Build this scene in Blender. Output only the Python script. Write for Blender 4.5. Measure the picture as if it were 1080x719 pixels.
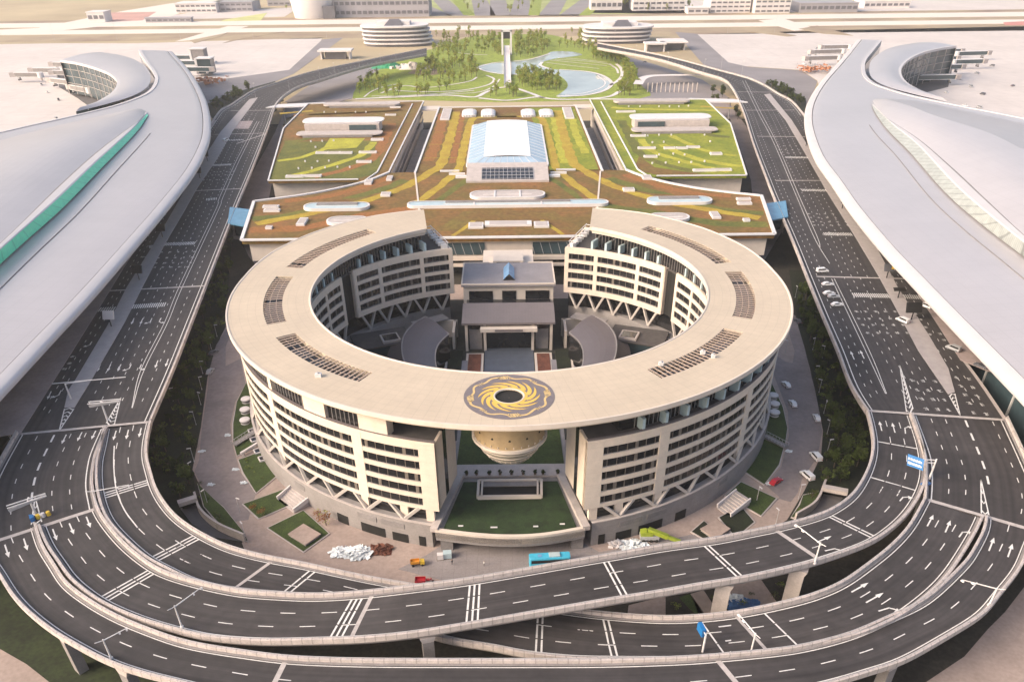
import bpy, bmesh, math, random
from math import sin, cos, tan, radians, degrees, atan2, hypot, pi, exp, sqrt
from mathutils import Vector, Matrix

for o in list(bpy.data.objects):
    bpy.data.objects.remove(o)
SC = bpy.context.scene
COL = SC.collection
rnd = random.Random(7)

# ------------------------------------------------------------------ camera
CX, PY, FPX = 539.5, 530.0, 833.31          # principal point and focal length of the photograph, in its pixels
TILT = math.atan((PY + 90.0) / FPX)
ROLL = radians(.65)
CAMZ = 131.0
cam_d = bpy.data.cameras.new('camera')
cam = bpy.data.objects.new('camera', cam_d)
COL.objects.link(cam)
cam_d.sensor_width = 36.0
cam_d.lens = 36.0 * FPX / 1080.0
cam_d.shift_x = (540.0 - CX) / 1080.0
cam_d.shift_y = (PY - 359.5) / 1080.0
cam_d.clip_start = 1.0
cam_d.clip_end = 12000.0
cam.matrix_world = Matrix.Translation((0, 0, CAMZ)) @ Matrix.Rotation(pi/2 - TILT, 4, 'X') @ Matrix.Rotation(-ROLL, 4, 'Z')
SC.camera = cam

# ------------------------------------------------------------------ sky, sun, exposure
SUN_EL, SUN_AZ = radians(30), radians(-112)  # azimuth measured from +Y towards +X : the sun stands left and a little behind the camera
world = bpy.data.worlds.new('World')
SC.world = world
world.use_nodes = True
wn = world.node_tree
bg = wn.nodes['Background']
sky = wn.nodes.new('ShaderNodeTexSky')
sky.sky_type = 'NISHITA'
sky.sun_disc = False
sky.sun_elevation = SUN_EL
sky.sun_rotation = SUN_AZ
sky.air_density = 1.0
sky.dust_density = 6.0
sky.ozone_density = .6
wn.links.new(sky.outputs[0], bg.inputs[0])
bg.inputs[1].default_value = .15
sun_d = bpy.data.lights.new('sun', 'SUN')
sun_d.energy = 1.15
sun_d.angle = radians(24)
sun_d.color = (1.0, .87, .75)
sun = bpy.data.objects.new('sun', sun_d)
COL.objects.link(sun)
sv = Vector((sin(SUN_AZ)*cos(SUN_EL), cos(SUN_AZ)*cos(SUN_EL), sin(SUN_EL)))
sun.rotation_euler = sv.to_track_quat('Z', 'Y').to_euler()
SC.view_settings.view_transform = 'Standard'
SC.view_settings.look = 'None'
SC.view_settings.exposure = 1.0
SC.view_settings.gamma = 1
SC.view_settings.use_curve_mapping = False
SC.cycles.max_bounces = 5
SC.cycles.diffuse_bounces = 3
SC.cycles.volume_bounces = 0
SC.cycles.use_denoising = True

# ------------------------------------------------------------------ pixel -> point at a known height
_c, _s, _ct, _st = cos(ROLL), sin(ROLL), cos(TILT), sin(TILT)
def at(px, py, z=0.0):
    u, v = px - CX, PY - py
    u, v = _c*u + _s*v, -_s*u + _c*v
    Y = FPX*_ct + v*_st
    Z = -FPX*_st + v*_ct
    k = (z - CAMZ) / Z
    return Vector((u*k, Y*k, z))
def at_dist(px, py, y):
    u, v = px - CX, PY - py
    u, v = _c*u + _s*v, -_s*u + _c*v
    Y = FPX*_ct + v*_st
    Z = -FPX*_st + v*_ct
    k = y / Y
    return Vector((u*k, y, CAMZ + Z*k))

G0 = -4.0                                    # ground level round the hotel

# ------------------------------------------------------------------ materials
def _n(nt, t, **kw):
    n = nt.nodes.new(t)
    for k, v in kw.items():
        setattr(n, k, v)
    return n
def mat(name, c, rough=.8, var=.12, scale=.3, c2=None, metallic=0.0, spec=.5, bump=0.0, fine=0.0, detail=5):
    m = bpy.data.materials.new(name)
    m.use_nodes = True
    nt = m.node_tree
    b = nt.nodes['Principled BSDF']
    b.inputs['Roughness'].default_value = rough
    b.inputs['Metallic'].default_value = metallic
    b.inputs['Specular IOR Level'].default_value = spec
    a0 = tuple(max(0, x*(1-var)) for x in c) + (1,)
    a1 = (tuple(c2) if c2 else tuple(min(1, x*(1+var)) for x in c)) + (1,)
    tc = _n(nt, 'ShaderNodeTexCoord')
    nz = _n(nt, 'ShaderNodeTexNoise')
    nz.inputs['Scale'].default_value = scale
    nz.inputs['Detail'].default_value = detail
    nz.inputs['Roughness'].default_value = .62
    nt.links.new(tc.outputs['Object'], nz.inputs['Vector'])
    rp = _n(nt, 'ShaderNodeMapRange')
    rp.inputs[1].default_value = .3; rp.inputs[2].default_value = .7
    nt.links.new(nz.outputs['Fac'], rp.inputs[0])
    mx = _n(nt, 'ShaderNodeMix', data_type='RGBA')
    mx.inputs[6].default_value = a0; mx.inputs[7].default_value = a1
    nt.links.new(rp.outputs[0], mx.inputs[0])
    out = mx.outputs[2]
    if fine:
        n2 = _n(nt, 'ShaderNodeTexNoise')
        n2.inputs['Scale'].default_value = scale*9
        n2.inputs['Detail'].default_value = 3
        nt.links.new(tc.outputs['Object'], n2.inputs['Vector'])
        mr = _n(nt, 'ShaderNodeMapRange')
        mr.inputs[1].default_value = .3; mr.inputs[2].default_value = .7
        mr.inputs[3].default_value = 1-fine; mr.inputs[4].default_value = 1+fine
        nt.links.new(n2.outputs['Fac'], mr.inputs[0])
        vm = _n(nt, 'ShaderNodeVectorMath', operation='SCALE')
        nt.links.new(out, vm.inputs[0]); nt.links.new(mr.outputs[0], vm.inputs['Scale'])
        out = vm.outputs[0]
    nt.links.new(out, b.inputs['Base Color'])
    m['_out'] = 1
    if bump:
        bp = _n(nt, 'ShaderNodeBump')
        bp.inputs['Strength'].default_value = bump
        bp.inputs['Distance'].default_value = .1
        nt.links.new(nz.outputs['Fac'], bp.inputs['Height'])
        nt.links.new(bp.outputs[0], b.inputs['Normal'])
    return m
def seams(m, dx=None, dy=None, dark=.75, w=.06, polar=False, axis3=None):
    """thin darker joint lines every dx / dy metres (object space); polar: rings and rays about the origin"""
    nt = m.node_tree
    b = nt.nodes['Principled BSDF']
    src = b.inputs['Base Color'].links[0].from_socket
    tc = _n(nt, 'ShaderNodeTexCoord')
    sp = _n(nt, 'ShaderNodeSeparateXYZ')
    nt.links.new(tc.outputs['Object'], sp.inputs[0])
    def M(op, a, b_=None, c_=None):
        k = _n(nt, 'ShaderNodeMath', operation=op)
        for i, q in enumerate((a, b_, c_)):
            if q is None: continue
            if isinstance(q, (int, float)): k.inputs[i].default_value = q
            else: nt.links.new(q, k.inputs[i])
        return k.outputs[0]
    x, y = sp.outputs[0], sp.outputs[1]
    if polar:
        r = M('SQRT', M('ADD', M('MULTIPLY', x, x), M('MULTIPLY', y, y)))
        t = M('MULTIPLY', M('ARCTAN2', x, y), polar)
        x, y = r, t
    if axis3 == 'z': y = sp.outputs[2]
    fac = None
    for q, d in ((x, dx), (y, dy)):
        if not d: continue
        f = M('LESS_THAN', M('FRACT', M('DIVIDE', q, d)), w/d)
        fac = f if fac is None else M('MAXIMUM', fac, f)
    sc = M('SUBTRACT', 1.0, M('MULTIPLY', fac, 1-dark))
    vm = _n(nt, 'ShaderNodeVectorMath', operation='SCALE')
    nt.links.new(src, vm.inputs[0]); nt.links.new(sc, vm.inputs['Scale'])
    nt.links.new(vm.outputs[0], b.inputs['Base Color'])
    return m
def streaks(m, sx, sy, amt, col=None):
    """long stretched stains (tyre tracks, dust) multiplied into the base colour"""
    nt = m.node_tree
    b = nt.nodes['Principled BSDF']
    src = b.inputs['Base Color'].links[0].from_socket
    tc = _n(nt, 'ShaderNodeTexCoord')
    mp = _n(nt, 'ShaderNodeMapping')
    mp.inputs['Scale'].default_value = (sx, sy, 1)
    nt.links.new(tc.outputs['Object'], mp.inputs[0])
    nz = _n(nt, 'ShaderNodeTexNoise')
    nz.inputs['Scale'].default_value = 1; nz.inputs['Detail'].default_value = 6
    nt.links.new(mp.outputs[0], nz.inputs['Vector'])
    mr = _n(nt, 'ShaderNodeMapRange')
    mr.inputs[1].default_value = .55; mr.inputs[2].default_value = .8
    mr.inputs[4].default_value = amt
    nt.links.new(nz.outputs['Fac'], mr.inputs[0])
    mx = _n(nt, 'ShaderNodeMix', data_type='RGBA')
    nt.links.new(mr.outputs[0], mx.inputs[0]); nt.links.new(src, mx.inputs[6])
    mx.inputs[7].default_value = tuple(col or (.3, .28, .26)) + (1,)
    nt.links.new(mx.outputs[2], b.inputs['Base Color'])
    return m

M = {}
M['ground'] = mat('tan_ground', (.30, .235, .20), .9, .18, .05, fine=.12)
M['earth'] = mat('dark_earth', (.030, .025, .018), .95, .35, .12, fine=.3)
M['plaza'] = mat('plaza_paving', (.34, .262, .225), .85, .12, .12, fine=.1)
M['paving2'] = seams(mat('grey_paving', (.25, .22, .215), .85, .12, .2, fine=.08), 3, 3, .8, .08)
M['asphalt'] = streaks(streaks(mat('asphalt', (.038, .0325, .032), .80, .28, .05, fine=.14), .05, .05, .25, (.085, .078, .076)), .25, .02, .12, (.02, .02, .02))
M['asphalt_old'] = streaks(mat('worn_asphalt', (.10, .09, .09), .85, .2, .06, fine=.1), .08, .03, .3, (.17, .15, .14))
M['service'] = streaks(mat('service_road_asphalt', (.22, .182, .175), .85, .18, .08, fine=.1), .05, .1, .35, (.30, .24, .22))
M['concrete'] = mat('concrete', (.44, .385, .36), .8, .14, .35, fine=.08)
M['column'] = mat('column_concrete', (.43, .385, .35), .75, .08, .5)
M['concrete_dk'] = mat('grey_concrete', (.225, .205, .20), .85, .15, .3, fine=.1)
M['parapet'] = seams(mat('parapet_concrete', (.50, .435, .405), .8, .16, .6, fine=.1), 2.2, None, .72, .25)
M['joint'] = mat('joint_concrete', (.42, .375, .355), .8, .18, .8, fine=.1)
M['line'] = mat('road_paint', (.66, .63, .60), .6, .16, 1.2)
M['line_y'] = mat('worn_road_paint', (.58, .53, .46), .7, .2, 1.2)
M['median'] = mat('median_paving', (.36, .32, .31), .8, .1, .4, fine=.06)
M['sidewalk'] = mat('kerb_paving', (.34, .27, .255), .8, .15, .1, fine=.08)
M['grass'] = mat('grass', (.036, .056, .010), .95, .35, .25, fine=.35, bump=.4)
M['grass_lt'] = mat('lime_grass', (.21, .26, .03), .95, .3, .2, fine=.3)  # lime green of the garden and the boulevard strips
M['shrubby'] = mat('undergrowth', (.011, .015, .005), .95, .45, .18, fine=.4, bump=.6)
M['soil_red'] = mat('red_planting', (.14, .05, .03), .95, .4, .5, fine=.3)
M['apron'] = seams(mat('apron_concrete', (.56, .50, .465), .75, .08, .012, fine=.05), 40, 40, .90, .8)
M['airfield'] = mat('airfield_grass', (.40, .31, .19), .95, .2, .006, c2=(.46, .37, .23))
M['brown'] = mat('brown_verge', (.31, .215, .16), .95, .3, .012, c2=(.40, .32, .20))
M['taxi'] = mat('taxiway_concrete', (.68, .60, .53), .8, .04, .01)
M['cream'] = seams(mat('cream_stone', (.66, .555, .46), .7, .07, .5, fine=.04), None, 3.75, .86, .09, axis3='z')
M['cream_lt'] = mat('pale_stone', (.60, .52, .45), .7, .06, .3)
M['ringroof'] = seams(streaks(mat('tan_roof_metal', (.51, .42, .318), .55, .07, .04, fine=.04), .06, .06, .16, (.36, .30, .24)), 2.4, 2.4, .84, .10, polar=76.0)
M['podium'] = seams(mat('grey_stone_cladding', (.27, .245, .235), .75, .12, .25, fine=.07), None, 1.8, .82, .07, axis3='z')
M['glass'] = mat('dark_window_glass', (.016, .016, .018), .12, .3, .2, spec=.6)
M['glass_teal'] = mat('teal_glass', (.045, .07, .08), .15, .3, .1, spec=.6)
M['glass_blue'] = mat('blue_glass', (.16, .33, .55), .25, .15, .3)
M['panel_lt'] = mat('window_panel', (.15, .125, .105), .6, .3, .8)
M['pale_blue'] = mat('pale_blue_glass', (.42, .52, .55), .3, .1, .5)
M['dark'] = mat('dark_void', (.012, .011, .010), .9, .3, .3)
M['slat'] = mat('louvre_slat', (.36, .27, .21), .6, .15, .8)
M['white'] = mat('white_metal', (.64, .61, .60), .5, .05, .3)
M['steel'] = mat('galvanised_steel', (.42, .40, .40), .45, .12, 1)
M['roofgrey'] = mat('grey_roof', (.235, .215, .225), .7, .12, .15, fine=.06)
M['roofdark'] = seams(mat('brown_grey_roof', (.165, .14, .14), .6, .08, .2), 1.2, None, .85, .08)
M['terminal'] = seams(mat('terminal_roof_metal', (.40, .375, .385), .30, .06, .012, fine=.025), 5, 5, .92, .22)
M['fascia'] = mat('white_fascia', (.53, .50, .50), .45, .04, .1)
M['green_glass'] = seams(mat('green_film_glazing', (.14, .80, .47), .4, .08, .3), 1.6, 1.6, .8, .12)
M['gold'] = mat('golden_cladding', (.35, .25, .135), .42, .15, .5)
M['emblem_grey'] = mat('emblem_grey', (.165, .14, .145), .6, .12, .9, fine=.1)
M['emblem_gold'] = mat('emblem_gold', (.68, .43, .08), .45, .1, 1)
M['emblem_pale'] = mat('emblem_pale_gold', (.60, .42, .18), .5, .15, 1)
M['sedum_b'] = mat('rust_sedum', (.24, .10, .03), .95, .35, .06, c2=(.16, .12, .022), fine=.25)
M['sedum_o'] = mat('olive_sedum', (.155, .13, .022), .95, .35, .05, c2=(.235, .10, .03), fine=.25)
M['sedum_g'] = mat('green_sedum', (.15, .21, .012), .95, .25, .05, c2=(.25, .25, .018), fine=.22)
M['sedum_gd'] = mat('moss_sedum', (.10, .125, .018), .95, .35, .08, c2=(.15, .14, .02), fine=.25)
M['sedum_r'] = mat('orange_sedum', (.34, .15, .03), .95, .3, .08, c2=(.26, .10, .03), fine=.25)
M['sedum_y'] = mat('yellow_sedum', (.40, .25, .028), .95, .25, .15, c2=(.40, .30, .03), fine=.18)
M['sedum_l'] = mat('lime_sedum', (.34, .32, .03), .95, .2, .12, fine=.2)
M['water'] = mat('lake_water', (.40, .46, .48), .05, .2, .02, spec=.8)
M['leaf'] = mat('tree_leaves', (.26, .325, .055), .9, .35, .6)
M['leaf_dk'] = mat('dark_leaves', (.042, .060, .013), .9, .4, .6)
M['leaf_y'] = mat('yellowing_leaves', (.35, .36, .07), .9, .3, .6)
M['leaf_mid'] = mat('green_leaves', (.085, .115, .024), .9, .4, .6)
M['terrace'] = mat('dark_terrace_floor', (.07, .062, .06), .85, .25, .4)
M['bark'] = mat('bark', (.10, .075, .05), .9, .2, 2)
M['red_leaf'] = mat('rusty_leaves', (.28, .12, .04), .9, .4, 1)
M['black'] = mat('black_panel', (.015, .014, .014), .6, .2, 1)
M['tyre'] = mat('tyre_rubber', (.02, .02, .02), .9, .2, 2)
M['car_white'] = mat('white_car_paint', (.74, .72, .71), .25, .03, 1)
M['car_grey'] = mat('grey_car_paint', (.10, .10, .115), .3, .1, 1)
M['car_silver'] = mat('silver_car_paint', (.38, .38, .39), .3, .06, 1)
M['car_red'] = mat('red_paint', (.42, .018, .03), .35, .1, 1)
M['sky_blue'] = mat('sky_blue_paint', (.06, .40, .58), .4, .1, 1)
M['sign_blue'] = mat('blue_sign', (.012, .14, .37), .4, .06, 1)
M['orange'] = mat('orange_paint', (.60, .26, .03), .5, .15, 1)
M['lime'] = mat('lime_paint', (.26, .32, .03), .45, .15, 1)
M['yellow'] = mat('yellow_paint', (.72, .48, .05), .5, .1, 1)
M['rubble'] = mat('white_waste_sheet', (.72, .75, .76), .7, .15, 2)
M['tarp_blue'] = mat('blue_tarpaulin', (.05, .13, .30), .6, .3, 1)
M['tarp_green'] = mat('green_netting', (.03, .26, .12), .7, .3, .4)
M['far_white'] = mat('far_white_wall', (.64, .59, .575), .7, .06, .05)
M['far_grey'] = mat('far_grey_wall', (.33, .31, .33), .6, .1, .05)
M['far_glass'] = mat('far_window_band', (.12, .115, .13), .3, .2, .1)
M['boulevard'] = mat('boulevard_asphalt', (.22, .20, .205), .85, .15, .02)
M['skin'] = mat('skin', (.45, .28, .2), .6, .1, 3)
M['cloth_dark'] = mat('dark_clothes', (.03, .03, .04), .9, .2, 3)
M['cloth_light'] = mat('pale_clothes', (.6, .58, .56), .9, .1, 3)

def leafy(m, k=.55):
    nt = m.node_tree; b = nt.nodes['Principled BSDF']; out = nt.nodes['Material Output']
    t = _n(nt, 'ShaderNodeBsdfTranslucent'); mx = _n(nt, 'ShaderNodeMixShader'); mx.inputs[0].default_value = k
    nt.links.new(b.inputs['Base Color'].links[0].from_socket, t.inputs['Color'])
    nt.links.new(b.outputs[0], mx.inputs[1]); nt.links.new(t.outputs[0], mx.inputs[2]); nt.links.new(mx.outputs[0], out.inputs['Surface'])
for k in ('leaf', 'leaf_y', 'leaf_mid', 'leaf_dk', 'red_leaf'): leafy(M[k])
def wheel_tracks(m):
    """worn lanes: tyre tracks and long drips that follow the road (its UV map is in metres: across, along)"""
    nt = m.node_tree; b = nt.nodes['Principled BSDF']
    src = b.inputs['Base Color'].links[0].from_socket
    uv = _n(nt, 'ShaderNodeUVMap'); mp = _n(nt, 'ShaderNodeMapping'); mp.inputs['Scale'].default_value = (.9, .012, 1)
    nz = _n(nt, 'ShaderNodeTexNoise'); nz.inputs['Scale'].default_value = 1; nz.inputs['Detail'].default_value = 5
    nt.links.new(uv.outputs[0], mp.inputs[0]); nt.links.new(mp.outputs[0], nz.inputs['Vector'])
    mr = _n(nt, 'ShaderNodeMapRange'); mr.inputs[1].default_value = .3; mr.inputs[2].default_value = .7; mr.inputs[3].default_value = .72; mr.inputs[4].default_value = 1.32
    nt.links.new(nz.outputs['Fac'], mr.inputs[0])
    mp2 = _n(nt, 'ShaderNodeMapping'); mp2.inputs['Scale'].default_value = (.10, .035, 1)
    n2 = _n(nt, 'ShaderNodeTexNoise'); n2.inputs['Scale'].default_value = 1; n2.inputs['Detail'].default_value = 8; n2.inputs['Roughness'].default_value = .7
    nt.links.new(uv.outputs[0], mp2.inputs[0]); nt.links.new(mp2.outputs[0], n2.inputs['Vector'])
    m2 = _n(nt, 'ShaderNodeMapRange'); m2.inputs[1].default_value = .56; m2.inputs[2].default_value = .72; m2.inputs[4].default_value = .45
    nt.links.new(n2.outputs['Fac'], m2.inputs[0])
    vm = _n(nt, 'ShaderNodeVectorMath', operation='SCALE'); nt.links.new(src, vm.inputs[0]); nt.links.new(mr.outputs[0], vm.inputs['Scale'])
    mx = _n(nt, 'ShaderNodeMix', data_type='RGBA'); nt.links.new(m2.outputs[0], mx.inputs[0]); nt.links.new(vm.outputs[0], mx.inputs[6]); mx.inputs[7].default_value = (.088, .078, .076, 1)
    nt.links.new(mx.outputs[2], b.inputs['Base Color'])
wheel_tracks(M['asphalt'])

# ------------------------------------------------------------------ object helpers
def tag(o, label=None, cat=None, group=None, kind=None):
    if label: o['label'] = label
    if cat: o['category'] = cat
    if group: o['group'] = group
    if kind: o['kind'] = kind
    return o
def thing(name, label, cat, loc=(0, 0, 0), rz=0.0, group=None):
    o = bpy.data.objects.new(name, None)
    COL.objects.link(o)
    o.location = loc
    o.rotation_euler = (0, 0, rz)
    o.empty_display_size = .5
    return tag(o, label, cat, group)
def copy_thing(root, loc, rz=0.0, label=None, scale=None):
    r = root.copy(); COL.objects.link(r)
    r.location = loc; r.rotation_euler = (0, 0, rz)
    if scale: r.scale = (scale, scale, scale)
    if label: r['label'] = label
    for ch in list(root.children):
        c = ch.copy(); COL.objects.link(c); c.parent = r
        for g in list(ch.children):
            d = g.copy(); COL.objects.link(d); d.parent = c
    return r
class MB:
    def __init__(self): self.v = []; self.f = []; self.mi = []; self.mats = []; self.cur = 0
    def use(self, m):
        m = M[m] if isinstance(m, str) else m
        if m not in self.mats: self.mats.append(m)
        self.cur = self.mats.index(m); return self
    def face(self, pts):
        i = len(self.v); self.v += [tuple(p) for p in pts]
        self.f.append(tuple(range(i, i+len(pts)))); self.mi.append(self.cur)
    def add(self, vs, fs):
        i = len(self.v); self.v += [tuple(p) for p in vs]
        for f in fs: self.f.append(tuple(i+k for k in f)); self.mi.append(self.cur)
    def box(self, c, s, rz=0.0, taper=1.0):
        x, y, z = s[0]/2, s[1]/2, s[2]/2
        q = []
        for dz, t in ((-z, 1.0), (z, taper)):
            for dx, dy in ((-x, -y), (x, -y), (x, y), (-x, y)):
                dx *= t; dy *= t
                q.append((c[0]+dx*cos(rz)-dy*sin(rz), c[1]+dx*sin(rz)+dy*cos(rz), c[2]+dz))
        self.add(q, [(0, 3, 2, 1), (4, 5, 6, 7), (0, 1, 5, 4), (1, 2, 6, 5), (2, 3, 7, 6), (3, 0, 4, 7)])
    def prism(self, poly, z0, z1, cap=True):
        n = len(poly); z1s = z1 if hasattr(z1, '__len__') else [z1]*n
        self.add([(p[0], p[1], z0) for p in poly]+[(p[0], p[1], z1s[i]) for i, p in enumerate(poly)],
                 [(i, (i+1) % n, n+(i+1) % n, n+i) for i in range(n)]+([tuple(range(n, 2*n)), tuple(range(n-1, -1, -1))] if cap else []))
    def tube(self, a, b, r0, r1=None, n=8, caps=True):
        a, b = Vector(a), Vector(b); r1 = r0 if r1 is None else r1
        d = (b-a).normalized(); e = d.orthogonal().normalized(); g = d.cross(e)
        vs = [a+(e*cos(2*pi*k/n)+g*sin(2*pi*k/n))*r0 for k in range(n)]+[b+(e*cos(2*pi*k/n)+g*sin(2*pi*k/n))*r1 for k in range(n)]
        fs = [(k, (k+1) % n, n+(k+1) % n, n+k) for k in range(n)]
        if caps: fs += [tuple(range(n-1, -1, -1)), tuple(range(n, 2*n))]
        self.add(vs, fs)
    def bar(self, a, b, w, h):
        """a beam of section w x h from a to b (h along z as far as possible)"""
        a, b = Vector(a), Vector(b); d = (b-a).normalized()
        up = Vector((0, 0, 1)) if abs(d.z) < .95 else Vector((0, 1, 0))
        e = d.cross(up).normalized()*(w/2); g = e.cross(d).normalized()*(h/2)
        vs = [a-e-g, a+e-g, a+e+g, a-e+g, b-e-g, b+e-g, b+e+g, b-e+g]
        self.add(vs, [(0, 3, 2, 1), (4, 5, 6, 7), (0, 1, 5, 4), (1, 2, 6, 5), (2, 3, 7, 6), (3, 0, 4, 7)])
    def grid(self, rows, close=False):
        n = len(rows[0]); vs = [p for r in rows for p in r]; fs = []
        for i in range(len(rows)-1):
            for j in range(n-1 if not close else n):
                k = (j+1) % n
                fs.append((i*n+j, i*n+k, (i+1)*n+k, (i+1)*n+j))
        self.add(vs, fs)
    def build(self, name, m=None, parent=None, smooth=False, origin=None, local=False):
        me = bpy.data.meshes.new(name)
        o0 = Vector((0, 0, 0))
        if not local:
            if parent is not None:
                q = parent
                while q is not None: o0 = o0+Vector(q.location); q = q.parent
            elif origin is not None: o0 = Vector(origin)
        me.from_pydata([tuple(Vector(p)-o0) for p in self.v], [], self.f)
        mats = self.mats if self.mats else [M[m] if isinstance(m, str) else m]
        if m is not None and not self.mats: pass
        for k in mats: me.materials.append(k)
        if self.mats:
            for p, i in zip(me.polygons, self.mi): p.material_index = i
        if smooth:
            for p in me.polygons: p.use_smooth = True
        bm = bmesh.new(); bm.from_mesh(me)
        if smooth: bmesh.ops.remove_doubles(bm, verts=bm.verts, dist=.0005)
        bmesh.ops.recalc_face_normals(bm, faces=bm.faces)
        bm.to_mesh(me); bm.free()
        o = bpy.data.objects.new(name, me); COL.objects.link(o)
        if parent is not None: o.parent = parent
        elif origin is not None: o.location = origin
        return o
def slab(name, outer, z0, z1, m, parent=None, holes=()):
    """flat-topped slab with holes, from a filled 2-D curve"""
    cu = bpy.data.curves.new(name, 'CURVE')
    cu.dimensions = '2D'; cu.fill_mode = 'BOTH'
    cu.extrude = abs(z1-z0)/2
    o0 = Vector((0, 0, 0)); q = parent
    while q is not None: o0 = o0+Vector(q.location); q = q.parent
    for loop in [outer]+list(holes):
        sp = cu.splines.new('POLY'); sp.points.add(len(loop)-1); sp.use_cyclic_u = True
        for p, c in zip(sp.points, loop): p.co = (c[0]-o0.x, c[1]-o0.y, 0, 1)
    t = bpy.data.objects.new(name, cu); COL.objects.link(t)
    dg = bpy.context.evaluated_depsgraph_get()
    me = bpy.data.meshes.new_from_object(t.evaluated_get(dg), depsgraph=dg)
    bpy.data.objects.remove(t); bpy.data.curves.remove(cu)
    me.name = name
    me.transform(Matrix.Translation((0, 0, (z0+z1)/2-o0.z)))
    me.materials.clear(); me.materials.append(M[m] if isinstance(m, str) else m)
    for p in me.polygons: p.material_index = 0; p.use_smooth = False
    o = bpy.data.objects.new(name, me); COL.objects.link(o)
    if parent is not None: o.parent = parent
    return o
def cr(P, n=8):
    """Catmull-Rom through points"""
    P = [Vector(p) for p in P]; out = []
    for i in range(len(P)-1):
        a = P[i-1] if i else P[0]*2-P[1]; b, c = P[i], P[i+1]
        d = P[i+2] if i+2 < len(P) else P[-1]*2-P[-2]
        for k in range(n):
            t = k/n
            out.append(.5*((2*b)+(c-a)*t+(2*a-5*b+4*c-d)*t*t+(3*b-a-3*c+d)*t**3))
    out.append(P[-1]); return out
def resample(P, n):
    L = [0.0]
    for a, b in zip(P, P[1:]): L.append(L[-1]+(b-a).length)
    out = []; j = 0
    for k in range(n):
        s = L[-1]*k/(n-1)
        while j < len(L)-2 and L[j+1] < s: j += 1
        d = L[j+1]-L[j]
        out.append(P[j].lerp(P[j+1], 0 if d == 0 else (s-L[j])/d))
    return out
def pts(px, z=None):
    """pixel list [(x, y) or (x, y, z)] -> points; a missing z repeats the last one given"""
    out = []; last = z if z is not None else 0
    for p in px:
        if len(p) > 2: last = p[2]
        out.append(at(p[0], p[1], last))
    return out
def sm(px, z=None, n=6): return cr(pts(px, z), n)
def strip_mesh(mb, line, w, dz=0.0):
    L = []; R = []
    for i, p in enumerate(line):
        d = (line[min(i+1, len(line)-1)]-line[max(i-1, 0)]); d.z = 0; d.normalize()
        nrm = Vector((-d.y, d.x, 0))*(w/2)
        L.append(p+nrm+Vector((0, 0, dz))); R.append(p-nrm+Vector((0, 0, dz)))
    mb.grid([L, R])
HAZE = .00010
# ------------------------------------------------------------------ ground
def sheet(name, px, z, m, dz=0.0, n=0, th=.004):
    P = sm(px, z, n) if n else pts(px, z)
    return tag(slab(name, [(p.x, p.y) for p in P], z-.3, z+dz, m), kind='structure')
tag(slab('ground', [(-9000, -600), (9000, -600), (9000, 10500), (-9000, 10500)], G0-3.0, G0-2.0, 'airfield'), kind='structure')
hz = MB(); hz.box((0, 4900, (160+G0-4.5)/2), (18400, 11600, 160-(G0-4.5)))
haze = tag(hz.build('haze', 'white'), kind='stuff')
hm = bpy.data.materials.new('thin_warm_haze'); hm.use_nodes = True
hn = hm.node_tree; hn.nodes.remove(hn.nodes['Principled BSDF'])
pv = hn.nodes.new('ShaderNodeVolumePrincipled')
pv.inputs['Color'].default_value = (1.0, .965, .945, 1); pv.inputs['Density'].default_value = HAZE; pv.inputs['Anisotropy'].default_value = .2
hn.links.new(pv.outputs[0], hn.nodes['Material Output'].inputs['Volume'])
haze.data.materials.clear(); haze.data.materials.append(hm)
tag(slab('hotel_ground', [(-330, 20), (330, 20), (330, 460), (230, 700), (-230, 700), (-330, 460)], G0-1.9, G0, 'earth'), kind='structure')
gz = G0
sheet('plaza', [(203, 345), (236, 345), (219, 397), (212, 450), (203, 495), (212, 515), (247, 550), (258, 580), (317, 602), (420, 622), (520, 618), (640, 606), (760, 580), (790, 572), (830, 548), (848, 518), (866, 480), (868, 454), (854, 388), (843, 348), (830, 330), (780, 300), (300, 300)], gz, 'plaza', .02)
# service roads
sheet('service_road', [(240, 345), (228, 364), (221, 385), (219, 410), (213, 450), (210, 485), (205, 497), (214, 515), (231, 532), (246, 550), (262, 548), (270, 520), (253, 497), (245, 468), (243, 447), (248, 424), (259, 405), (254, 378), (238, 386), (238, 366), (246, 345)], gz, 'service', .045)
sheet('service_road', [(826, 325), (839, 333), (846, 356), (854, 390), (864, 428), (867, 456), (862, 482), (846, 505), (841, 520), (826, 540), (803, 545), (822, 524), (808, 512), (824, 492), (832, 459), (831, 434), (813, 387), (814, 372), (828, 381), (836, 383), (838, 370), (830, 345)], gz, 'service', .045)
sheet('forecourt_paving', [(450, 585), (470, 572), (610, 570), (632, 582), (700, 570), (740, 561), (742, 580), (600, 604), (500, 620), (420, 600)], gz, 'paving2', .07)
sheet('footpath', [(258, 554), (278, 545), (300, 562), (330, 590), (300, 592), (266, 574)], gz, 'plaza', .07)
sheet('footpath', [(800, 548), (822, 526), (836, 530), (818, 556), (790, 566), (770, 566)], gz, 'plaza', .07)
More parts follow.
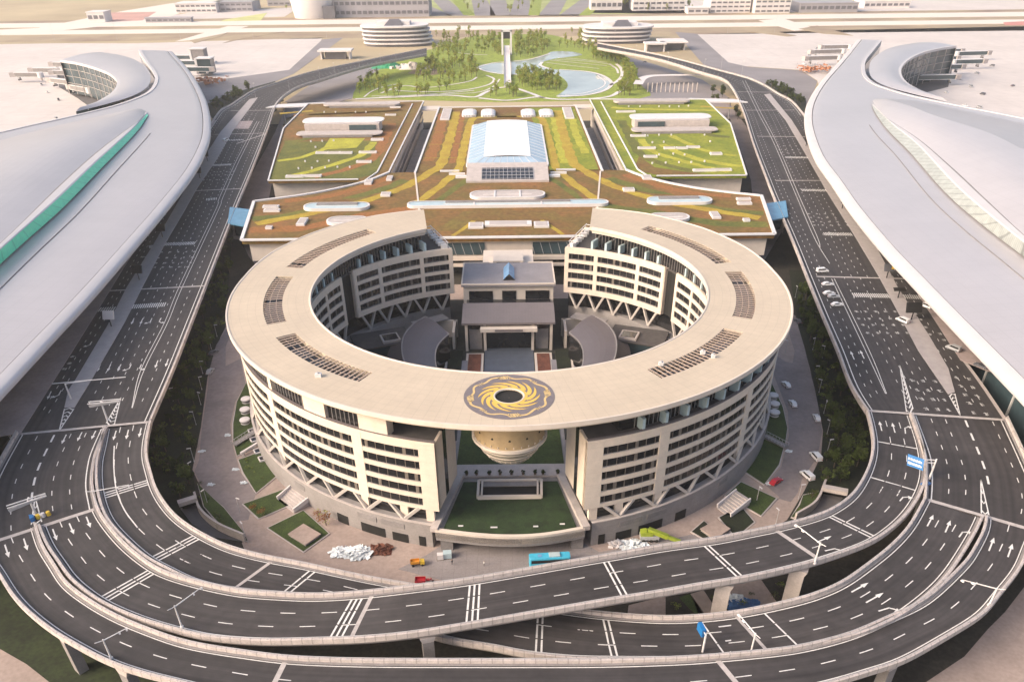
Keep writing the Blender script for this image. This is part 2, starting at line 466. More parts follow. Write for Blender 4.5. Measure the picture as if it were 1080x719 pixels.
# lawns at the foot of the hotel
def lawn(px, label, m='grass', z=gz+.35, n=0):
    P = sm(px, z, n) if n else pts(px, z)
    r = thing('planting_bed', label, 'lawn', P[0])
    slab('kerb', [(p.x, p.y) for p in P], gz, z-.08, 'concrete', r)
    c = sum(P, Vector())/len(P)
    slab('turf', [(p.x+(c.x-p.x)/max((c-p).length, .1)*.45, p.y+(c.y-p.y)/max((c-p).length, .1)*.45) for p in P], z-.05, z, m, r)
    return r
lawn([(259.5, 403), (249.5, 423), (244.5, 447), (245.5, 466), (249.5, 481), (275, 468), (282, 455), (272, 420)], 'crescent lawn beside the left service road, by the round white vents')
lawn([(250.5, 484), (255, 498), (270, 520), (297, 498), (284, 472)], 'small wedge lawn left of the hotel, below the white steps')
lawn([(255, 531), (305, 513), (320, 526), (289, 540), (272, 547)], 'square lawn with a rusty corner, left of the hotel steps', 'grass')
lawn([(281, 556), (320, 537), (348, 562), (320, 582)], 'lawn around a tan square slab, left of the hotel')
lawn([(810, 395), (826, 428), (831, 452), (828, 470), (805, 460), (812, 420)], 'crescent lawn beside the right service road, by the round white vents')
lawn([(806, 462), (827, 472), (823, 490), (806, 511), (783, 496)], 'wedge lawn right of the hotel below the walkway')
lawn([(764, 522), (781, 507), (820, 525), (803, 544)], 'rectangular lawn on the right, above the tan square slab', 'grass')
lawn([(757, 545), (781, 532), (797, 550), (776, 567)], 'dark planting bed beside the right tan square slab', 'shrubby')
lawn([(728, 560), (742, 548), (752, 556), (772, 566), (752, 574)], 'narrow dark bed in front of the right tan square slab', 'shrubby')
lawn([(208, 509), (222, 522), (236, 534), (248, 549), (258, 562), (262, 571), (246, 563), (228, 550), (214, 533)], 'narrow green verge between the tunnel ramp wall and the left service road', 'grass', gz+.5)
lawn([(847, 521), (842, 532), (834, 545), (842, 547), (860, 531), (866, 517)], 'narrow green verge between the tunnel ramp wall and the right service road', 'grass', gz+.5)
for q, lab in (([(303.5, 562.6), (320, 551.7), (338.5, 562.6), (322, 574)], 'tan square stone slab in the left lawn'), ([(738.5, 557), (755.5, 547.5), (770.5, 557), (754, 568)], 'tan square stone slab among the right beds')):
    P = pts(q, gz+1.2)
    r = thing('stone_slab', lab, 'slab', (P[0].x, P[0].y, gz))
    slab('top_slab', [(p.x, p.y) for p in P], gz+.9, gz+1.2, 'plaza', r)
    c = sum(P, Vector())/4
    slab('plinth', [(p.x+(c.x-p.x)*.06, p.y+(c.y-p.y)*.06) for p in P], gz, gz+.9, 'concrete_dk', r)
# dark undergrowth strips between the viaducts and the service roads
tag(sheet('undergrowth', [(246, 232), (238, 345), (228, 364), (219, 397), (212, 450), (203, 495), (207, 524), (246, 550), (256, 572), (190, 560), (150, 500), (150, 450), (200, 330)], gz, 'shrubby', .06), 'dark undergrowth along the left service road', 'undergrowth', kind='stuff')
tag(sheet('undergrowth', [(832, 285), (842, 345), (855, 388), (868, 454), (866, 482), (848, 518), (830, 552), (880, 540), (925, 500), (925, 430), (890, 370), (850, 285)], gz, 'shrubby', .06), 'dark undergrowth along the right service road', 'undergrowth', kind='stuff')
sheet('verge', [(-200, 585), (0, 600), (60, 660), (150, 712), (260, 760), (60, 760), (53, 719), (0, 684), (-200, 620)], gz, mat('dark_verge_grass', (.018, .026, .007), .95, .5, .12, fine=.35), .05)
sheet('path', [(-200, 620), (0, 684), (28, 700), (56, 722), (90, 760), (-300, 760)], gz, 'plaza', .06)
sheet('path', [(1200, 560), (1080, 619), (1060, 645), (1042, 663), (1017, 692), (975, 720), (920, 760), (1300, 760)], gz, 'plaza', .06)
sheet('path', [(663, 638), (702, 628), (702, 660), (660, 660)], gz, 'plaza', .06)
sheet('verge', [(716, 630), (728, 626), (745, 650), (738, 652)], gz, 'grass', .07)
sheet('path', [(728, 626), (742, 622), (764, 655), (742, 660)], gz, 'ground', .07)
sheet('path', [(768, 618), (802, 610), (830, 650), (770, 655)], gz, 'plaza', .06)

# ------------------------------------------------------------------ viaducts
NR = 160
ROADS = {}
def ribbon(key, left, right, joint_ends=True, parapets=(True, True), z=9.0, depth=1.7, n=NR, m='asphalt', out=1.2, ends=None):
    """an elevated road between two edge lines: asphalt on a concrete box girder with parapets"""
    L = resample(sm(left, z), n); R = resample(sm(right, z), n)
    for _ in range(3):
        for A in (L, R):
            B = [A[0]]+[(A[i-1]+A[i]*2+A[i+1])/4 for i in range(1, n-1)]+[A[-1]]
            A[:] = B
    ROADS[key] = (L, R)
    e = [(r-l).normalized() for l, r in zip(L, R)]
    up = Vector((0, 0, 1))
    root = MB()
    root.grid([L, R])
    road = root.build('elevated_road', m)
    tag(road, kind='structure')
    ul = road.data.uv_layers.new(name='UVMap'); acc = [0.0]
    for i in range(1, n): acc.append(acc[-1]+((L[i]+R[i])/2-(L[i-1]+R[i-1])/2).length)
    for lp in road.data.loops:
        i = lp.vertex_index; k = i % n
        ul.data[lp.index].uv = (0.0 if i < n else (R[k]-L[k]).length, acc[k]+len(ROADS)*400)
    g = MB()
    Lo = [l-d*out for l, d in zip(L, e)]; Ro = [r+d*out for r, d in zip(R, e)]
    dn = Vector((0, 0, -.05)); db = Vector((0, 0, -depth))
    g.grid([[p+dn for p in Lo], [p+dn for p in Ro]])
    g.grid([[p+dn for p in Ro], [p+Vector((0, 0, -.55)) for p in Ro], [r-d*.8+db for r, d in zip(Ro, e)], [l+d*.8+db for l, d in zip(Lo, e)], [p+Vector((0, 0, -.55)) for p in Lo], [p+dn for p in Lo]])
    g.build('girder', 'concrete', road)
    for on, E_, s in ((parapets[0], L, -1), (parapets[1], R, 1)):
        if not on: continue
        k0, k1 = (0, n) if on is True else (int(on[0]*n), int(on[1]*n))
        p = MB()
        a = [x+d*s*(out-.62) for x, d in zip(E_, e)][k0:k1]; b = [x+d*s*(out+.05) for x, d in zip(E_, e)][k0:k1]
        lo = Vector((0, 0, -.35)); hi = Vector((0, 0, .95))
        p.grid([[q+dn for q in a], [q+hi for q in a], [q+hi for q in b], [q+lo for q in b]])
        p.build('parapet', 'parapet', road)
        rl = MB()
        c = [(q+r_)/2+Vector((0, 0, 1.35)) for q, r_ in zip(a, b)]
        for q, r_ in zip(c, c[1:]): rl.bar(q, r_, .10, .10)
        for q in c[::2]: rl.bar(q-Vector((0, 0, .42)), q, .09, .09)
        rl.build('guard_rail', 'steel', road)
        kerb = MB()
        kk = [x+d*s*(out-.95) for x, d in zip(E_, e)][k0:k1]
        kerb.grid([[q+Vector((0, 0, .0)) for q in [x+d*s*0.02 for x, d in zip(E_, e)][k0:k1]], [q+Vector((0, 0, .12)) for q in [x+d*s*0.05 for x, d in zip(E_, e)][k0:k1]], [q+Vector((0, 0, .12)) for q in a]])
        kerb.build('kerb', 'concrete_dk', road)
    return road
def lerp_edge(key, f, k):
    L, R = ROADS[key]; return L[k].lerp(R[k], f)
def lane_line(key, f, lift=.012):
    L, R = ROADS[key]; return [l.lerp(r, f)+Vector((0, 0, lift)) for l, r in zip(L, R)]
def walk(line, s0, s1):
    """the stretch of a line between two arc lengths"""
    out = []; acc = 0.0
    for a, b in zip(line, line[1:]):
        d = (b-a).length
        if acc+d >= s0 and acc <= s1:
            t0 = max(0, (s0-acc)/d); t1 = min(1, (s1-acc)/d)
            if not out: out.append(a.lerp(b, t0))
            out.append(a.lerp(b, t1))
        acc += d
        if acc > s1: break
    return out
def length(line): return sum((b-a).length for a, b in zip(line, line[1:]))
def dashes(mb, line, period=9.0, on=3.2, w=.22, a=0.0, b=1.0, off=0.0):
    T = length(line); s = T*a+off
    while s+on < T*b:
        q = walk(line, s, s+on)
        if len(q) > 1: strip_mesh(mb, q, w)
        s += period
def solid(mb, line, w=.25, a=0.0, b=1.0):
    T = length(line); q = walk(line, T*a, T*b)
    if len(q) > 1: strip_mesh(mb, q, w)
def quadline(mb, p, q, z, w, lift=.016):
    a, b = at(p[0], p[1], z), at(q[0], q[1], z)
    strip_mesh(mb, [a, b], w, lift)
def arrow(mb, p, q, z, turn=0, lift=.016):
    a, b = at(p[0], p[1], z+lift), at(q[0], q[1], z+lift)
    d = (b-a); L = d.length; d.normalize(); n_ = Vector((-d.y, d.x, 0))
    s = a+d*L*.62
    strip_mesh(mb, [a, s], .34)
    if turn:
        k = n_*turn
        strip_mesh(mb, [s-d*.25, s+k*1.0+d*.8], .36)
        mb.face([s+k*.7+d*1.3, s+k*1.4-d*.1, s+k*2.1+d*1.2])
    else:
        mb.face([s-n_*.55, s+n_*.55, b])
def glyph(mb, c, z, w=1.5, h=1.6, ang=0.0, lift=.016):
    for i in range(3):
        x = rnd.uniform(-.4, .4)*w; y = (i-1)*h*.33
        p = c+Vector((x*.2, y, lift))
        strip_mesh(mb, [p-Vector((w/2*rnd.uniform(.4, 1), 0, 0)), p+Vector((w/2*rnd.uniform(.4, 1), 0, 0))], .17)
    x = rnd.uniform(-.3, .3)*w
    strip_mesh(mb, [c+Vector((x, -h*.5, lift+.002)), c+Vector((x, h*.5, lift+.002))], .17)
def crosswalk(mb, p, q, z, n, ln=4.2, w=.40, lift=.016):
    a, b = at(p[0], p[1], z), at(q[0], q[1], z)
    d = (b-a).normalized(); k = Vector((-d.y, d.x, 0))*ln/2
    for i in range(n):
        c = a.lerp(b, (i+.5)/n)
        strip_mesh(mb, [c-k, c+k], w, lift)
def ladder(mb, key, s, n, gap=1.15, w=.42, f0=.03, f1=.97, cut=(.34, .68)):
    """the bold transverse rumble bars, broken at the lane lines"""
    fs = [f0]+list(cut)+[f1]
    L, R = ROADS[key]; mid = lane_line(key, .5)
    T = length(mid)
    for i in range(n):
        t = s+i*gap/T
        k = min(NR-2, max(0, int(t*(NR-1)))); u = t*(NR-1)-k
        l = L[k].lerp(L[k+1], u); r = R[k].lerp(R[k+1], u)
        for a, b in zip(fs, fs[1:]):
            strip_mesh(mb, [l.lerp(r, a+.012), l.lerp(r, b-.012)], w, .014)
def cross_joint(mb, key, s, w=1.1, f0=-.02, f1=1.02):
    L, R = ROADS[key]
    k = min(NR-2, max(0, int(s*(NR-1)))); u = s*(NR-1)-k
    l = L[k].lerp(L[k+1], u); r = R[k].lerp(R[k+1], u)
    strip_mesh(mb, [l.lerp(r, f0), l.lerp(r, f1)], w, .020)

road_L = ribbon('L', [(450, 52), (387, 64.5), (328, 77), (287, 90), (267, 97), (243, 113), (228, 125), (123, 295), (103, 328), (58, 400), (22, 457)],
                [(450, 57.5), (387, 70), (337, 85), (317, 91), (301, 100), (290, 112), (282, 135), (263, 183), (247, 221), (203, 332), (180, 390), (156, 445)], parapets=((0, .62), True))
road_R = ribbon('R', [(630, 51), (690, 62), (740, 77), (763, 84), (773.5, 94), (785, 118), (796, 152), (810, 188.5), (818.5, 210), (836, 250), (853, 292), (870, 333.5), (887, 372), (900, 408), (917, 434)],
                [(630, 46), (677, 55), (710, 62), (758.4, 75), (793.5, 85), (820, 100), (845, 120), (982, 332), (1003.5, 365), (1030, 400), (1050, 430), (1058, 442)], parapets=(True, (0, .6)))
road_ML = ribbon('ML', [(22, 457), (0, 497), (-9, 520), (-13, 545), (-14, 574)], [(110, 452), (100, 475), (96, 490), (94, 512), (98.5, 537)])
road_MR = ribbon('MR', [(963, 438), (973, 465), (979, 485), (980, 505), (979, 528)], [(1058, 442), (1080, 490), (1092, 520), (1093, 540), (1088, 557)])
road_A = ribbon('A', [(34, 556), (36, 563.5), (41.7, 580), (53.4, 598.5), (66.8, 619), (93.5, 639), (117, 652.4), (137, 661.6), (183.4, 679), (217, 686.7), (250, 691.7), (292, 697.5), (330, 700), (393.5, 701.7), (490, 702), (560, 702), (640, 701.7), (723.5, 699), (773.6, 695), (825, 690), (858.4, 684), (900, 672.5), (942, 654), (980, 635), (1019, 599), (1030, 583.5), (1042, 560), (1043.6, 546.8)],
                [(-14, 575), (-9, 585), (-3, 594), (3.3, 602.4), (16.7, 624), (33.4, 642.4), (58.4, 662.4), (83.5, 677.5), (117, 695), (150, 706.5), (180, 714), (250, 730), (330, 741), (440, 747), (540, 748), (640, 747), (740, 741), (820, 729), (875, 717.5), (917, 705), (950, 694), (1000, 666), (1032, 645.7), (1050, 624), (1070, 599), (1080, 575), (1088, 557)])
road_B = ribbon('B', [(98.5, 537, 9), (103.5, 547), (117, 565), (133.5, 582), (158, 600.7), (180, 610.7), (213.5, 620), (250, 627.4, 9.1), (278.6, 630, 9.4), (330, 632.4, 10), (377, 630, 10.6), (410, 626.5, 11), (443.6, 622.4, 11.3), (490, 616.5, 11.5), (545, 607.3, 11.5), (600, 597.6, 11.5), (667, 586, 11.3), (700, 580, 11.2), (755, 572.6, 11), (793, 565, 10.8), (827, 558, 10.5), (867, 546.7, 10), (887, 536.7, 9.8), (902, 525, 9.6), (912.5, 510, 9.3), (920, 493.5, 9), (924, 477), (924, 463.5), (921, 447), (917.5, 434)],
                [(46, 554, 9), (55, 575), (67, 592), (80, 610), (107, 631), (133.5, 644), (160, 654), (190, 662.5), (217, 669), (250, 672.5, 9.1), (283.6, 674, 9.4), (330, 673, 10), (377, 671.6, 10.6), (410, 669, 11), (443.6, 665, 11.3), (490, 657.4, 11.5), (520, 652.4), (562, 645), (603.6, 638, 11.5), (650, 630, 11.5), (698.5, 622.4, 11.3), (740, 615, 11.2), (787, 607.3, 11), (827, 598.5, 10.5), (860, 590, 10), (910, 572.6, 9.6), (933.4, 558.5, 9.3), (953.4, 540, 9), (967, 518.4), (972, 500), (971, 485), (967, 465), (958, 438)])
road_C = ribbon('C', [(156, 446, 9), (152, 464), (151, 482), (155, 498.5), (161, 518), (172, 536), (186, 551), (207, 565, 9), (233.5, 578.5, 8.5), (257, 586, 8), (282, 592, 7.6), (317, 598.5, 7), (373.6, 611, 6), (417, 619, 5.2), (500, 632, 4.3), (593, 646, 4.3), (640, 652, 4.6), (707, 656, 5.5), (773, 651, 6.8), (833, 639, 8), (867, 629, 8.6), (893, 617, 9), (917, 600), (942, 580), (963, 557), (979, 528, 9)],
                [(114, 452, 9), (110, 473), (106.5, 488.5), (107, 515), (114, 540), (123.5, 555), (142, 573.5), (160, 588.5, 9), (180, 598.5, 9), (203, 610, 8.7), (230, 617, 8.2), (267, 622.5, 7.5), (300, 625, 7), (343, 630, 6.2), (400, 650, 5), (470, 671.5, 4.4), (520, 680, 4.3), (553, 687, 4.3), (600, 692, 4.5), (640, 693, 5), (707, 693, 5.8), (757, 691, 6.5), (833, 682.5, 8), (867, 676, 8.6), (900, 667.5, 9), (933, 654), (960, 637.4), (993.6, 607), (1022, 563.5), (1031, 545, 9)])

# markings: one painted pattern per road
def marks_for(road, name='lane_marking', m='line'):
    return lambda mb: mb.build(name, m, road)
for key, road, fr, edge in (('A', road_A, (.48,), True), ('B', road_B, (.35, .69), True), ('C', road_C, (.36, .69), True)):
    mb = MB()
    for f in fr: dashes(mb, lane_line(key, f), 9.2, 3.4)
    if edge:
        solid(mb, lane_line(key, .035), .22); solid(mb, lane_line(key, .965), .22)
    J = MB()
    if key == 'B':
        ladder(mb, 'B', .125, 3); ladder(mb, 'B', .32, 3); ladder(mb, 'B', .418, 3); ladder(mb, 'B', .536, 2); ladder(mb, 'B', .63, 2); ladder(mb, 'B', .765, 2); ladder(mb, 'B', .86, 1); ladder(mb, 'B', .935, 1)
        for s in (.336, .705): cross_joint(J, 'B', s)
    if key == 'C':
        ladder(mb, 'C', .12, 3); ladder(mb, 'C', .238, 3); ladder(mb, 'C', .36, 2, gap=1.4); ladder(mb, 'C', .565, 2); ladder(mb, 'C', .62, 2); ladder(mb, 'C', .70, 1); ladder(mb, 'C', .752, 1)
        for s in (.322, .73): cross_joint(J, 'C', s)
        quad = [(120.5, 470), (120, 490), (122.5, 515), (131, 537), (145, 556)]
        strip_mesh(mb, [p+Vector((0, 0, .014)) for p in sm(quad, 9.0)], .3)
    if key == 'A':
        for s in (.33, .655): cross_joint(J, 'A', s)
    mb.build('lane_marking', 'line', road)
    J.build('expansion_joint', 'joint', road)
# ------------------------------------------------------------------ forecourt roads: medians, markings, joints
def band(key, f0, f1, a, b, z0, z1, name, m, road, taper=True):
    L, R = ROADS[key]
    k0, k1 = int(a*(NR-1)), int(b*(NR-1))
    P = [L[k].lerp(R[k], f0 if not callable(f0) else f0(k/(NR-1))) for k in range(k0, k1+1)]
    Q = [L[k].lerp(R[k], f1 if not callable(f1) else f1(k/(NR-1))) for k in range(k0, k1+1)]
    up0, up1 = Vector((0, 0, z0)), Vector((0, 0, z1))
    mb = MB()
    mb.grid([[p+up0 for p in P], [p+up1 for p in P], [q+up1 for q in Q], [q+up0 for q in Q]])
    mb.face([P[-1]+up0, P[-1]+up1, Q[-1]+up1, Q[-1]+up0])
    return mb.build(name, m, road)
def island(name, px, z, m, h=.16):
    P = pts(px, z)
    return tag(slab(name, [(p.x, p.y) for p in P], z+.003, z+h, m), kind='structure')
island('median', [(263, 105), (272, 103), (245, 139), (229, 168), (209, 197), (196, 220), (173.5, 258.4), (150, 303.5), (131.7, 340), (97, 400), (78.5, 430), (68, 430), (72, 411.7), (80, 400), (113.5, 343.4), (133.5, 303.5), (162, 258), (184, 220), (197, 197), (214, 168), (233, 139)], 9.0, 'median')
island('median', [(806, 100), (812, 99), (835, 127), (857, 162), (884, 204), (918.5, 250), (947, 303.5), (978.5, 352), (1000, 388.5), (1007, 413.5), (1000, 416), (968.5, 370), (940, 316), (927, 292), (902, 250), (873.5, 205), (850, 163.5), (828.5, 127)], 9.0, 'median')
island('pavement', [(228, 127), (123, 295), (103, 328), (58, 400), (22, 457), (-60, 470), (0, 400), (60, 310), (120, 240), (190, 140)], 9.0, 'sidewalk', .14)
island('pavement', [(846, 120), (960, 297), (982, 332), (1003.5, 365), (1013, 380), (1043, 392), (1110, 392), (1010, 290), (900, 150)], 9.0, 'sidewalk', .14)

mb = MB(); J = MB()
z = 9.0
for px in ([(273.5, 128), (253.5, 167), (235, 208.5), (231, 220), (193.5, 300), (177, 340), (152, 390), (139.5, 430)],
           [(271, 128), (250.5, 167), (231.5, 208.5), (228, 220), (190, 300), (173.5, 340), (148.5, 390), (139, 430)]):
    strip_mesh(mb, [p+Vector((0, 0, .014)) for p in sm(px, z)], .22)
solid(mb, lane_line('L', .97), .3); solid(mb, lane_line('L', .03), .3, 0, .55)
for f in (.065, .125): dashes(mb, lane_line('L', f), 7, 2.0, .20, .35, .99)
for f in (.425, .515, .605, .695): dashes(mb, lane_line('L', f), 7, 2.0, .20, .1, .99)
dashes(mb, lane_line('L', .87), 7, 2.0, .20, .1, .99); dashes(mb, lane_line('L', .92), 7, 2.0, .20, .1, .6)
for p, q, n in (((219, 174.6), (244, 173.6), 18), ((229, 148.5), (257, 147.5), 16), ((174, 257.6), (206, 256.4), 18), ((157, 260.5), (164, 259.5), 5), ((137, 323.5), (175, 321), 17), ((104, 326.5), (124, 325.5), 8), ((217, 210.5), (229, 209.5), 7)):
    crosswalk(mb, p, q, z, n)
for y, x0, x1 in ((266, 171, 205), (272, 167, 203), (277.5, 165, 201), (282, 163, 198), (181.5, 219, 246), (185, 217.5, 244), (190, 215, 242), (126.5, 246, 268), (121, 252, 270)):
    for i in range(5): glyph(mb, at(x0+(x1-x0)*i/4, y-i*.15, z), z, 1.5, 1.5)
for y, x0, x1 in ((271, 150, 153), (283, 140, 147), (376, 76, 77), (383, 73, 74), (389, 68, 69)):
    for i in range(2): glyph(mb, at(x0+(x1-x0)*i, y, z), z, 1.5, 1.5)
for i in range(5):
    x = 132+i*9.4
    arrow(mb, (x, 335.5), (x-3, 342), z, turn=0 if i < 3 else (-1 if i == 3 else 1))
    x = 106+i*10.8
    arrow(mb, (x, 384), (x-3.5, 391.5), z, turn=0 if i < 3 else (-1 if i == 3 else 1))
for x, y in ((166.5, 380), (177.5, 378.5)): arrow(mb, (x, y), (x-3, y+8), z)
arrow(mb, (97, 360), (93.5, 366), z, -1); arrow(mb, (64.5, 411.5), (60, 420), z, -1); arrow(mb, (54, 412.5), (50, 421), z)
# hatched noses of the islands
def chevrons(p0, p1, apex, n, z=9.0):
    a, b, c = at(p0[0], p0[1], z), at(p1[0], p1[1], z), at(apex[0], apex[1], z)
    strip_mesh(mb, [a, c], .3, .016); strip_mesh(mb, [b, c], .3, .016)
    for i in range(n):
        t = (i+.3)/n*.85
        l, r = a.lerp(c, t), b.lerp(c, t)
        m_ = (l+r)/2+(a+b-c*2)*.5*.08
        strip_mesh(mb, [l, m_, r], .45, .018)
chevrons((68, 431), (78, 431), (62.5, 454), 5)
chevrons((112, 446), (120.5, 448), (127.5, 419), 7)
for p, q in (((22, 457.5), (156.5, 444.8)), ((109, 307), (215, 301.5)), ((250, 151.5), (281, 141)), ((226, 142), (282, 140.5)), ((201, 201.5), (255, 199)), ((243, 117), (288, 116.5))):
    quadline(J, p, q, z, 1.2, .02)
mb.build('lane_marking', 'line', road_L); J.build('expansion_joint', 'joint', road_L)
tag(slab('asphalt_patch', [(p.x, p.y) for p in pts([(250, 128), (267, 127.5), (262, 136), (245, 136)], z)], z+.002, z+.01, 'sidewalk', None), kind='structure')

mb = MB(); J = MB()
for px in ([(783, 85), (799, 118), (815, 148.5), (840, 207), (858.5, 250), (875, 278)], [(786, 85), (802, 118), (818, 148.5), (843, 207), (862, 250), (865, 261)],
           [(880, 294), (917, 370), (935, 415)], [(877, 294), (913, 370), (934, 415)]):
    strip_mesh(mb, [p+Vector((0, 0, .014)) for p in sm(px, z)], .22)
solid(mb, lane_line('R', .03), .3); solid(mb, lane_line('R', .97), .3, 0, .5)
for f in (.09, .155): dashes(mb, lane_line('R', f), 7, 2.0, .20, .15, .99)
for f in (.36, .44, .52, .60): dashes(mb, lane_line('R', f), 7, 2.0, .20, .15, .99)
for f in (.86, .92): dashes(mb, lane_line('R', f), 7, 2.0, .20, .4, .99)
for p, q, n in (((899, 311), (937.7, 312), 18), ((952.7, 312.6), (971, 313.4), 8), ((868.6, 246.7), (898.6, 247.2), 17), ((845, 200.5), (873.5, 201), 17), ((828.5, 166), (852, 166.3), 16)):
    crosswalk(mb, p, q, z, n)
for y, x0, x1 in ((328.5, 903, 944), (336, 906, 950), (342.6, 910, 953), (351, 915, 957), (154, 820, 846), (158, 822, 849), (161.5, 824, 851), (225.5, 853, 887), (229.5, 855, 890), (234, 857, 892), (237.5, 859, 894)):
    for i in range(5): glyph(mb, at(x0+(x1-x0)*i/4, y, z), z, 1.5, 1.5)
for i, y in enumerate((401, 411, 420.5, 431)):
    for k in range(3): glyph(mb, at(962+i*5+k*12, y+k*.6, z), z, 1.6, 1.8)
for i, y in enumerate((398, 407, 416, 425, 435)):
    for k in range(2): glyph(mb, at(1009+i*4.5+k*13, y+k*1.5, z), z, 1.6, 1.8)
for x, y in ((966, 331), (971, 337), (976, 345), (981, 352.5), (991, 352), (996, 358.5)): glyph(mb, at(x, y, z), z, 1.6, 1.6)
for p, q in (((901, 379), (897, 370)), ((911.5, 378), (907, 369))): arrow(mb, p, q, z)
chevrons((1001, 417), (1007, 415), (1012.7, 438), 5)
chevrons((956, 434), (963, 431), (949, 385), 9)
for p, q in (((917, 433), (1058, 442.5)), ((861, 291.6), (958, 294)), ((799, 144), (866, 144.5)), ((818, 190.5), (868, 190.5)), ((786, 116.5), (838, 116.3)), ((778, 97), (815, 97.5))):
    quadline(J, p, q, z, 1.2, .02)
mb.build('lane_marking', 'line', road_R); J.build('expansion_joint', 'joint', road_R)

mb = MB(); J = MB()
for f in (.22, .62, .80): dashes(mb, lane_line('ML', f), 7.5, 2.4, .22, .04, .98)
dashes(mb, lane_line('ML', .42), 7.5, 4, .55, .04, .82)
solid(mb, lane_line('ML', .03), .3); solid(mb, lane_line('ML', .965), .3)
chevrons((33, 553), (44, 550), (37, 524), 3)
for p, q in (((70, 458), (65, 468)), ((86.5, 455.5), (81.5, 465)), ((101, 454), (96.5, 463))): arrow(mb, p, q, z)
quadline(J, (-14, 573.5), (99, 537), z, 1.3, .022)
mb.build('lane_marking', 'line', road_ML); J.build('expansion_joint', 'joint', road_ML)
mb = MB()
for p, q in (((122.5, 454), (119.5, 464)), ((135.5, 453), (133, 463)), ((149, 451), (146.5, 461))): arrow(mb, p, q, z)
mb.build('turn_arrow', 'line', road_C)
mb = MB(); J = MB()
for f in (.19, .35, .87): dashes(mb, lane_line('MR', f), 7.5, 2.4, .22, .03, .98)
dashes(mb, lane_line('MR', .57), 7.5, 4, .55, .03, .7)
solid(mb, lane_line('MR', .03), .3); solid(mb, lane_line('MR', .97), .3)
chevrons((1035, 541), (1043, 543), (1034.5, 505), 3)
quadline(J, (978, 526.5), (1090, 559), z, 1.3, .022)
mb.build('lane_marking', 'line', road_MR); J.build('expansion_joint', 'joint', road_MR)
mb = MB()
for p, q, t in (((930, 454), (927.5, 444), 0), ((944, 456), (941, 445.5), 0), ((955, 457), (954, 447), -1), ((918.5, 518), (923, 508.5), 0), ((935, 524), (940, 514), 0), ((949, 528), (955, 521), -1)): arrow(mb, p, q, 9.1, t)
for p, q, t in (((845, 562), (863, 556), 0), ((860, 572), (877, 565), 0), ((870, 580.5), (888, 576.5), -1)): arrow(mb, p, q, 10.05, t)
mb.build('turn_arrow', 'line', road_B)
mb = MB()
for p, q, t in (((978, 554.5), (984.5, 542.5), 0), ((997, 561), (1002.5, 548.5), 0), ((1011.5, 566), (1018, 557), -1), ((898, 624), (916, 614), 0), ((913.5, 635), (932, 624.5), 0), ((926.5, 644), (946, 638), -1)): arrow(mb, p, q, 9.05, t)
for p, q, t in (((758, 660.5), (783, 657.5), 0), ((765, 675.5), (790, 672), 0), ((770, 687), (792, 684.5), 0)): arrow(mb, p, q, 6.75, t)
mb.build('turn_arrow', 'line', road_C)
mb = MB()
for p, q, t in (((5, 574), (9.5, 587.5), 0), ((25, 567.5), (29, 580), 0), ((1043, 580.5), (1048.5, 566.5), 0), ((1063, 587), (1068, 573), 0)): arrow(mb, p, q, 9.0, t)
mb.build('turn_arrow', 'line', road_A)
mb = MB()
for p, q in (((55.5, 557.5), (60, 569.5)), ((73, 551.5), (78, 563)), ((91, 544.5), (95.5, 556))): arrow(mb, p, q, 9.0)
mb.build('turn_arrow', 'line', road_B)

# bridge piers
def pier(x, y, ztop, rz, label, w=3.4, d=2.2, py=600):
    t = thing('bridge_pier', label, 'pier', (x, y, G0), rz, 'piers under the viaducts')
    h = ztop-1.75-G0
    mb = MB(); mb.box((0, 0, (h-1.4)/2), (w, d, h-1.4)); mb.build('shaft', 'concrete' if py > 590 and py < 640 else 'concrete_dk', t, local=True)  # sunlight put into the tone: paler concrete for sunlit piers, darker for the rest
    mb = MB()
    mb.add([(-w/2, -d/2, h-1.4), (w/2, -d/2, h-1.4), (w/2, d/2, h-1.4), (-w/2, d/2, h-1.4), (-w/2-.5, -d/2, h), (w/2+.5, -d/2, h), (w/2+.5, d/2, h), (-w/2-.5, d/2, h)],
           [(0, 3, 2, 1), (4, 5, 6, 7), (0, 1, 5, 4), (1, 2, 6, 5), (2, 3, 7, 6), (3, 0, 4, 7)])
    mb.build('cap', 'concrete', t, local=True)
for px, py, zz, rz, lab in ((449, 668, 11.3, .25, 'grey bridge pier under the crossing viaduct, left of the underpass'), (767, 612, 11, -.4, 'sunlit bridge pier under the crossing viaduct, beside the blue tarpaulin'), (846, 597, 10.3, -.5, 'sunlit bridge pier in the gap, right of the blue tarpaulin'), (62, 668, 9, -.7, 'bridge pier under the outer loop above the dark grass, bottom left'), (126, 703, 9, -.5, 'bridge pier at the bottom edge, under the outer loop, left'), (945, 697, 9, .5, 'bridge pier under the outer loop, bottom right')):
    p = at(px, py, zz); pier(p.x, p.y+1.5, zz, rz, lab, 3.4 if py < 640 else 2.4, 2.2, py)
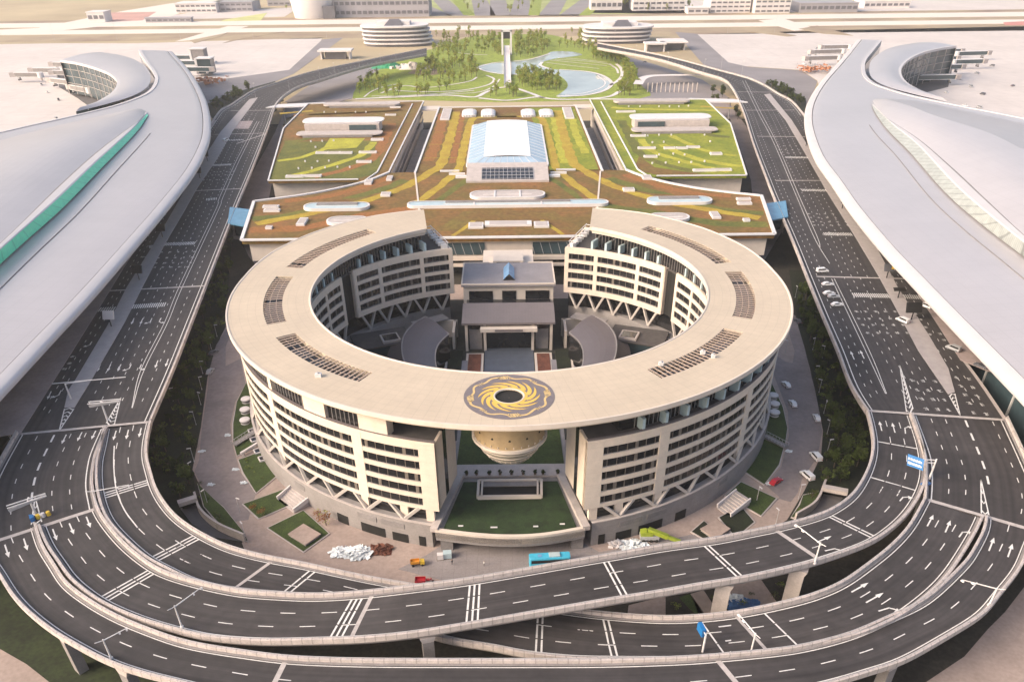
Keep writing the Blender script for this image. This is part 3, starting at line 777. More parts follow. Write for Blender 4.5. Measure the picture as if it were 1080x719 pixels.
# ------------------------------------------------------------------ the ring hotel
HC_ = Vector((0.0, 246.7, 0.0))
def pp(r, phi, z=0.0):
    a = radians(phi)
    return Vector((HC_.x+r*sin(a), HC_.y-r*cos(a), z))
hotel = thing('ring_hotel', 'large ring shaped hotel with tan roof and cream facades inside the loop roads', 'hotel', (HC_.x, HC_.y, G0))
def arc(mb, r0, r1, z0, z1, a, b, step=2.0, cap=True):
    n = max(2, int(abs(b-a)/step)+1)
    A = [a+(b-a)*i/n for i in range(n+1)]
    f0 = r0 if callable(r0) else (lambda p: r0); f1 = r1 if callable(r1) else (lambda p: r1)
    rows = [[pp(f0(t), t, z0) for t in A], [pp(f0(t), t, z1) for t in A], [pp(f1(t), t, z1) for t in A], [pp(f1(t), t, z0) for t in A], [pp(f0(t), t, z0) for t in A]]
    mb.grid(rows)
    if cap:
        for t in (a, b): mb.face([pp(f0(t), t, z0), pp(f0(t), t, z1), pp(f1(t), t, z1), pp(f1(t), t, z0)])
ZR1, ZR0 = 36.0, 34.7
def r_out(phi):
    a = abs(phi)
    k = [(0, 89.6), (20, 88.9), (45, 88.2), (80, 87.8), (95, 87.7), (110, 89.2), (125, 89.9), (143, 89.4), (157, 86.2)]
    for (p, q), (p2, q2) in zip(k, k[1:]):
        if a <= p2: return q+(q2-q)*(a-p)/(p2-p)
    return k[-1][1]
outer = [pp(r_out(p), p) for p in [x*1.5 for x in range(-104, 105)]]
outer = [pp(r_out(-156.8), -156.8)]+outer+[pp(r_out(156.8), 156.8)]
inner = [pp(62.8, p) for p in [x*1.5 for x in range(100, -101, -1)]]
inner = [pp(63.2, 150.8)]+inner+[pp(63.2, -150.8)]
EM = Vector((-.3, 171.6, 0))
LV = [(-58.8, -30.0), (-95.6, -66.2), (-136.0, -101.8), (30.0, 58.8), (66.2, 95.6), (101.8, 136.0)]
LR0, LR1 = 71.3, 77.0
holes = [[(EM.x+3.4*cos(t*pi/16), EM.y+3.4*sin(t*pi/16)) for t in range(32)]]
for a, b in LV:
    n = 16; A = [a+(b-a)*i/n for i in range(n+1)]
    holes.append([tuple(pp(LR0, t)[:2]) for t in A]+[tuple(pp(LR1, t)[:2]) for t in reversed(A)])
roof = slab('roof', [(p.x, p.y) for p in outer+inner], ZR0, ZR1, 'ringroof', hotel, holes)
mb = MB()                                   # rolled edges of the roof
def lip(P, s, w=.55):
    rows = []
    for dz, dr in ((-.02, -w), (.16, -w*.7), (.16, .05), (-1.0, .12)):
        rows.append([pp(P(t)+s*dr, t, ZR1+dz) for t in [x*1.5 for x in range(-104, 105)]])
    mb.grid(rows)
lip(r_out, 1)
mb2 = MB(); rows = []
for dz, dr in ((-.02, .5), (.18, .35), (.18, -.05), (-1.1, -.1)):
    rows.append([pp(62.8+dr, t, ZR1+dz) for t in [x*1.5 for x in range(-100, 101)]])
mb.grid(rows)
mb.build('edge_trim', 'cream_lt', roof)
for a, b in LV:
    mb = MB(); n = int((b-a)*radians(1)*74/1.5)
    for i in range(n):
        t = a+(b-a)*(i+.5)/n
        q0, q1 = pp(LR0-.02, t, ZR1-.12), pp(LR1+.02, t, ZR1-.12)
        if rnd.random() < .93: mb.bar(q0, q1, .5, .12)
    for r in (LR0+1.9, LR0+3.8):
        P = [pp(r, a+(b-a)*i/16, ZR1-.32) for i in range(17)]
        for p, q in zip(P, P[1:]): mb.bar(p, q, .16, .12)
    mb.build('louvre_panel', 'slat', roof)
    mb = MB(); arc(mb, LR0-.3, LR1+.3, ZR0-.5, ZR0-.1, a-.3, b+.3); mb.build('pit_shade_floor', 'dark', roof)  # near-black floor painting the shade below the louvre slats
# sun emblem round the oculus: a raised grey disc with swirling golden rays and a ring of flying curls
mb = MB(); N = 72
ring = lambda r, z: [Vector((EM.x+r*cos(2*pi*k/N), EM.y+r*sin(2*pi*k/N), z)) for k in range(N)]
mb.use('emblem_grey'); mb.grid([ring(11.2, ZR1-.01), ring(11.2, ZR1+.07), ring(3.7, ZR1+.07)], close=True)
mb.use('emblem_gold'); mb.grid([ring(4.6, ZR1+.075), ring(4.5, ZR1+.12), ring(3.8, ZR1+.12)], close=True)
mb.use('cream_lt'); mb.grid([ring(3.85, ZR1+.125), ring(3.85, ZR1+.16), ring(3.55, ZR1+.16), ring(3.4, ZR1-.3)], close=True)
mb.use('emblem_gold')
for k in range(12):
    A0 = 2*pi*k/12; L_ = []; R_ = []
    for i in range(9):
        t = i/8; r = 4.4+3.3*t**.85; a = A0+1.05*t+.10
        w = 1.35*(1-t)**.7*(1 if i else .9)+.02
        c = Vector((EM.x+r*cos(a), EM.y+r*sin(a), ZR1+.10)); d = Vector((-sin(a-.6), cos(a-.6), 0)); n_ = Vector((cos(a-.45), sin(a-.45), 0))
        L_.append(c+n_*w*.5); R_.append(c-n_*w*.5)
    mb.grid([L_, R_])
mb.use('emblem_pale')
for k in range(4):
    A0 = 2*pi*k/4+.1
    def arcpt(a, r): return Vector((EM.x+r*cos(a), EM.y+r*sin(a), ZR1+.10))
    strip_mesh(mb, [arcpt(A0+.12+.62*i/8, 9.55+.5*sin(i*.7)) for i in range(9)], .62)
    strip_mesh(mb, [arcpt(A0-.12-.6*i/8, 9.4-.5*sin(i*.7)) for i in range(9)], .55)
    for j in range(5):
        strip_mesh(mb, [arcpt(A0+(j-2)*.055, 8.75), arcpt(A0+(j-2)*.075+.02, 9.6), arcpt(A0+(j-2)*.05+.05, 10.35)], .34 if j != 2 else .6)
    for j in range(3):
        strip_mesh(mb, [arcpt(A0+.72+j*.06, 9.0), arcpt(A0+.68+j*.07, 9.9)], .25)
mb.build('emblem', None, roof)
mb = MB(); mb.grid([ring(3.42, ZR1-.1), ring(3.3, ZR1-.45), ring(.1, ZR1-.4)], close=True); mb.build('oculus_shaft', 'dark', roof)
# golden bowl below the oculus
def lathe(c, prof, N=48):
    g = MB()
    g.grid([[Vector((c.x+r*cos(2*pi*k/N), c.y+r*sin(2*pi*k/N), z)) for k in range(N)] for r, z in prof], close=True)
    return g
bowl = lathe(EM, [(7.0, 34.6), (7.8, 31.5), (8.5, 28.3), (9.1, 25.9)]).build('bowl', 'gold', hotel, smooth=True)
lathe(EM, [(9.1, 25.9), (9.6, 25.8), (9.6, 25.1), (9.2, 25.0), (9.0, 24.7)]).build('bowl_rim', 'cream_lt', bowl)
lathe(EM, [(8.8, 25.0), (7.9, 23.1), (6.9, 21.4), (6.0, 20.2), (5.8, 19.7), (4.4, 19.3), (.1, 19.2)]).build('bowl_skirt', mat('bowl_glass', (.30, .27, .22), .35, .2, .8), bowl, smooth=True)
mb = MB()
for k in range(30):
    a = 2*pi*k/30
    mb.bar(EM+Vector((9.4*cos(a), 9.2*sin(a), 26.7)), EM+Vector((6.1*cos(a+.15), 6.1*sin(a+.15), 20.1)), .18, .18)
for z_, r in ((23.8, 8.4), (22.2, 7.5), (20.8, 6.4)):
    P = [EM+Vector((r*cos(2*pi*k/40), r*sin(2*pi*k/40), z_)) for k in range(41)]
    for p, q in zip(P, P[1:]): mb.bar(p, q, .15, .15)
mb.build('bowl_frame', 'cream_lt', bowl)
mb = MB()
for k in range(12):
    a = 2*pi*k/12; mb.tube(EM+Vector((8.35*cos(a), 8.35*sin(a), 28.2)), EM+Vector((8.6*cos(a), 8.6*sin(a), 28.15)), .3)
mb.build('bowl_lamp', 'dark', bowl)
for s in (-1, 1):                            # link bridges from the bowl to the wings
    mb = MB()
    for r, z_ in ((80, 33.4), (80, 30.2), (69.5, 33.4), (69.5, 30.2)):
        P = [pp(r, s*t, z_) for t in (6.5, 8, 10, 12.5, 14)]
        for p, q in zip(P, P[1:]): mb.bar(p, q, .45, .45)
    for r in (80, 69.5):
        for t0, t1 in ((6.5, 9.2), (9.2, 12)): mb.bar(pp(r, s*t0, 30.2), pp(r, s*t1, 33.4), .25, .25); mb.bar(pp(r, s*t1, 30.2), pp(r, s*t0, 33.4), .25, .25)
    br = mb.build('link_truss', 'cream_lt', hotel)
    mb = MB(); arc(mb, 69.8, 79.7, 30.0, 30.3, s*6.5, s*14, 1.5); arc(mb, 70.1, 79.4, 30.5, 34.6, s*6.7, s*14, 1.5); mb.build('link_glazing', 'glass_teal', br)

# wings
ZB0, ZB1, ZP = 7.3, 27.6, 3.4
FL = 3.75
PH0 = 12.55
def r_face(phi):
    return 86.0
def r_in(phi):
    a = abs(phi)
    if a < 118: return 65.5
    return 65.8-(a-118)/(158.7-118)*5.6
def wing(s, side):
    A = lambda p: s*p
    hs = [(ZB0, ZB0+1.1)]+[(ZB0+FL*k-.22, ZB0+FL*k+1.05) for k in range(1, 5)]+[(ZB1-1.9, ZB1)]
    ZI = ZB0+FL-1.0
    hsi = [(ZI, ZB0+FL+1.05)]+hs[2:]
    mb = MB()                                # dark core with the floors behind the windows
    arc(mb, lambda p: r_in(p)+1.4, 84.9, ZI+.1, ZB1-.6, A(PH0+.6), A(158.1))
    core = mb.build('wing_core', 'dark', hotel)
    pil_o = [(12.55, 15.4), (26.0, 28.0), (49.0, 51.0), (64, 66), (88, 90), (112, 114), (136, 138), (157.3, 158.7)]
    bays_o = [(15.4, 26.0), (28.0, 49.0), (51.0, 64), (66, 88)]
    mb = MB()
    for z0, z1 in hs: arc(mb, 84.6, 86.0, z0, z1, A(PH0), A(158.7), 1.5)
    for a, b in pil_o: arc(mb, 84.25, 86.06, ZB0+.02, ZB1-.02, A(a), A(b), 1)
    if side == 'left': arc(mb, 84.3, 86.03, ZB0+.01, ZB1-.01, A(88), A(157), 2)
    mb.build('outer_wall', 'cream', hotel)
    for a, b in bays_o:
        for k in range(5):
            z0 = hs[k][1]; z1 = hs[k+1][0]
            window(hotel, 85.72, a-.05, b+.05, z0, z1, s, 1)
    # end wall towards the front gap
    mb = MB()
    P0, P1 = pp(86.04, A(PH0)), pp(66.3, A(PH0))
    u = (P1-P0).normalized(); nrm = Vector((-s*cos(radians(PH0)), -sin(radians(PH0)), 0))
    def wallbox(t0, t1, z0, z1, th=.7):
        a_, b_ = P0+u*t0, P0+u*t1; q = [a_, b_, b_-nrm*th, a_-nrm*th]
        mb.prism([(v.x, v.y) for v in q], z0, z1)
    wallbox(0, 6.8, ZB0, ZB1); wallbox(9.6, 17.5, ZB0, ZB1)
    mb.build('end_wall', 'cream', hotel)
    mb = MB(); wallbox(6.8, 9.6, ZB0+.2, ZB1-.4, .5)
    mb.build('stair_glazing', 'glass', hotel)
    # inner facade: a long side block, a recess and the back block
    mb = MB()
    seg = [(PH0+3, 114.5), (120.4, 158.7)]
    for a, b in seg:
        f = lambda p: r_in(p); g = lambda p: r_in(p)+1.6
        for z0, z1 in hsi: arc(mb, f, g, z0, z1, A(a), A(b), 1.5)
    for a, b in [(33, 35), (55, 57), (72, 73.6), (90, 91.4), (104, 105.2), (113.3, 114.5), (120.4, 121.6), (130.5, 131.9), (146.6, 148), (157.4, 158.7)]:
        arc(mb, lambda p: r_in(p)-.06, lambda p: r_in(p)+1.55, ZI+.02, ZB1-.02, A(a), A(b), 1)
    for e in (114.5, 120.4, 158.7):
        arc(mb, lambda p: r_in(p)+.1, 84.3 if e > 150 else 72, ZI+.04, ZB1-.04, A(e-.25), A(e+.2), .3)
    mb.build('inner_wall', 'cream', hotel)
    for a, b in [(73.6, 90), (91.4, 104), (105.2, 113.3), (121.6, 130.5), (131.9, 146.6), (148, 157.4)]:
        for k in range(4):
            window(hotel, lambda p: r_in(p)+.3, a-.05, b+.05, hsi[k][1], hsi[k+1][0], s, -1)
    mb = MB(); arc(mb, 70.5, 72, ZB0, ZB1+1, A(114.6), A(120.3), 2); mb.build('stair_glazing', 'glass', hotel)
    mb = MB()
    for k in range(1, 5): arc(mb, 69.6, 70.6, ZB0+FL*k-.4, ZB0+FL*k+.4, A(114.6), A(120.3), 2)
    mb.build('stair_landing', 'cream_lt', hotel)
    # slanted columns
    for r_, a0, a1, st in ((85.6, 16, 92, 6.3), (None, 72, 155, 7.0)):
        t = a0; k = 0
        while t < a1:
            rr = r_ if r_ else r_in(t)+.7
            if not (r_ is None and 113 < t < 121):
                mb = MB()
                foot = pp(rr+(.9 if r_ else -.3), A(t+st/2), ZP+(-.05 if r_ else .1)); zt = ZB0 if r_ else ZI; w_ = .8 if r_ else .8
                mb.bar(pp(rr, A(t+.25), zt+.1), foot, w_, w_)
                mb.bar(pp(rr, A(t+st-.25), zt+.1), foot+Vector((0, 0, .012)), w_*.97, w_*.97)
                mb.build('slanted_column', 'column', hotel)
            t += st*(1.18 if r_ else 1.02)
    for t in (13.6, 18.5, 26.5, 49.5):
        mb = MB(); arc(mb, 84.4, 85.7, ZP, ZB0+.05, A(t), A(t+1.5), .5); mb.build('square_column', 'cream', hotel)
    mb = MB(); arc(mb, lambda p: r_in(p)+3.4, 84.9, ZP-.2, ZI+.3, A(14.5), A(158)); mb.build('undercroft_glazing', 'glass', hotel)
    # podium
    mb = MB(); arc(mb, 64.5, 87.3, G0-.5, ZP, A(13.9), A(158)); pod = mb.build('podium', 'podium', hotel)
    mb = MB(); arc(mb, 86.7, 87.36, ZP-.02, ZP+.25, A(13.9), A(150)); mb.build('coping', 'concrete', pod)
    for a, b, z0, z1 in ((15.2, 16.4, -3.9, -.8), (18.5, 21.5, -3.9, -1.2), (23, 28, -3.9, -1.0), (31, 33.5, -3.9, -1.0)):
        mb = MB(); arc(mb, 87.0, 87.45, z0, z1, A(a), A(b), .5); mb.build('doorway', 'dark', pod)
    for a, b in ((19, 23.5), (24.5, 28.5), (42, 45)):
        mb = MB(); arc(mb, 87.1, 87.42, .6, 2.2, A(a), A(b), .5); mb.build('vent_grille', 'concrete_dk', pod)
    # top storey set back under the roof
    mb = MB(); arc(mb, 67.2, 82.6, ZB1-.3, ZR0-.02, A(22 if side == 'left' else 19), A(150))
    if side == 'left': arc(mb, 82.5, 84.6, ZB1-.2, ZR0-.3, A(26.3), A(140))
    top = mb.build('top_storey', 'glass', hotel)
    mb = MB()
    t = 22.0
    while t < 148:
        rm = 84.65 if side == 'left' and t > 26.3 else 82.7; mb.bar(pp(rm, A(t), ZB1-.2), pp(rm, A(t), ZR0), .2, .2); t += .95
    mb.build('mullion', 'concrete_dk', top); mb = MB()
    t = 60.0
    while t < 150:
        mb.bar(pp(67.1, A(t), ZB1-.2), pp(67.1, A(t), ZR0), .2, .2); t += 1.2
    mb.build('mullion', 'concrete_dk', top)
    mb = MB()
    for r0, r1, a, b in ((85.1, 85.95, PH0, 158.7),): arc(mb, r0, r1, ZB1-.01, ZB1+.55, A(a), A(b), 2)
    arc(mb, lambda p: r_in(p)+.05, lambda p: r_in(p)+.8, ZB1-.01, ZB1+.5, A(60), A(114.5), 2); arc(mb, lambda p: r_in(p)+.05, lambda p: r_in(p)+.8, ZB1-.01, ZB1+.5, A(120.4), A(158.7), 2)
    mb.build('terrace_parapet', 'cream', hotel)
    mb = MB(); arc(mb, lambda p: r_in(p)+.8, 85.1, ZB1-.62, ZB1-.1, A(PH0+.3), A(158.5), 2); mb.build('terrace_floor', 'terrace', hotel)
    mb = MB(); arc(mb, 85.05, 86.0, ZB1+.55, ZB1+.72, A(PH0), A(150), 2); mb.build('parapet_coping', 'roofdark', hotel)
    if side == 'left':
        for a, b in ((33.5, 38.9), (20.8, 26.3), (49.0, 50.2)):
            mb = MB(); arc(mb, 82.5, 85.6, ZB1, ZR0, A(a), A(b), 1.5); mb.build('blank_wall', 'cream', hotel)
    else:
        for a in [16.5+i*4.6 for i in range(16)]:
            mb = MB(); arc(mb, 82.7, 85.3, ZB1+.1, ZB1+3.6, A(a+6), A(a+6.55), .5); mb.build('terrace_screen', 'pale_blue', hotel)
    for a in [70+i*5.1 for i in range(9)]+[124+i*5.0 for i in range(6)]:
        mb = MB(); arc(mb, lambda p: r_in(p)+1.0, 67.1, ZB1+.1, ZB1+3.2, A(a), A(a+.75), .5); mb.build('terrace_screen', 'pale_blue', hotel)
    # equipment on the open end terrace
    mb = MB()
    for i in range(7):
        c = pp(62.5+i*3.2, A(156.5), ZB1+.9); mb.box(c, (1.6+rnd.random(), 1.4, 1.5), rnd.random())
    for r in (63, 70, 78, 84):
        mb.bar(pp(r, A(154.6), ZB1+2.2), pp(r, A(158), ZB1+2.2), .22, .22); mb.bar(pp(r, A(158), ZB1-.1), pp(r, A(158), ZB1+2.2), .2, .2)
    mb.bar(pp(62, A(158), ZB1+2.2), pp(85, A(158), ZB1+2.2), .22, .22)
    mb.build('roof_plant', 'white', hotel)
def window(parent, r, a, b, z0, z1, s, out):
    """one strip window: glass set back behind the wall with pale panels and a sill rail"""
    mb = MB(); f = r if callable(r) else (lambda p: r)
    n = max(2, int((b-a)/1.5)); A = [a+(b-a)*i/n for i in range(n+1)]
    mb.use('glass'); mb.grid([[pp(f(t), s*t, z0-.05) for t in A], [pp(f(t), s*t, z1+.05) for t in A]])
    mb.use('panel_lt')
    w = radians(1)*f(a); m = max(2, int((b-a)*w/2.4)); k = 0
    for i in range(m):
        t = a+(b-a)*(i+.5)/m
        if rnd.random() < .25:
            d = .45/w
            q = [pp(f(t-d)+out*.08, s*(t-d)), pp(f(t+d)+out*.08, s*(t+d)), pp(f(t+d)-.02, s*(t+d)), pp(f(t-d)-.02, s*(t-d))]
            mb.prism([(v.x, v.y) for v in q], z0-.03, z1+.03)
        else:
            d = .07/w
            q = [pp(f(t-d)+out*.08, s*(t-d)), pp(f(t+d)+out*.08, s*(t+d)), pp(f(t+d), s*(t+d)), pp(f(t-d), s*(t-d))]
            mb.prism([(v.x, v.y) for v in q], z0-.03, z1+.03)
    mb.use('steel')
    P = [pp(f(t)+out*.3, s*t, z0+.35) for t in A]
    for p, q in zip(P, P[1:]): mb.bar(p, q, .07, .07)
    return mb.build('window', None, parent)
wing(-1, 'left'); wing(1, 'right')
mb = MB(); arc(mb, 84.7, 87.4, 34.3, 34.72, -156, 156, 2); arc(mb, 63.3, 67.0, 33.8, 34.72, -150, 150, 2); mb.build('soffit', 'cream_lt', hotel)
# small rooftop units
for px, py, l in ((336, 397, 1.6), (741, 373, 1.2), (752, 377, 1.0), (697, 385, 1.2)):
    p = at(px, py, ZR1)
    t = thing('roof_unit', 'small pale machine on the ring roof, at (%s) louvre' % ('the front left' if px < 500 else 'the front right'), 'roof unit', p, 0, 'small machines on the ring roof')
    t['label'] = 'small pale machine standing on the tan ring roof below the front left louvre panel' if px < 500 else 'small pale machine on the front right louvre panel of the ring roof'
    mb = MB(); mb.box((0, 0, .45), (l, l*.8, .9)); mb.build('casing', 'white', t, local=True)
    mb = MB(); mb.tube((0, 0, .9), (0, 0, 1.3), .3); mb.build('fan', 'steel', t, local=True)
# ------------------------------------------------------------------ hall, side roofs and gardens inside the ring
hall = thing('entrance_hall', 'low stone hall with a flat grey roof and brown porch inside the ring', 'hall', (0, 300, G0))
def hb(name, x0, x1, y0, y1, z0, z1, m, parent=None):
    mb = MB(); mb.box(((x0+x1)/2, (y0+y1)/2, (z0+z1)/2), (x1-x0, y1-y0, z1-z0)); return mb.build(name, m, parent or hall)
hb('wall', -18.2, 17.6, 302.5, 324.5, G0, 13.2, 'cream_lt')
rf = slab('roof', [(-18.9, 301.2), (18.3, 301.2), (18.3, 325.6), (-18.9, 325.6)], 13.2, 14.0, 'roofgrey', hall)
mb = MB()
for x0, y0, x1, y1 in ((-18.9, 301.4, 18.3, 301.4), (-18.7, 301.4, -18.7, 325.4), (18.1, 301.4, 18.1, 325.4), (-18.9, 325.4, -8, 325.4), (8, 325.4, 18.3, 325.4)): mb.bar((x0, y0, 14.15), (x1, y1, 14.15), .5, .5)
mb.build('parapet', 'cream_lt', rf)
mb = MB(); mb.add([(-2.2, 306, 14), (2.2, 306, 14), (2.2, 320, 14), (-2.2, 320, 14), (0, 306, 16.2), (0, 320, 16.2)], [(0, 1, 4), (3, 5, 2), (0, 4, 5, 3), (1, 2, 5, 4)]); mb.build('ridge_skylight', 'glass_blue', rf)
mb = MB(); mb.add([(-2.5, 305.7, 14), (2.5, 305.7, 14), (2.3, 305.7, 14.3), (0, 305.7, 16.6), (-2.3, 305.7, 14.3)], [(0, 1, 2, 3, 4)]); mb.build('gable', 'glass', rf)
for x0, x1 in ((-16, -6.5), (-2.8, 2.8), (6.5, 16)):
    hb('window', x0, x1, 302.3, 302.7, 7.5, 11.0, 'glass')
porch = slab('porch_roof', [(-18, 278), (17.2, 278), (17.2, 292.4), (-18, 292.4)], 8.6, 9.2, 'roofdark', hall)
mb = MB(); mb.add([(-18, 278, 8.2), (17.2, 278, 8.2), (17.2, 292.4, 10.2), (-18, 292.4, 10.2)], [(0, 1, 2, 3)]); 
bpy.data.objects.remove(porch)
mb = MB(); mb.prism([(-18, 278), (17.2, 278), (17.2, 292.4), (-18, 292.4)], 7.4, [8.2, 8.2, 10.2, 10.2]); porch = mb.build('porch_roof', 'roofdark', hall)
hb('porch_wall', -17, 16.4, 281, 302.4, G0, 7.4, 'glass')
hb('porch_beam', -11, 10.4, 276.2, 279.4, 5.2, 6.6, 'cream_lt')
hb('sign_board', -5.5, 5, 276.05, 276.18, 5.5, 6.3, 'roofdark')
for x in (-16.4, -9.4, 8.8, 15.8): hb('porch_column', x-.5, x+.5, 279, 280, G0, 7.4, 'cream_lt')
for x in (-13, 12.4): hb('door_frame', x-2.4, x+2.4, 280.7, 281.05, G0, 4.5, 'concrete_dk')
# plaza of the court
def px_poly(px, z): return [(p.x, p.y) for p in pts(px, z)]
tag(slab('court_plaza', [(-9.6, 240), (9, 240), (9, 281), (-9.6, 281)], G0-.2, G0+.5, seams(mat('blue_grey_paving', (.10, .115, .145), .5, .12, .3), 3, 3, .85, .08)), kind='structure')
tag(slab('court_paving', [(-62, 215), (62, 215), (62, 330), (-62, 330)], G0-.2, G0+.3, mat('court_ground', (.032, .032, .026), .9, .35, .2)), kind='structure')
for s in (-1, 1):
    w = 'left' if s < 0 else 'right'
    cx = -13.2 if s < 0 else 12.6
    t = thing('flower_bed', 'red planted bed with a white border, %s of the court plaza' % w, 'flower bed', (cx, 267, G0))
    mb = MB(); mb.box((cx, 267, G0+.6), (6.6, 17.5, .9)); mb.build('border', 'cream_lt', t)
    mb = MB(); mb.box((cx, 267.4, G0+1.1), (4.8, 14.5, .3)); mb.build('red_plants', 'soil_red', t)
    cx = -20.5 if s < 0 else 19.9
    t = thing('hedge_bed', 'dark green hedge bed %s of the court plaza' % w, 'hedge', (cx, 262, G0))
    mb = MB(); mb.box((cx, 264, G0+.9), (5.2, 26, 1.4)); mb.build('hedge', 'shrubby', t)
    mb = MB(); mb.box((cx+s*3.2, 264, G0+.8), (.7, 28, 1.4)); mb.build('low_wall', 'cream_lt', t)
    # sweeping side hall
    t = thing('side_hall', 'sweeping grey crescent roof %s of the entrance hall' % w, 'hall', (s*33, 270, G0))
    O1 = [(449, 334, 9.5), (437, 341), (428.5, 350), (424.5, 359), (424, 370), (427, 382), (436, 396), (450, 408)]
    I1 = [(473.5, 352.5, 7.2), (467, 358), (462, 364), (459.5, 371), (459, 378), (460, 386), (464, 394), (470, 400)]
    O2 = [(437, 343, 3.6), (424, 351), (415, 360), (410, 370), (409, 380), (412, 393), (422, 406), (436, 418)]
    mir = lambda P_: [Vector((p.x*(1 if s < 0 else -1)-(0 if s < 0 else .4), p.y, p.z)) for p in P_]
    o1, i1, o2 = (mir(resample(sm(q), 40)) for q in (O1, I1, O2))
    dz = lambda P_, z_: [Vector((p.x, p.y, z_)) for p in P_]
    g = MB(); rows = [[a_.lerp(b_, k/6)+Vector((0, 0, .9*sin(pi*k/6))) for a_, b_ in zip(o1, i1)] for k in range(7)]
    g.grid(rows); g.grid([[r[0] for r in rows], [r[0]-Vector((0, 0, .8)) for r in rows]]); g.grid([dz(o1, 8.7), o1]); g.grid([i1, dz(i1, 6.5)])
    g.build('crescent_roof', mat('crescent_roof_metal', (.105, .09, .096), .5, .08, .2), t)
    g = MB()
    for P_, z_ in ((o1, 9.62), (i1, 7.32)):
        for a_, b_ in zip(P_, P_[1:]): g.bar(Vector((a_.x, a_.y, z_)), Vector((b_.x, b_.y, z_)), .45, .22)
    g.bar(o1[0]+Vector((0, 0, .1)), i1[0]+Vector((0, 0, .1)), .4, .25); g.build('roof_rim', 'concrete_dk', t)
    g = MB(); g.grid([[p+Vector((0, 0, -4.2)) for p in o1], o2, dz(o2, 3.0)]); g.build('lower_roof', mat('lower_roof_metal', (.06, .05, .05), .6, .08, .2), t)
    g = MB(); g.grid([dz(o1, G0), dz(o1, 8.7)]); g.grid([dz(i1, G0), dz(i1, 6.6)]); g.grid([dz(o2, G0), dz(o2, 3.0)]); g.face([(o1[0].x, o1[0].y, G0), (i1[0].x, i1[0].y, G0), (i1[0].x, i1[0].y, 6.6), (o1[0].x, o1[0].y, 8.6)]); g.build('wall', 'glass', t)
    c_ = sum(i1, Vector())/40+Vector((-s*7.5, 0, 0))
    g = MB(); g.prism([(p.x+(c_.x-p.x)*.12, p.y) for p in i1[2:]]+[(c_.x+(-s)*1.5, i1[-1].y), (c_.x+(-s)*1.5, i1[2].y)], G0+.3, G0+1.4); g.build('inner_planter', 'roofgrey', t)
    # pergola strip behind
    g = MB(); g.box((s*25.0, 292.5, G0+3.6), (9, 1.2, 7.2)); g.box((s*21.5, 287, G0+3.6), (1.0, 12, 7.2)); g.build('link_wall', 'cream_lt', t)
    g = MB(); g.box((s*31, 290, 4.2), (14, 5.5, .4), s*-.55); g.build('terrace_slab', 'concrete_dk', t)
    # glass pavilion with a square skylight
    t = thing('glass_pavilion', 'dark glass pavilion with a square skylight, %s inside the ring' % w, 'pavilion', (s*47, 275, G0))
    g = MB(); g.box((s*48, 274, 0), (20, 13, 8), s*-.35); g.build('wall', 'glass_teal', t)
    g = MB(); g.box((s*48, 274, 4.2), (21, 14, .5), s*-.35); rfp = g.build('roof', 'terrace', t)
    g = MB(); g.box((s*44.5, 273, 4.9), (6.6, 6.6, .9), s*-.35); sk = g.build('skylight_frame', 'concrete', rfp)
    g = MB(); g.box((s*44.5, 273, 5.37), (5.4, 5.4, .06), s*-.35); g.build('skylight_pane', 'glass', rfp)
    for k in range(3):
        q = pp(57.5-k*1.0, s*(96+k*13), G0)
        bedlab = ['dark shrub bed under the inner facade, nearest the camera, %s', 'dark shrub bed under the inner facade, middle one, %s', 'dark shrub bed under the inner facade, next to the rear columns, %s'][k] % w
        t2 = thing('shrub_bed', bedlab, 'shrub bed', q)
        g = MB(); arc(g, 53-k*2, 60-k*2, G0, G0+1.6, s*(90+k*13), s*(101+k*13)); g.build('shrubs', 'shrubby', t2)
        g = MB(); arc(g, 52.5-k*2, 53-k*2, G0, G0+1.9, s*(90+k*13), s*(101+k*13)); g.build('edging', 'concrete', t2)
# rear link between hall and transport centre
t = thing('rear_link', 'pale stepped stone link between the grey hall roof and the planted roof', 'link building', (0, 335, G0))
mb = MB(); mb.box((-.3, 340, 3), (22, 26, 14)); mb.build('stone_block', 'cream_lt', t)
mb = MB(); mb.box((-.3, 338, 11), (13, 12, 3)); mb.build('upper_block', 'cream_lt', t)
mb = MB(); mb.box((-.3, 331.8, 11), (10, .5, 1.8)); mb.build('window', 'glass', t)
for s in (-1, 1):
    mb = MB(); mb.add([(s*11, 333, 10), (s*19, 333, 5.5), (s*19, 329, 5.5), (s*11, 329, 10), (s*11, 333, 9), (s*19, 333, 4.5), (s*19, 329, 4.5), (s*11, 329, 9)], [(0, 1, 2, 3), (4, 7, 6, 5), (0, 4, 5, 1), (3, 2, 6, 7), (1, 5, 6, 2)]); mb.build('stair_flight', 'concrete', t)

# ------------------------------------------------------------------ front lawn terrace
ter = thing('lawn_terrace', 'raised lawn terrace with a curved pale front wall between the two hotel wings', 'terrace', (0, 165, G0))
ZT = 3.0
P = sm([(467, 559), (500, 562.5), (538, 563.8), (575, 562.5), (609, 557.5)], ZT)
poly = [(p.x, p.y) for p in P]+[(p.x, p.y) for p in pts([(588, 507), (489, 508)], ZT)]
slab('turf', poly, ZT-.3, ZT, mat('shaded_grass', (.016, .034, .008), .95, .45, .35, fine=.35, bump=.5), ter)  # grass colour darkened to carry the shade lying on this lawn
F = sm([(459, 559), (500, 564), (538, 566), (575, 564), (617, 557)], ZT+.35)
mb = MB()
dn = lambda P_, d: [q+Vector((0, 0, d)) for q in P_]
bk = [q+Vector((0, 1.1, 0)) for q in F]
mb.grid([bk, F, dn(F, -2.6), dn([q+Vector((0, .8, 0)) for q in F], -3.1)]); mb.build('front_wall', 'cream_lt', ter)
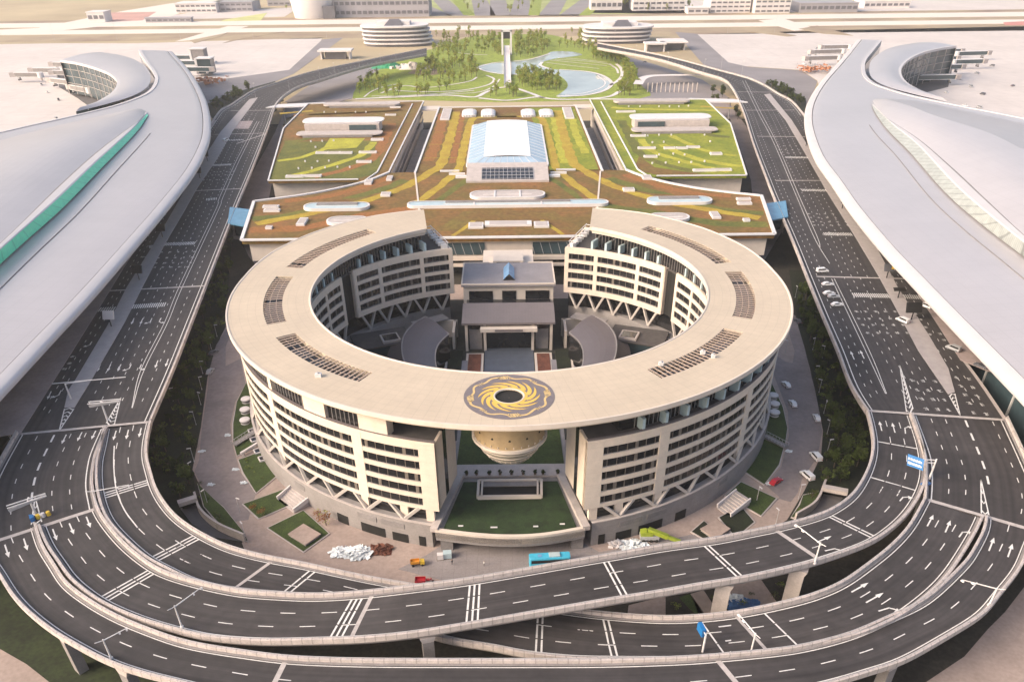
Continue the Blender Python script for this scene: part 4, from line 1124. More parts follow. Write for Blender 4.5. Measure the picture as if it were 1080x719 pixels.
slab('canopy', [(q.x, q.y) for q in F]+[(22, 175), (-22, 175)], ZT-2.9, ZT-.35, 'concrete_dk', ter)
mb = MB(); mb.box((0, 171, (ZT-3+G0)/2), (33, 8, ZT-3-G0)); mb.build('entrance_glass', 'glass', ter)
for s in (-1, 1):
    a, b = F[0 if s < 0 else -1], at(489 if s < 0 else 588, 506, ZT)
    mb = MB(); mb.bar(a+Vector((s*.4, .2, -.15)), Vector((b.x+s*1.0, b.y+2, ZT+.2)), 2.0, 1.3); mb.build('side_parapet', 'concrete', ter)
    mb = MB(); mb.box((s*17.2, a.y+3.2, (ZT-3+G0)/2), (3.2, 5, ZT-3-G0)); mb.build('entrance_pier', 'concrete_dk', ter)
L0 = pts([(505, 509), (571, 508), (571, 525), (504, 526)], ZT)
c = sum(L0, Vector())/4
mb = MB()
for a, b in zip(L0, L0[1:]+L0[:1]): mb.bar(a+Vector((0, 0, .5)), b+Vector((0, 0, .5)), .7, 1.1)
for q in (.06, .94):
    a = L0[0].lerp(L0[1], q); b = L0[3].lerp(L0[2], q); mb.bar(a+Vector((0, 0, .9)), b+Vector((0, 0, .9)), .5, .3)
mb.build('lightwell_frame', 'cream_lt', ter)
slab('lightwell_shade', [(q.x, q.y) for q in L0], ZT-.2, ZT+.02, 'dark', ter)  # flat near-black sheet painting the shade down in the well
mb = MB(); mb.bar(L0[0]+Vector((.8, -1.4, .5)), L0[1]+Vector((-.8, -1.4, .5)), 2.2, .3); mb.build('lightwell_ledge', 'concrete_dk', ter)
slab('walkway', [(-17.5, 184.5), (17, 184.5), (16.5, 190.5), (-16.8, 190.5)], ZT-.3, ZT+.25, 'concrete', ter)
slab('rear_turf', [(-15.8, 191), (15.4, 191), (15, 214), (-15.2, 214)], ZT-.4, ZT-.05, 'grass', ter)
mb = MB()
mb.box((0, 200, -.5), (33, 28, 6.4)); mb.box((0, 178, -.4), (31, 14, 6.2)); mb.build('terrace_base', 'concrete_dk', ter)
for i, (x, y) in enumerate(((486, 555), (521, 556.5), (565, 555.5), (593, 553))):
    p = at(x, y, ZT)
    t = thing('garden_sign', 'small pale plate lying in the terrace lawn, %s' % ('far left', 'left of centre', 'right of centre', 'far right')[i], 'garden plate', p, 0, 'pale plates in the terrace lawn')
    mb = MB(); mb.box((0, 0, .25), (1.3+.5*(i == 1), .5, .12)); mb.build('plate', 'white', t, local=True)
    mb = MB(); mb.box((0, .1, .1), (.15, .15, .2)); mb.build('post', 'steel', t, local=True)
# ------------------------------------------------------------------ transport centre with planted roofs
ZG = 14.0
gtc = thing('transport_centre', 'broad low building with rust and green planted roofs behind the ring hotel', 'transport centre', (0, 520, G0))
def gp(px, z=ZG, n=0):
    P = sm(px, z, n) if n else pts(px, z); return [(p.x, p.y) for p in P]
def gm(poly): return [(-x-.4, y) for x, y in reversed(poly)]
front_l = gp([(438, 181.5), (410, 182.5)])+gp([(410, 182.5), (398, 187.5), (385, 192), (360, 198.5), (330, 204.5), (300, 209), (268, 213)], ZG, 4)+[(-120.5, 357.5)]
front_l = [p for i, p in enumerate(front_l) if i == 0 or hypot(p[0]-front_l[i-1][0], p[1]-front_l[i-1][1]) > .05]
front = front_l+gm(front_l)
fr = slab('front_roof', front, ZG-1.6, ZG, 'sedum_o', gtc)
def rim_line(name, line, w, h, m, parent, z=ZG):
    mb = MB()
    for a, b in zip(line, line[1:]): mb.bar(Vector((a[0], a[1], z+h/2)), Vector((b[0], b[1], z+h/2)), w, h)
    return mb.build(name, m, parent)
rim_line('roof_edging', front_l[1:]+[(120.1, 357.5)]+gm(front_l)[:-1], 1.5, .7, 'white', fr)
slab('front_wall', [(-118, 359.5), (-128, 419), (-66, 440), (66, 440), (128, 419), (117.6, 359.5)], 4.0, ZG-1.6, 'cream_lt', gtc)
slab('base_wall', [(-114, 363), (-123, 417), (-66, 440), (66, 440), (123, 417), (113.6, 363)], G0, 4.0, 'glass', gtc)
for s in (-1, 1):
    mb = MB(); mb.add([(s*44, 359.3, 11.6), (s*98, 359.3, 11.6), (s*84, 359.3, 5.2), (s*44, 359.3, 5.2)], [(0, 1, 2, 3)]); mb.build('dark_cladding', 'concrete_dk', gtc)
    mb = MB(); mb.box((s*27, 359.2, 8.6), (32, .5, 5.4)); g_ = mb.build('strip_glazing', 'glass_teal', gtc)
    mb = MB()
    for k in range(9): mb.bar((s*(12+k*4), 358.9, 5.9), (s*(12+k*4)-1.6, 358.9, 11.3), .22, .22)
    mb.build('mullion', 'steel', g_)
    mb = MB(); mb.box((s*27, 358.4, 4.6), (34, 2, 1.6)); mb.box((s*27, 358.0, 1.6), (34, 2.6, 1.0)); mb.build('ledge', 'cream_lt', gtc)
# centre roof, side blocks, side strips
cen = [(-51.5, 658), (52, 659), (53.5, 471.8), (-52.5, 471.8)]
cr_ = slab('centre_roof', cen, ZG-1.2, ZG, 'sedum_b', gtc)
slab('centre_roof_green', [(16, 655), (50.5, 655), (51.8, 474), (24, 474)], ZG-.1, ZG+.02, 'sedum_g', cr_)
slab('centre_wall', [(-50, 656), (50, 656), (52, 474), (-51, 474)], G0, ZG-1.2, 'cream_lt', gtc)
rim_line('roof_edging', [(-52.5, 470), (-51.5, 659), (52, 660), (53.5, 470)], 1.2, .6, 'white', cr_)
blk_l = gp([(325, 110), (447, 107)])+gp([(410, 182.5)])+gp([(410, 182.5), (398, 187.5), (385, 191), (378, 189.6)], ZG, 3)[1:]+gp([(283, 191), (299, 136)])
blk_r = gm(blk_l)
bl = slab('left_roof', blk_l, ZG-1.3, ZG, 'sedum_o', gtc)
br_ = slab('right_roof', blk_r, ZG-1.3, ZG, 'sedum_g', gtc)
rim_line('roof_edging', gp([(410, 182.5), (447, 107), (325, 110), (299, 136), (283, 191), (378, 189.6)]), .8, .6, 'white', bl)
rim_line('roof_edging', gm(gp([(410, 182.5), (447, 107), (325, 110), (299, 136), (283, 191), (378, 189.6)])), .8, .6, 'white', br_)
for s in (-1, 1):
    c = [(-131.5, 462), (-153, 676), (-66.5, 682), (-68.5, 476), (-92, 463)]
    c = [(p[0] if s < 0 else -p[0]-.4, p[1]) for p in c]
    w_ = slab('side_wall', c, G0, ZG-1.3, 'cream_lt', gtc)
    mb = MB(); mb.box((s*80, 461.5, 9.3), (18, .6, 2.6)); mb.build('strip_window', 'glass', gtc)
    mb = MB()
    for k in range(8): mb.box((s*(90+k*5), 461.2, .5), (2.6, .5, 5))
    mb.build('doorway', 'glass', gtc)
# strips next to the light slots
strip_l = gp([(438, 108.5), (446, 108), (410, 181.5), (397, 184.5)])
def patch(poly, m, lift=.02, parent=None, name='planting'):
    return slab(name, poly, ZG-.1, ZG+lift, m, parent or gtc)
patch(strip_l, 'sedum_b', .05, bl); patch(gm(strip_l), 'sedum_g', .05, br_)
rim_line('white_kerb', gp([(435, 110), (398, 182), (385, 191)]), .8, .5, 'white', bl); rim_line('white_kerb', gm(gp([(435, 110), (398, 182), (385, 191)])), .8, .5, 'white', br_)
for s in (-1, 1):
    mb = MB(); mb.box((s*59.5, 566, -2), (13, 190, 1)); mb.build('slot_floor', 'concrete_dk', gtc)
    mb = MB()
    for y in (500, 530, 560, 590, 618): mb.box((s*56.8, y, -1.3), (3.5, 14, .5))
    mb.build('slot_opening', 'dark', gtc)
    mb = MB()
    for z_ in (2.0, 7.0, 11.5): mb.box((s*66.2, 579, z_), (.4, 204, .6))
    mb.build('ledge', 'concrete', gtc)
    mb = MB(); mb.box((s*66.4, 579, 4.5), (.2, 203, 3.2)); mb.build('strip_window', 'glass', gtc)
    mb = MB(); mb.box((s*59.5, 668, 12), (16, 14, 1)); mb.build('rear_deck', 'cream_lt', gtc)
slab('front_link_wall', [(-66, 438), (66, 438), (66, 474), (-66, 474)], G0, ZG-1.6, 'cream_lt', gtc)
# bands of coloured planting
def bandline(px, w, m, parent, lift=.05, mirror=False, n=6):
    L = sm(px, ZG, n)
    if mirror: L = [Vector((-p.x-.4, p.y, p.z)) for p in L]
    L = resample(L, max(8, int(length(L)/2.5))); A_ = []; B_ = []; ph = rnd.uniform(0, 9)
    for i, p in enumerate(L):
        d = L[min(i+1, len(L)-1)]-L[max(i-1, 0)]; d.z = 0; d.normalize(); q = Vector((-d.y, d.x, 0)); k = Vector((0, 0, lift))
        A_.append(p+q*w*(.5+.07*sin(i*.9+ph)+rnd.uniform(-.05, .05))+k); B_.append(p-q*w*(.5+.07*sin(i*.7+ph*2)+rnd.uniform(-.05, .05))+k)
    mb = MB(); mb.grid([A_, B_]); return mb.build('planted_band', m, parent)
A1 = [(481, 118), (476, 140), (470, 160), (464, 175), (450, 184), (437, 192), (420, 200), (385, 212), (345, 222), (270, 236)]
A2 = [(545, 123), (505, 124), (497, 128), (493, 140), (488, 160), (484, 178), (476, 186), (462, 198), (440, 214)]
for mir in (False, True):
    bandline(A1, 6.2, 'sedum_y', cr_, .05, mir); bandline(A2, 5.0, 'sedum_y', cr_, .06, mir)
    for k, (px, w, m) in enumerate((([(293, 170), (318, 166), (340, 158), (362, 147)], 4.5, 'sedum_l'), ([(302, 187), (330, 180), (357, 172), (382, 163), (394, 150)], 5.0, 'sedum_l'), ([(295, 120), (330, 117)], 5, 'sedum_y'))):
        bandline(px, w, m, bl if not mir else br_, .05, mir)
patch(gp([(348, 146), (385, 146), (376, 156), (340, 158)]), 'sedum_l', .06, bl)
patch(gp([(301, 150), (396, 148), (404, 182), (378, 188), (284, 190), (292, 168)]), 'sedum_gd', .015, bl)
patch(gm(gp([(380, 180), (396, 168), (402, 182), (378, 188), (330, 188.5)])), 'sedum_b', .035, br_)
patch(gp([(330, 111), (440, 109), (430, 126), (316, 126)]), 'sedum_b', .03, bl)
bandline([(268, 224), (330, 216), (400, 208), (430, 200)], 9, 'sedum_b', fr, .03); bandline([(268, 224), (330, 216), (400, 208), (430, 200)], 9, 'sedum_b', fr, .03, True)
patch([(-34, 368), (34, 368), (22, 398), (-22, 398)], 'sedum_b', .03, fr)
for mir in (False, True): bandline([(478, 249), (500, 233)], 2.2, 'sedum_y', fr, .05, mir)
bandline([(602, 116), (607, 140), (618, 162)], 5, 'sedum_l', cr_, .045)
for mir in (False, True):
    for px, w, m in (([(266, 231), (310, 226), (360, 212), (405, 199), (428, 190)], 7, 'sedum_gd'), ([(262, 243), (320, 240), (380, 228), (440, 219)], 8, 'sedum_r' if not mir else 'sedum_gd'), ([(300, 212), (340, 208), (380, 198), (412, 187)], 6, 'sedum_r')):
        bandline(px, w, m, fr, .025, mir)
    for px, w, m in (([(288, 181), (320, 176), (350, 167), (372, 156)], 6, 'sedum_gd' if not mir else 'sedum_l'), ([(300, 150), (318, 148), (330, 144)], 6, 'sedum_gd'), ([(330, 187), (360, 180), (392, 168), (404, 150), (414, 130)], 6, 'sedum_r' if not mir else 'sedum_gd'), ([(310, 122), (400, 118), (424, 116)], 6, 'sedum_r' if not mir else 'sedum_l')):
        bandline(px, w, m, bl if not mir else br_, .03, mir)
bandline([(467, 120), (462, 145), (452, 170)], 7, 'sedum_r', cr_, .03); bandline([(488, 120), (483, 145), (477, 172)], 4, 'sedum_r', cr_, .03)
bandline([(585, 120), (590, 145), (597, 172)], 7, 'sedum_l', cr_, .03); bandline([(505, 180), (478, 200), (462, 212)], 4, 'sedum_gd', fr, .03); bandline([(568, 180), (596, 198), (612, 210)], 4, 'sedum_gd', fr, .03)
# joint paths on the roofs
for s in (-1, 1):
    mb = MB(); mb.bar((s*52.5, 471, ZG+.12), (s*40, 366, ZG+.12), .9, .25); mb.build('roof_path', 'cream_lt', fr)
mb = MB()
for y in (505, 540, 575, 610): mb.bar((-50, y, ZG+.04), (50, y, ZG+.04), .25, .1)
mb.build('roof_joint', 'sedum_l', cr_)
# big barrel skylight
sk = thing('main_skylight', 'large white barrel skylight with blue glazed sides on the centre of the planted roof', 'skylight', (-.3, 535, ZG))
sk['label'] = 'large white skylight with blue glazed sides in the middle of the planted roof'
def hip(mb, x0, x1, y0, y1, z0, z1, ix, iy0, iy1):
    a = [(x0, y0, z0), (x1, y0, z0), (x1, y1, z0), (x0, y1, z0)]; b = [(x0+ix, y0+iy0, z1), (x1-ix, y0+iy0, z1), (x1-ix, y1-iy1, z1), (x0+ix, y1-iy1, z1)]
    mb.add(a+b, [(0, 1, 5, 4), (1, 2, 6, 5), (2, 3, 7, 6), (3, 0, 4, 7), (4, 5, 6, 7)])
x0, x1, y0, y1 = -23.2, 22.8, 480, 594
def rrect(x0, x1, y0, y1, r, z, n=6):
    out = []
    for cx, cy, a0 in ((x1-r, y1-r, 0), (x0+r, y1-r, 90), (x0+r, y0+r, 180), (x1-r, y0+r, 270)):
        out += [Vector((cx+r*cos(radians(a0+90*i/n)), cy+r*sin(radians(a0+90*i/n)), z)) for i in range(n+1)]
    return out
mb = MB(); b0 = rrect(x0-1, x1+1, y0-1.5, y1+1, 6, ZG); b1 = rrect(x0-1, x1+1, y0-1.5, y1+1, 6, ZG+1.0); b2 = rrect(x0, x1, y0, y1, 5, ZG+1.0)
mb.grid([b0, b1, b2], close=True); mb.build('kerb', 'white', sk)
mb = MB(); t1 = rrect(x0+9.5, x1-9.5, y0+12, y1-2.5, 1.5, ZG+3.4); mb.grid([b2, t1], close=True); mb.build('side_glazing', mat('pale_sky_glass', (.36, .47, .57), .2, .1, .1), sk)
mb = MB(); rows = []
for k in range(9):
    u = k/8*2-1; xx = (x0+x1)/2+u*((x1-x0)/2-9.3)
    rows.append([(xx, y0+11.8, ZG+3.45+.6*(1-u*u)), (xx, y1-2.3, ZG+3.45+.6*(1-u*u))])
mb.grid(rows); mb.build('roof_sheet', mat('bright_white_roof', (.86, .85, .85), .4, .03, .1), sk, smooth=True)
mb = MB()
for i in range(12):
    y = y0+14+i*8
    for s in (-1, 1):
        cx = (x0+x1)/2; hw = (x1-x0)/2
        mb.bar((cx+s*hw, y, ZG+1.05), (cx+s*(hw-9.5), y+3, ZG+3.45), .18, .12)
for i in range(9):
    xx = x0+3+i*(x1-x0-6)/8; mb.bar((xx, y0, ZG+1.1), (x0+9.5+i*(x1-x0-19)/8, y0+12, ZG+3.45), .16, .12)
mb.build('rib', 'white', sk)
# vent house in front of it
vh = thing('vent_house', 'white vent house with a dark grille in front of the main skylight', 'vent house', (0, 462, ZG))
mb = MB(); mb.prism([(-22.8, 449), (22.4, 449), (22.4, 473), (-22.8, 473)], ZG, [ZG+1.0, ZG+1.0, ZG+4.6, ZG+4.6]); mb.build('housing', 'concrete', vh)
mb = MB(); mb.add([(-14.5, 450.5, ZG+1.3), (14.2, 450.5, ZG+1.3), (14.2, 466, ZG+3.62), (-14.5, 466, ZG+3.62)], [(0, 1, 2, 3)]); gr = mb.build('grille', 'glass', vh)
mb = MB()
for i in range(13): x = -14.3+i*2.37; mb.bar((x, 450.5, ZG+1.36), (x, 466, ZG+3.68), .2, .2)
for i in range(4): mb.bar((-14.5, 451.5+i*4.4, ZG+1.52+i*.66), (14.2, 451.5+i*4.4, ZG+1.52+i*.66), .2, .2)
mb.build('grille_bar', 'steel', gr)
for s in (-1, 1):
    mb = MB(); mb.box((s*26, 460, ZG+.5), (6, 3, 1)); mb.box((s*28.5, 466, ZG+.5), (9, 1.6, 1)); mb.box((s*33, 473, ZG+.4), (11, 1.4, .8)); mb.build('side_kerb', 'white', vh)
# long rounded skylights
def pill(px0, px1, pyc, h, label, z=ZG, parts=1, ht=1.4, glass=True):
    a, b = at(px0, pyc, z), at(px1, pyc, z)
    c = (a+b)/2; L = (b-a).length; w = h
    t = thing('roof_light', label, 'roof light', (c.x, c.y, z))
    P0 = rrect(c.x-L/2, c.x+L/2, c.y-w/2, c.y+w/2, w*.48, z); P1 = [p+Vector((0, 0, ht)) for p in P0]
    P2 = rrect(c.x-L/2+.9, c.x+L/2-.9, c.y-w/2+.9, c.y+w/2-.9, w*.48-.9, z+ht)
    mb = MB(); mb.grid([P0, P1, P2], close=True); mb.build('frame', 'white', t)
    q = [(p.x, p.y) for p in P2]
    slab('pane', q, z+ht-.5, z+ht-.15, 'concrete' if not glass else 'pale_blue', t)
    mb = MB()
    for i in range(1, parts): x = c.x-L/2+L*i/parts; mb.bar((x, c.y-w/2+.5, z+ht), (x, c.y+w/2-.5, z+ht), .8, .3)
    mb.bar((c.x-L*.32, c.y-w*.1, z+ht-.1), (c.x+L*.32, c.y-w*.1, z+ht-.1), .3, .25)
    mb.build('crossbar', 'white', t)
    if glass:
        mb = MB(); mb.box((c.x, c.y+w*.22, z+ht+.1), (L*.62, w*.3, .5)); mb.build('louvre', 'concrete_dk', t)
pill(495.5, 575, 207, 13, 'long rounded roof light with two cross bars below the vent house', parts=3, glass=False)
pill(430, 642, 216.5, 8.5, 'very long white rounded roof light crossing the front planted roof behind the ring', parts=3)
pill(321, 390, 219.5, 11, 'white rounded roof light alone on the left front planted roof')
pill(682, 751, 213, 11, 'white rounded roof light alone on the right front planted roof')
pill(345, 388, 234.5, 11, 'white rounded roof light half hidden by the ring roof, left', glass=False)
pill(684, 727, 231, 11, 'white rounded roof light half hidden by the ring roof, right', glass=False)
# domes at the rear
for i, x in enumerate((495, 515, 557, 576)):
    p = at(x, 121, ZG)
    t = thing('roof_dome', '%s of the four white vent domes behind the main skylight' % ('leftmost', 'second from the left', 'third from the left', 'rightmost')[i], 'vent dome', p, 0, 'white vent domes')
    r0 = [rrect(-5.2+k[0], 5.2-k[0], -10+k[0], 10-k[0], 3.4-k[0]*.5, k[1]) for k in ((0, 0), (0, 1.3), (.8, 2.1), (2.4, 2.6))]
    mb = MB(); mb.grid(r0, close=True); mb.face(r0[-1]); mb.build('shell', 'white', t, local=True)
    mb = MB()
    for k in range(5): mb.bar((-5.3, -8+k*4, .9), (-5.3, -6.5+k*4, .9), .12, 1.2); mb.bar((-4+k*2, -10.05, .9), (-3+k*2, -10.05, .9), .12, 1.2)
    mb.build('vent_slot', 'steel', t, local=True)
for s, w in ((-1, 'left'), (1, 'right')):
    t = thing('roof_hatch', 'grey rectangular roof hatch at the rear %s of the centre roof' % w, 'roof hatch', (s*44, 630, ZG))
    mb = MB(); mb.box((s*44.5, 632, ZG+.5), (6.5, 38, 1.0)); mb.build('frame', 'white', t)
    mb = MB(); mb.box((s*44.5, 632, ZG+1.02), (5.2, 36, .1)); mb.build('lid', 'concrete', t)
# white pavilions on the side roofs
for s, w in ((-1, 'left'), (1, 'right')):
    X = lambda x: x if s < 0 else -x-.4
    t = thing('roof_pavilion', 'long white roof pavilion with a thin curved canopy on the %s planted roof' % w, 'pavilion', (X(-110), 590, ZG))
    mb = MB(); mb.box((X(-111), 584, ZG+2.8), (50, 16, 5.6)); mb.build('wall', 'concrete', t)
    mb = MB(); mb.box((X(-97) , 575.8, ZG+3.4), (18, .6, 3)); mb.build('window', 'glass_teal', t)
    q = rrect(-139, -84, 580, 597, 6, 0); q = [Vector((X(p.x), p.y, 0)) for p in q]
    slab('canopy', [(p.x, p.y) for p in q], ZG+5.4, ZG+5.9, 'white', t)
    q = rrect(-140, -83, 563, 575, 4, 0); q = [Vector((X(p.x), p.y, 0)) for p in q]
    slab('lower_canopy', [(p.x, p.y) for p in q], ZG+1.2, ZG+1.8, 'concrete', t)
    mb = MB(); mb.box((X(-112), 562.6, ZG+.6), (46, .5, 1.0)); mb.build('louvre', 'concrete_dk', t)
    t = thing('roof_canopy', 'slim white canopy beam along the rear edge of the %s planted roof' % w, 'canopy', (X(-108), 668, ZG))
    q = rrect(-140, -82, 662, 673, 4, 0); q = [Vector((X(p.x), p.y, 0)) for p in q]
    slab('beam', [(p.x, p.y) for p in q], ZG+1.2, ZG+2.4, 'concrete', t)
    mb = MB(); mb.box((X(-110), 662.0, ZG+.8), (50, .5, 1.3)); mb.build('louvre', 'concrete_dk', t)
    t = thing('entrance_canopy', 'thin white canopy on slim posts behind the %s planted roof' % w, 'canopy', (X(-168), 705, G0))
    q = [(X(-192), 693), (X(-150), 697), (X(-124), 694), (X(-124), 703), (X(-150), 712), (X(-184), 706)]
    slab('canopy', q, ZG-5, ZG-4.3, 'white', t)
    for x, y in ((-180, 700), (-160, 703), (-135, 699)):
        mb = MB(); mb.tube((X(x), y, G0), (X(x), y, ZG-5), .4); mb.build('post', 'steel', t)
    t = thing('glass_bridge', 'blue glass roofed footbridge between the %s forecourt road and the planted roof' % w, 'footbridge', (X(-134), 395, 8))
    q = [(X(-145), 423), (X(-130), 417), (X(-124.5), 389), (X(-138.5), 396)]
    slab('glass_roof', q, 9.6, 10.2, mat('footbridge_glass', (.10, .25, .38), .25, .12, .3), t)
    slab('side_wall', [(X(-143.5), 420), (X(-131), 414), (X(-127), 393), (X(-137), 400)], 3, 9.6, 'glass_teal', t)
    slab('deck', [(X(-144), 421), (X(-130), 415), (X(-126), 391), (X(-138), 398)], 1.8, 3, 'concrete_dk', t)
# small white vents dotted over the planting
vent0 = None
def vent(px, py, l, w, z=ZG, rz=0.0):
    global vent0
    p = at(px, py, z)
    if vent0 is None:
        vent0 = thing('roof_vent', 'small white vent box dotted on the planted roof', 'vent', p, rz, 'small white vent boxes on the planted roofs')
        mb = MB(); mb.box((0, 0, .45), (1, 1, .9)); mb.build('box', 'white', vent0, local=True)
        mb = MB(); mb.box((0, 0, .93), (.8, .8, .06)); mb.build('lid', 'concrete', vent0, local=True)
        o = vent0
    else: o = copy_thing(vent0, p, rz)
    o.scale = (l, w, 1.1)
for px, py, l, w in ((286, 219, 8, 3), (287, 223, 8, 3), (319, 235, 4, 10), (284, 241, 3, 3), (407, 206, 5, 6), (389, 193, 4, 8), (411, 189, 3, 8), (340, 162, 8, 3), (352, 162, 8, 3), (365, 162, 8, 3), (388, 161.5, 11, 3), (384, 171.5, 9, 3), (398, 148, 8, 4), (311, 187, 10, 3), (328, 186.5, 12, 3), (417, 114, 8, 2), (412, 122, 8, 2), (502, 239, 7, 7), (536, 237, 22, 6), (571, 238, 7, 7), (673, 144, 10, 3), (682, 157, 11, 3), (706, 157, 7, 3), (719, 157, 7, 3), (731, 156, 8, 3), (755, 163, 7, 4), (686, 166, 8, 3), (743, 180.5, 13, 3), (761, 180, 11, 3), (682, 188, 5, 7), (663, 201, 6, 5), (660, 118.5, 14, 3), (711, 138, 8, 2), (784, 211, 7, 3), (785, 215.5, 7, 3), (754, 228, 4, 9), (787, 233, 3, 3)):
    vent(px, py, l, w)
for px, py in ((328, 150), (340, 149.5), (352, 149), (333, 156), (322, 171), (335, 171), (347, 170.5), (315, 178.5), (329, 178), (343, 177.5), (356, 177), (369, 177), (342, 119), (354, 119), (375, 119), (386, 119), (683, 144), (695, 143), (708, 143), (743, 143), (688, 151), (700, 150.5), (749, 150), (695, 164), (710, 163), (722, 164), (688, 173), (702, 172.5), (716, 172), (729, 172), (743, 171), (663, 113), (675, 113), (695, 113), (706, 113), (716, 113), (726, 112.5)):
    vent(px, py, .85, .85)
for o in [q for q in bpy.data.objects if q.name.startswith('roof_vent')]:
    big = o.scale[0]*o.scale[1] > 6
    o['label'] = 'flat white vent box lying on the planted roofs' if big else 'tiny white vent cap dotted on the planted side roofs'
    o['group'] = 'flat white vent boxes on the planted roofs' if big else 'tiny white vent caps on the planted roofs'
# ground around the transport centre
sheet('service_yard', [(262, 270), (246, 235), (262, 190), (290, 140), (303, 108), (370, 104), (300, 125), (270, 280)], G0, 'service', .05)
sheet('service_yard', [(806, 275), (830, 235), (812, 190), (792, 140), (770, 110), (720, 104), (770, 125), (792, 190), (800, 280)], G0, 'service', .05)
# ------------------------------------------------------------------ the two terminals
def terminal(side, E, BAND, PIER_O, PIER_I, LENS, label, film):
    """side -1 left / +1 right.  E: road-side eave, BAND: far edge of the main roof, both from the near end of the pier outwards"""
    ZE = 22.0
    Ew = resample(cr(pts(E, ZE), 10), 90)
    def dist(x, y):
        best = 1e9
        for a, b in zip(Ew, Ew[1:]):
            dx, dy = b.x-a.x, b.y-a.y; L2 = dx*dx+dy*dy
            t = max(0, min(1, ((x-a.x)*dx+(y-a.y)*dy)/L2)); best = min(best, hypot(x-a.x-t*dx, y-a.y-t*dy))
        return best
    def zM(x, y): return ZE+1.0+4.5*(1-exp(-dist(x, y)/60.0))
    def hit(px, py, off=0.0):
        z = 27.0
        for _ in range(12):
            p = at(px, py, z+off); z = zM(p.x, p.y)
        return at(px, py, z+off)
    root = thing('terminal_building', label, 'terminal', Ew[45].xy.to_3d()+Vector((0, 0, G0)))
    # eave offset inwards
    def inward(P, d, dz):
        out = []
        for i, p in enumerate(P):
            t = P[min(i+1, len(P)-1)]-P[max(i-1, 0)]; t.z = 0; t.normalize()
            n = Vector((-t.y, t.x, 0))
            if n.x*side < 0: n = -n
            out.append(Vector((p.x, p.y, 0))+n*d+Vector((0, 0, p.z+dz)))
        return out
    E1, E2, E3 = inward(Ew, 1.2, .75), inward(Ew, 4.6, 1.25), inward(Ew, 5.1, 1.0)
    Bw = resample(cr([hit(*p) for p in BAND], 10), 90)
    mb = MB(); K = 18; rows = []
    for i in range(90):
        a, b = E3[i], Bw[i]; r = []
        for k in range(K+1):
            u = k/K; p = a.lerp(b, u); z = zM(p.x, p.y)
            if u == 0: z = a.z
            r.append(Vector((p.x, p.y, z)))
        rows.append(r)
    mb.grid(rows)
    main = mb.build('main_roof', 'terminal', root, smooth=True)
    mb = MB(); mb.grid([[p+Vector((0, 0, -1.5)) for p in inward(Ew, .4, 0)], Ew, E1, E2]); mb.build('white_fascia', 'fascia', root, smooth=True)
    mb = MB(); mb.grid([E2, [p+Vector((0, 0, -.5)) for p in inward(Ew, 4.75, 1.0)], E3]); mb.build('gutter', 'concrete_dk', root)
    mb = MB(); mb.grid([[p+Vector((0, 0, -1.5)) for p in inward(Ew, .4, 0)], inward(Ew, 17, -2.5)]); mb.build('soffit', 'concrete', root)
    W0 = inward(Ew, 16, 0)
    mb = MB(); mb.grid([[Vector((p.x, p.y, G0)) for p in W0], [Vector((p.x, p.y, ZE-1.8)) for p in W0]]); gw = mb.build('glass_wall', 'glass_teal', root)
    for p in W0[::2]:
        mb = MB(); mb.bar(Vector((p.x-side*.3, p.y, G0)), Vector((p.x-side*.3, p.y, ZE-1.9)), .5, .5); mb.build('facade_mullion', 'white', gw)
    # far rim and its drop
    B0 = [p+Vector((0, 0, .02)) for p in Bw]
    def off(P, d):
        out = []
        for i, p in enumerate(P):
            t = P[min(i+1, len(P)-1)]-P[max(i-1, 0)]; t.z = 0; t.normalize(); n = Vector((-t.y, t.x, 0))
            if n.x*side > 0: n = -n
            out.append(p+n*d)
        return out
    Bi = off(Bw, 2.6)
    mb = MB(); mb.grid([[p+Vector((0, 0, -.3)) for p in Bi], [p+Vector((0, 0, .35)) for p in Bi], [p+Vector((0, 0, .35)) for p in Bw], [p+Vector((0, 0, -5.0)) for p in Bw]]); mb.build('far_rim', 'fascia', root, smooth=False)
    mb = MB(); mb.grid([[Vector((p.x, p.y, G0)) for p in Bw], [p+Vector((0, 0, -4.6)) for p in Bw]]); mb.build('far_wall', 'glass_teal', root)
    # curved pier
    ZPR = 24.0
    Po = resample(cr(pts(PIER_O, ZPR), 8), 60); Pi_ = resample(cr(pts(PIER_I, ZPR), 8), 60)
    mb = MB(); rows = []
    for a, b in zip(Po, Pi_):
        rows.append([a.lerp(b, k/8)+Vector((0, 0, 1.6*sin(pi*k/8))) for k in range(9)])
    mb.grid(rows); pr = mb.build('pier_roof', 'terminal', root, smooth=True)
    c = sum(Pi_, Vector())/60
    q = []
    for i, p in enumerate(Pi_):
        o = Po[i]; d = (o-p); d.z = 0; d.normalize(); q.append(p+d*2.4)
    mb = MB(); mb.grid([[p+Vector((0, 0, .45)) for p in q], [p+Vector((0, 0, .45)) for p in Pi_], [p+Vector((0, 0, -1.6)) for p in Pi_]]); mb.build('pier_rim', 'fascia', pr)
    mb = MB(); mb.grid([[Vector((p.x, p.y, G0)) for p in q], [Vector((p.x, p.y, ZPR-1)) for p in q]]); pw = mb.build('pier_glazing', 'glass_teal', root)
    mb = MB()
    for p, o in zip(q[::3], Pi_[::3]): mb.bar(Vector((o.x, o.y, G0)), Vector((o.x, o.y, ZPR-1.5)), .45, .45)
    for z_ in (5, 11, 17):
        P = [Vector((o.x*.3+p.x*.7, o.y*.3+p.y*.7, z_)) for p, o in zip(q, Pi_)]
        for a, b in zip(P[::2], P[2::2]): mb.bar(a, b, .3, .4)
    mb.build('pier_frame', 'concrete', pw)
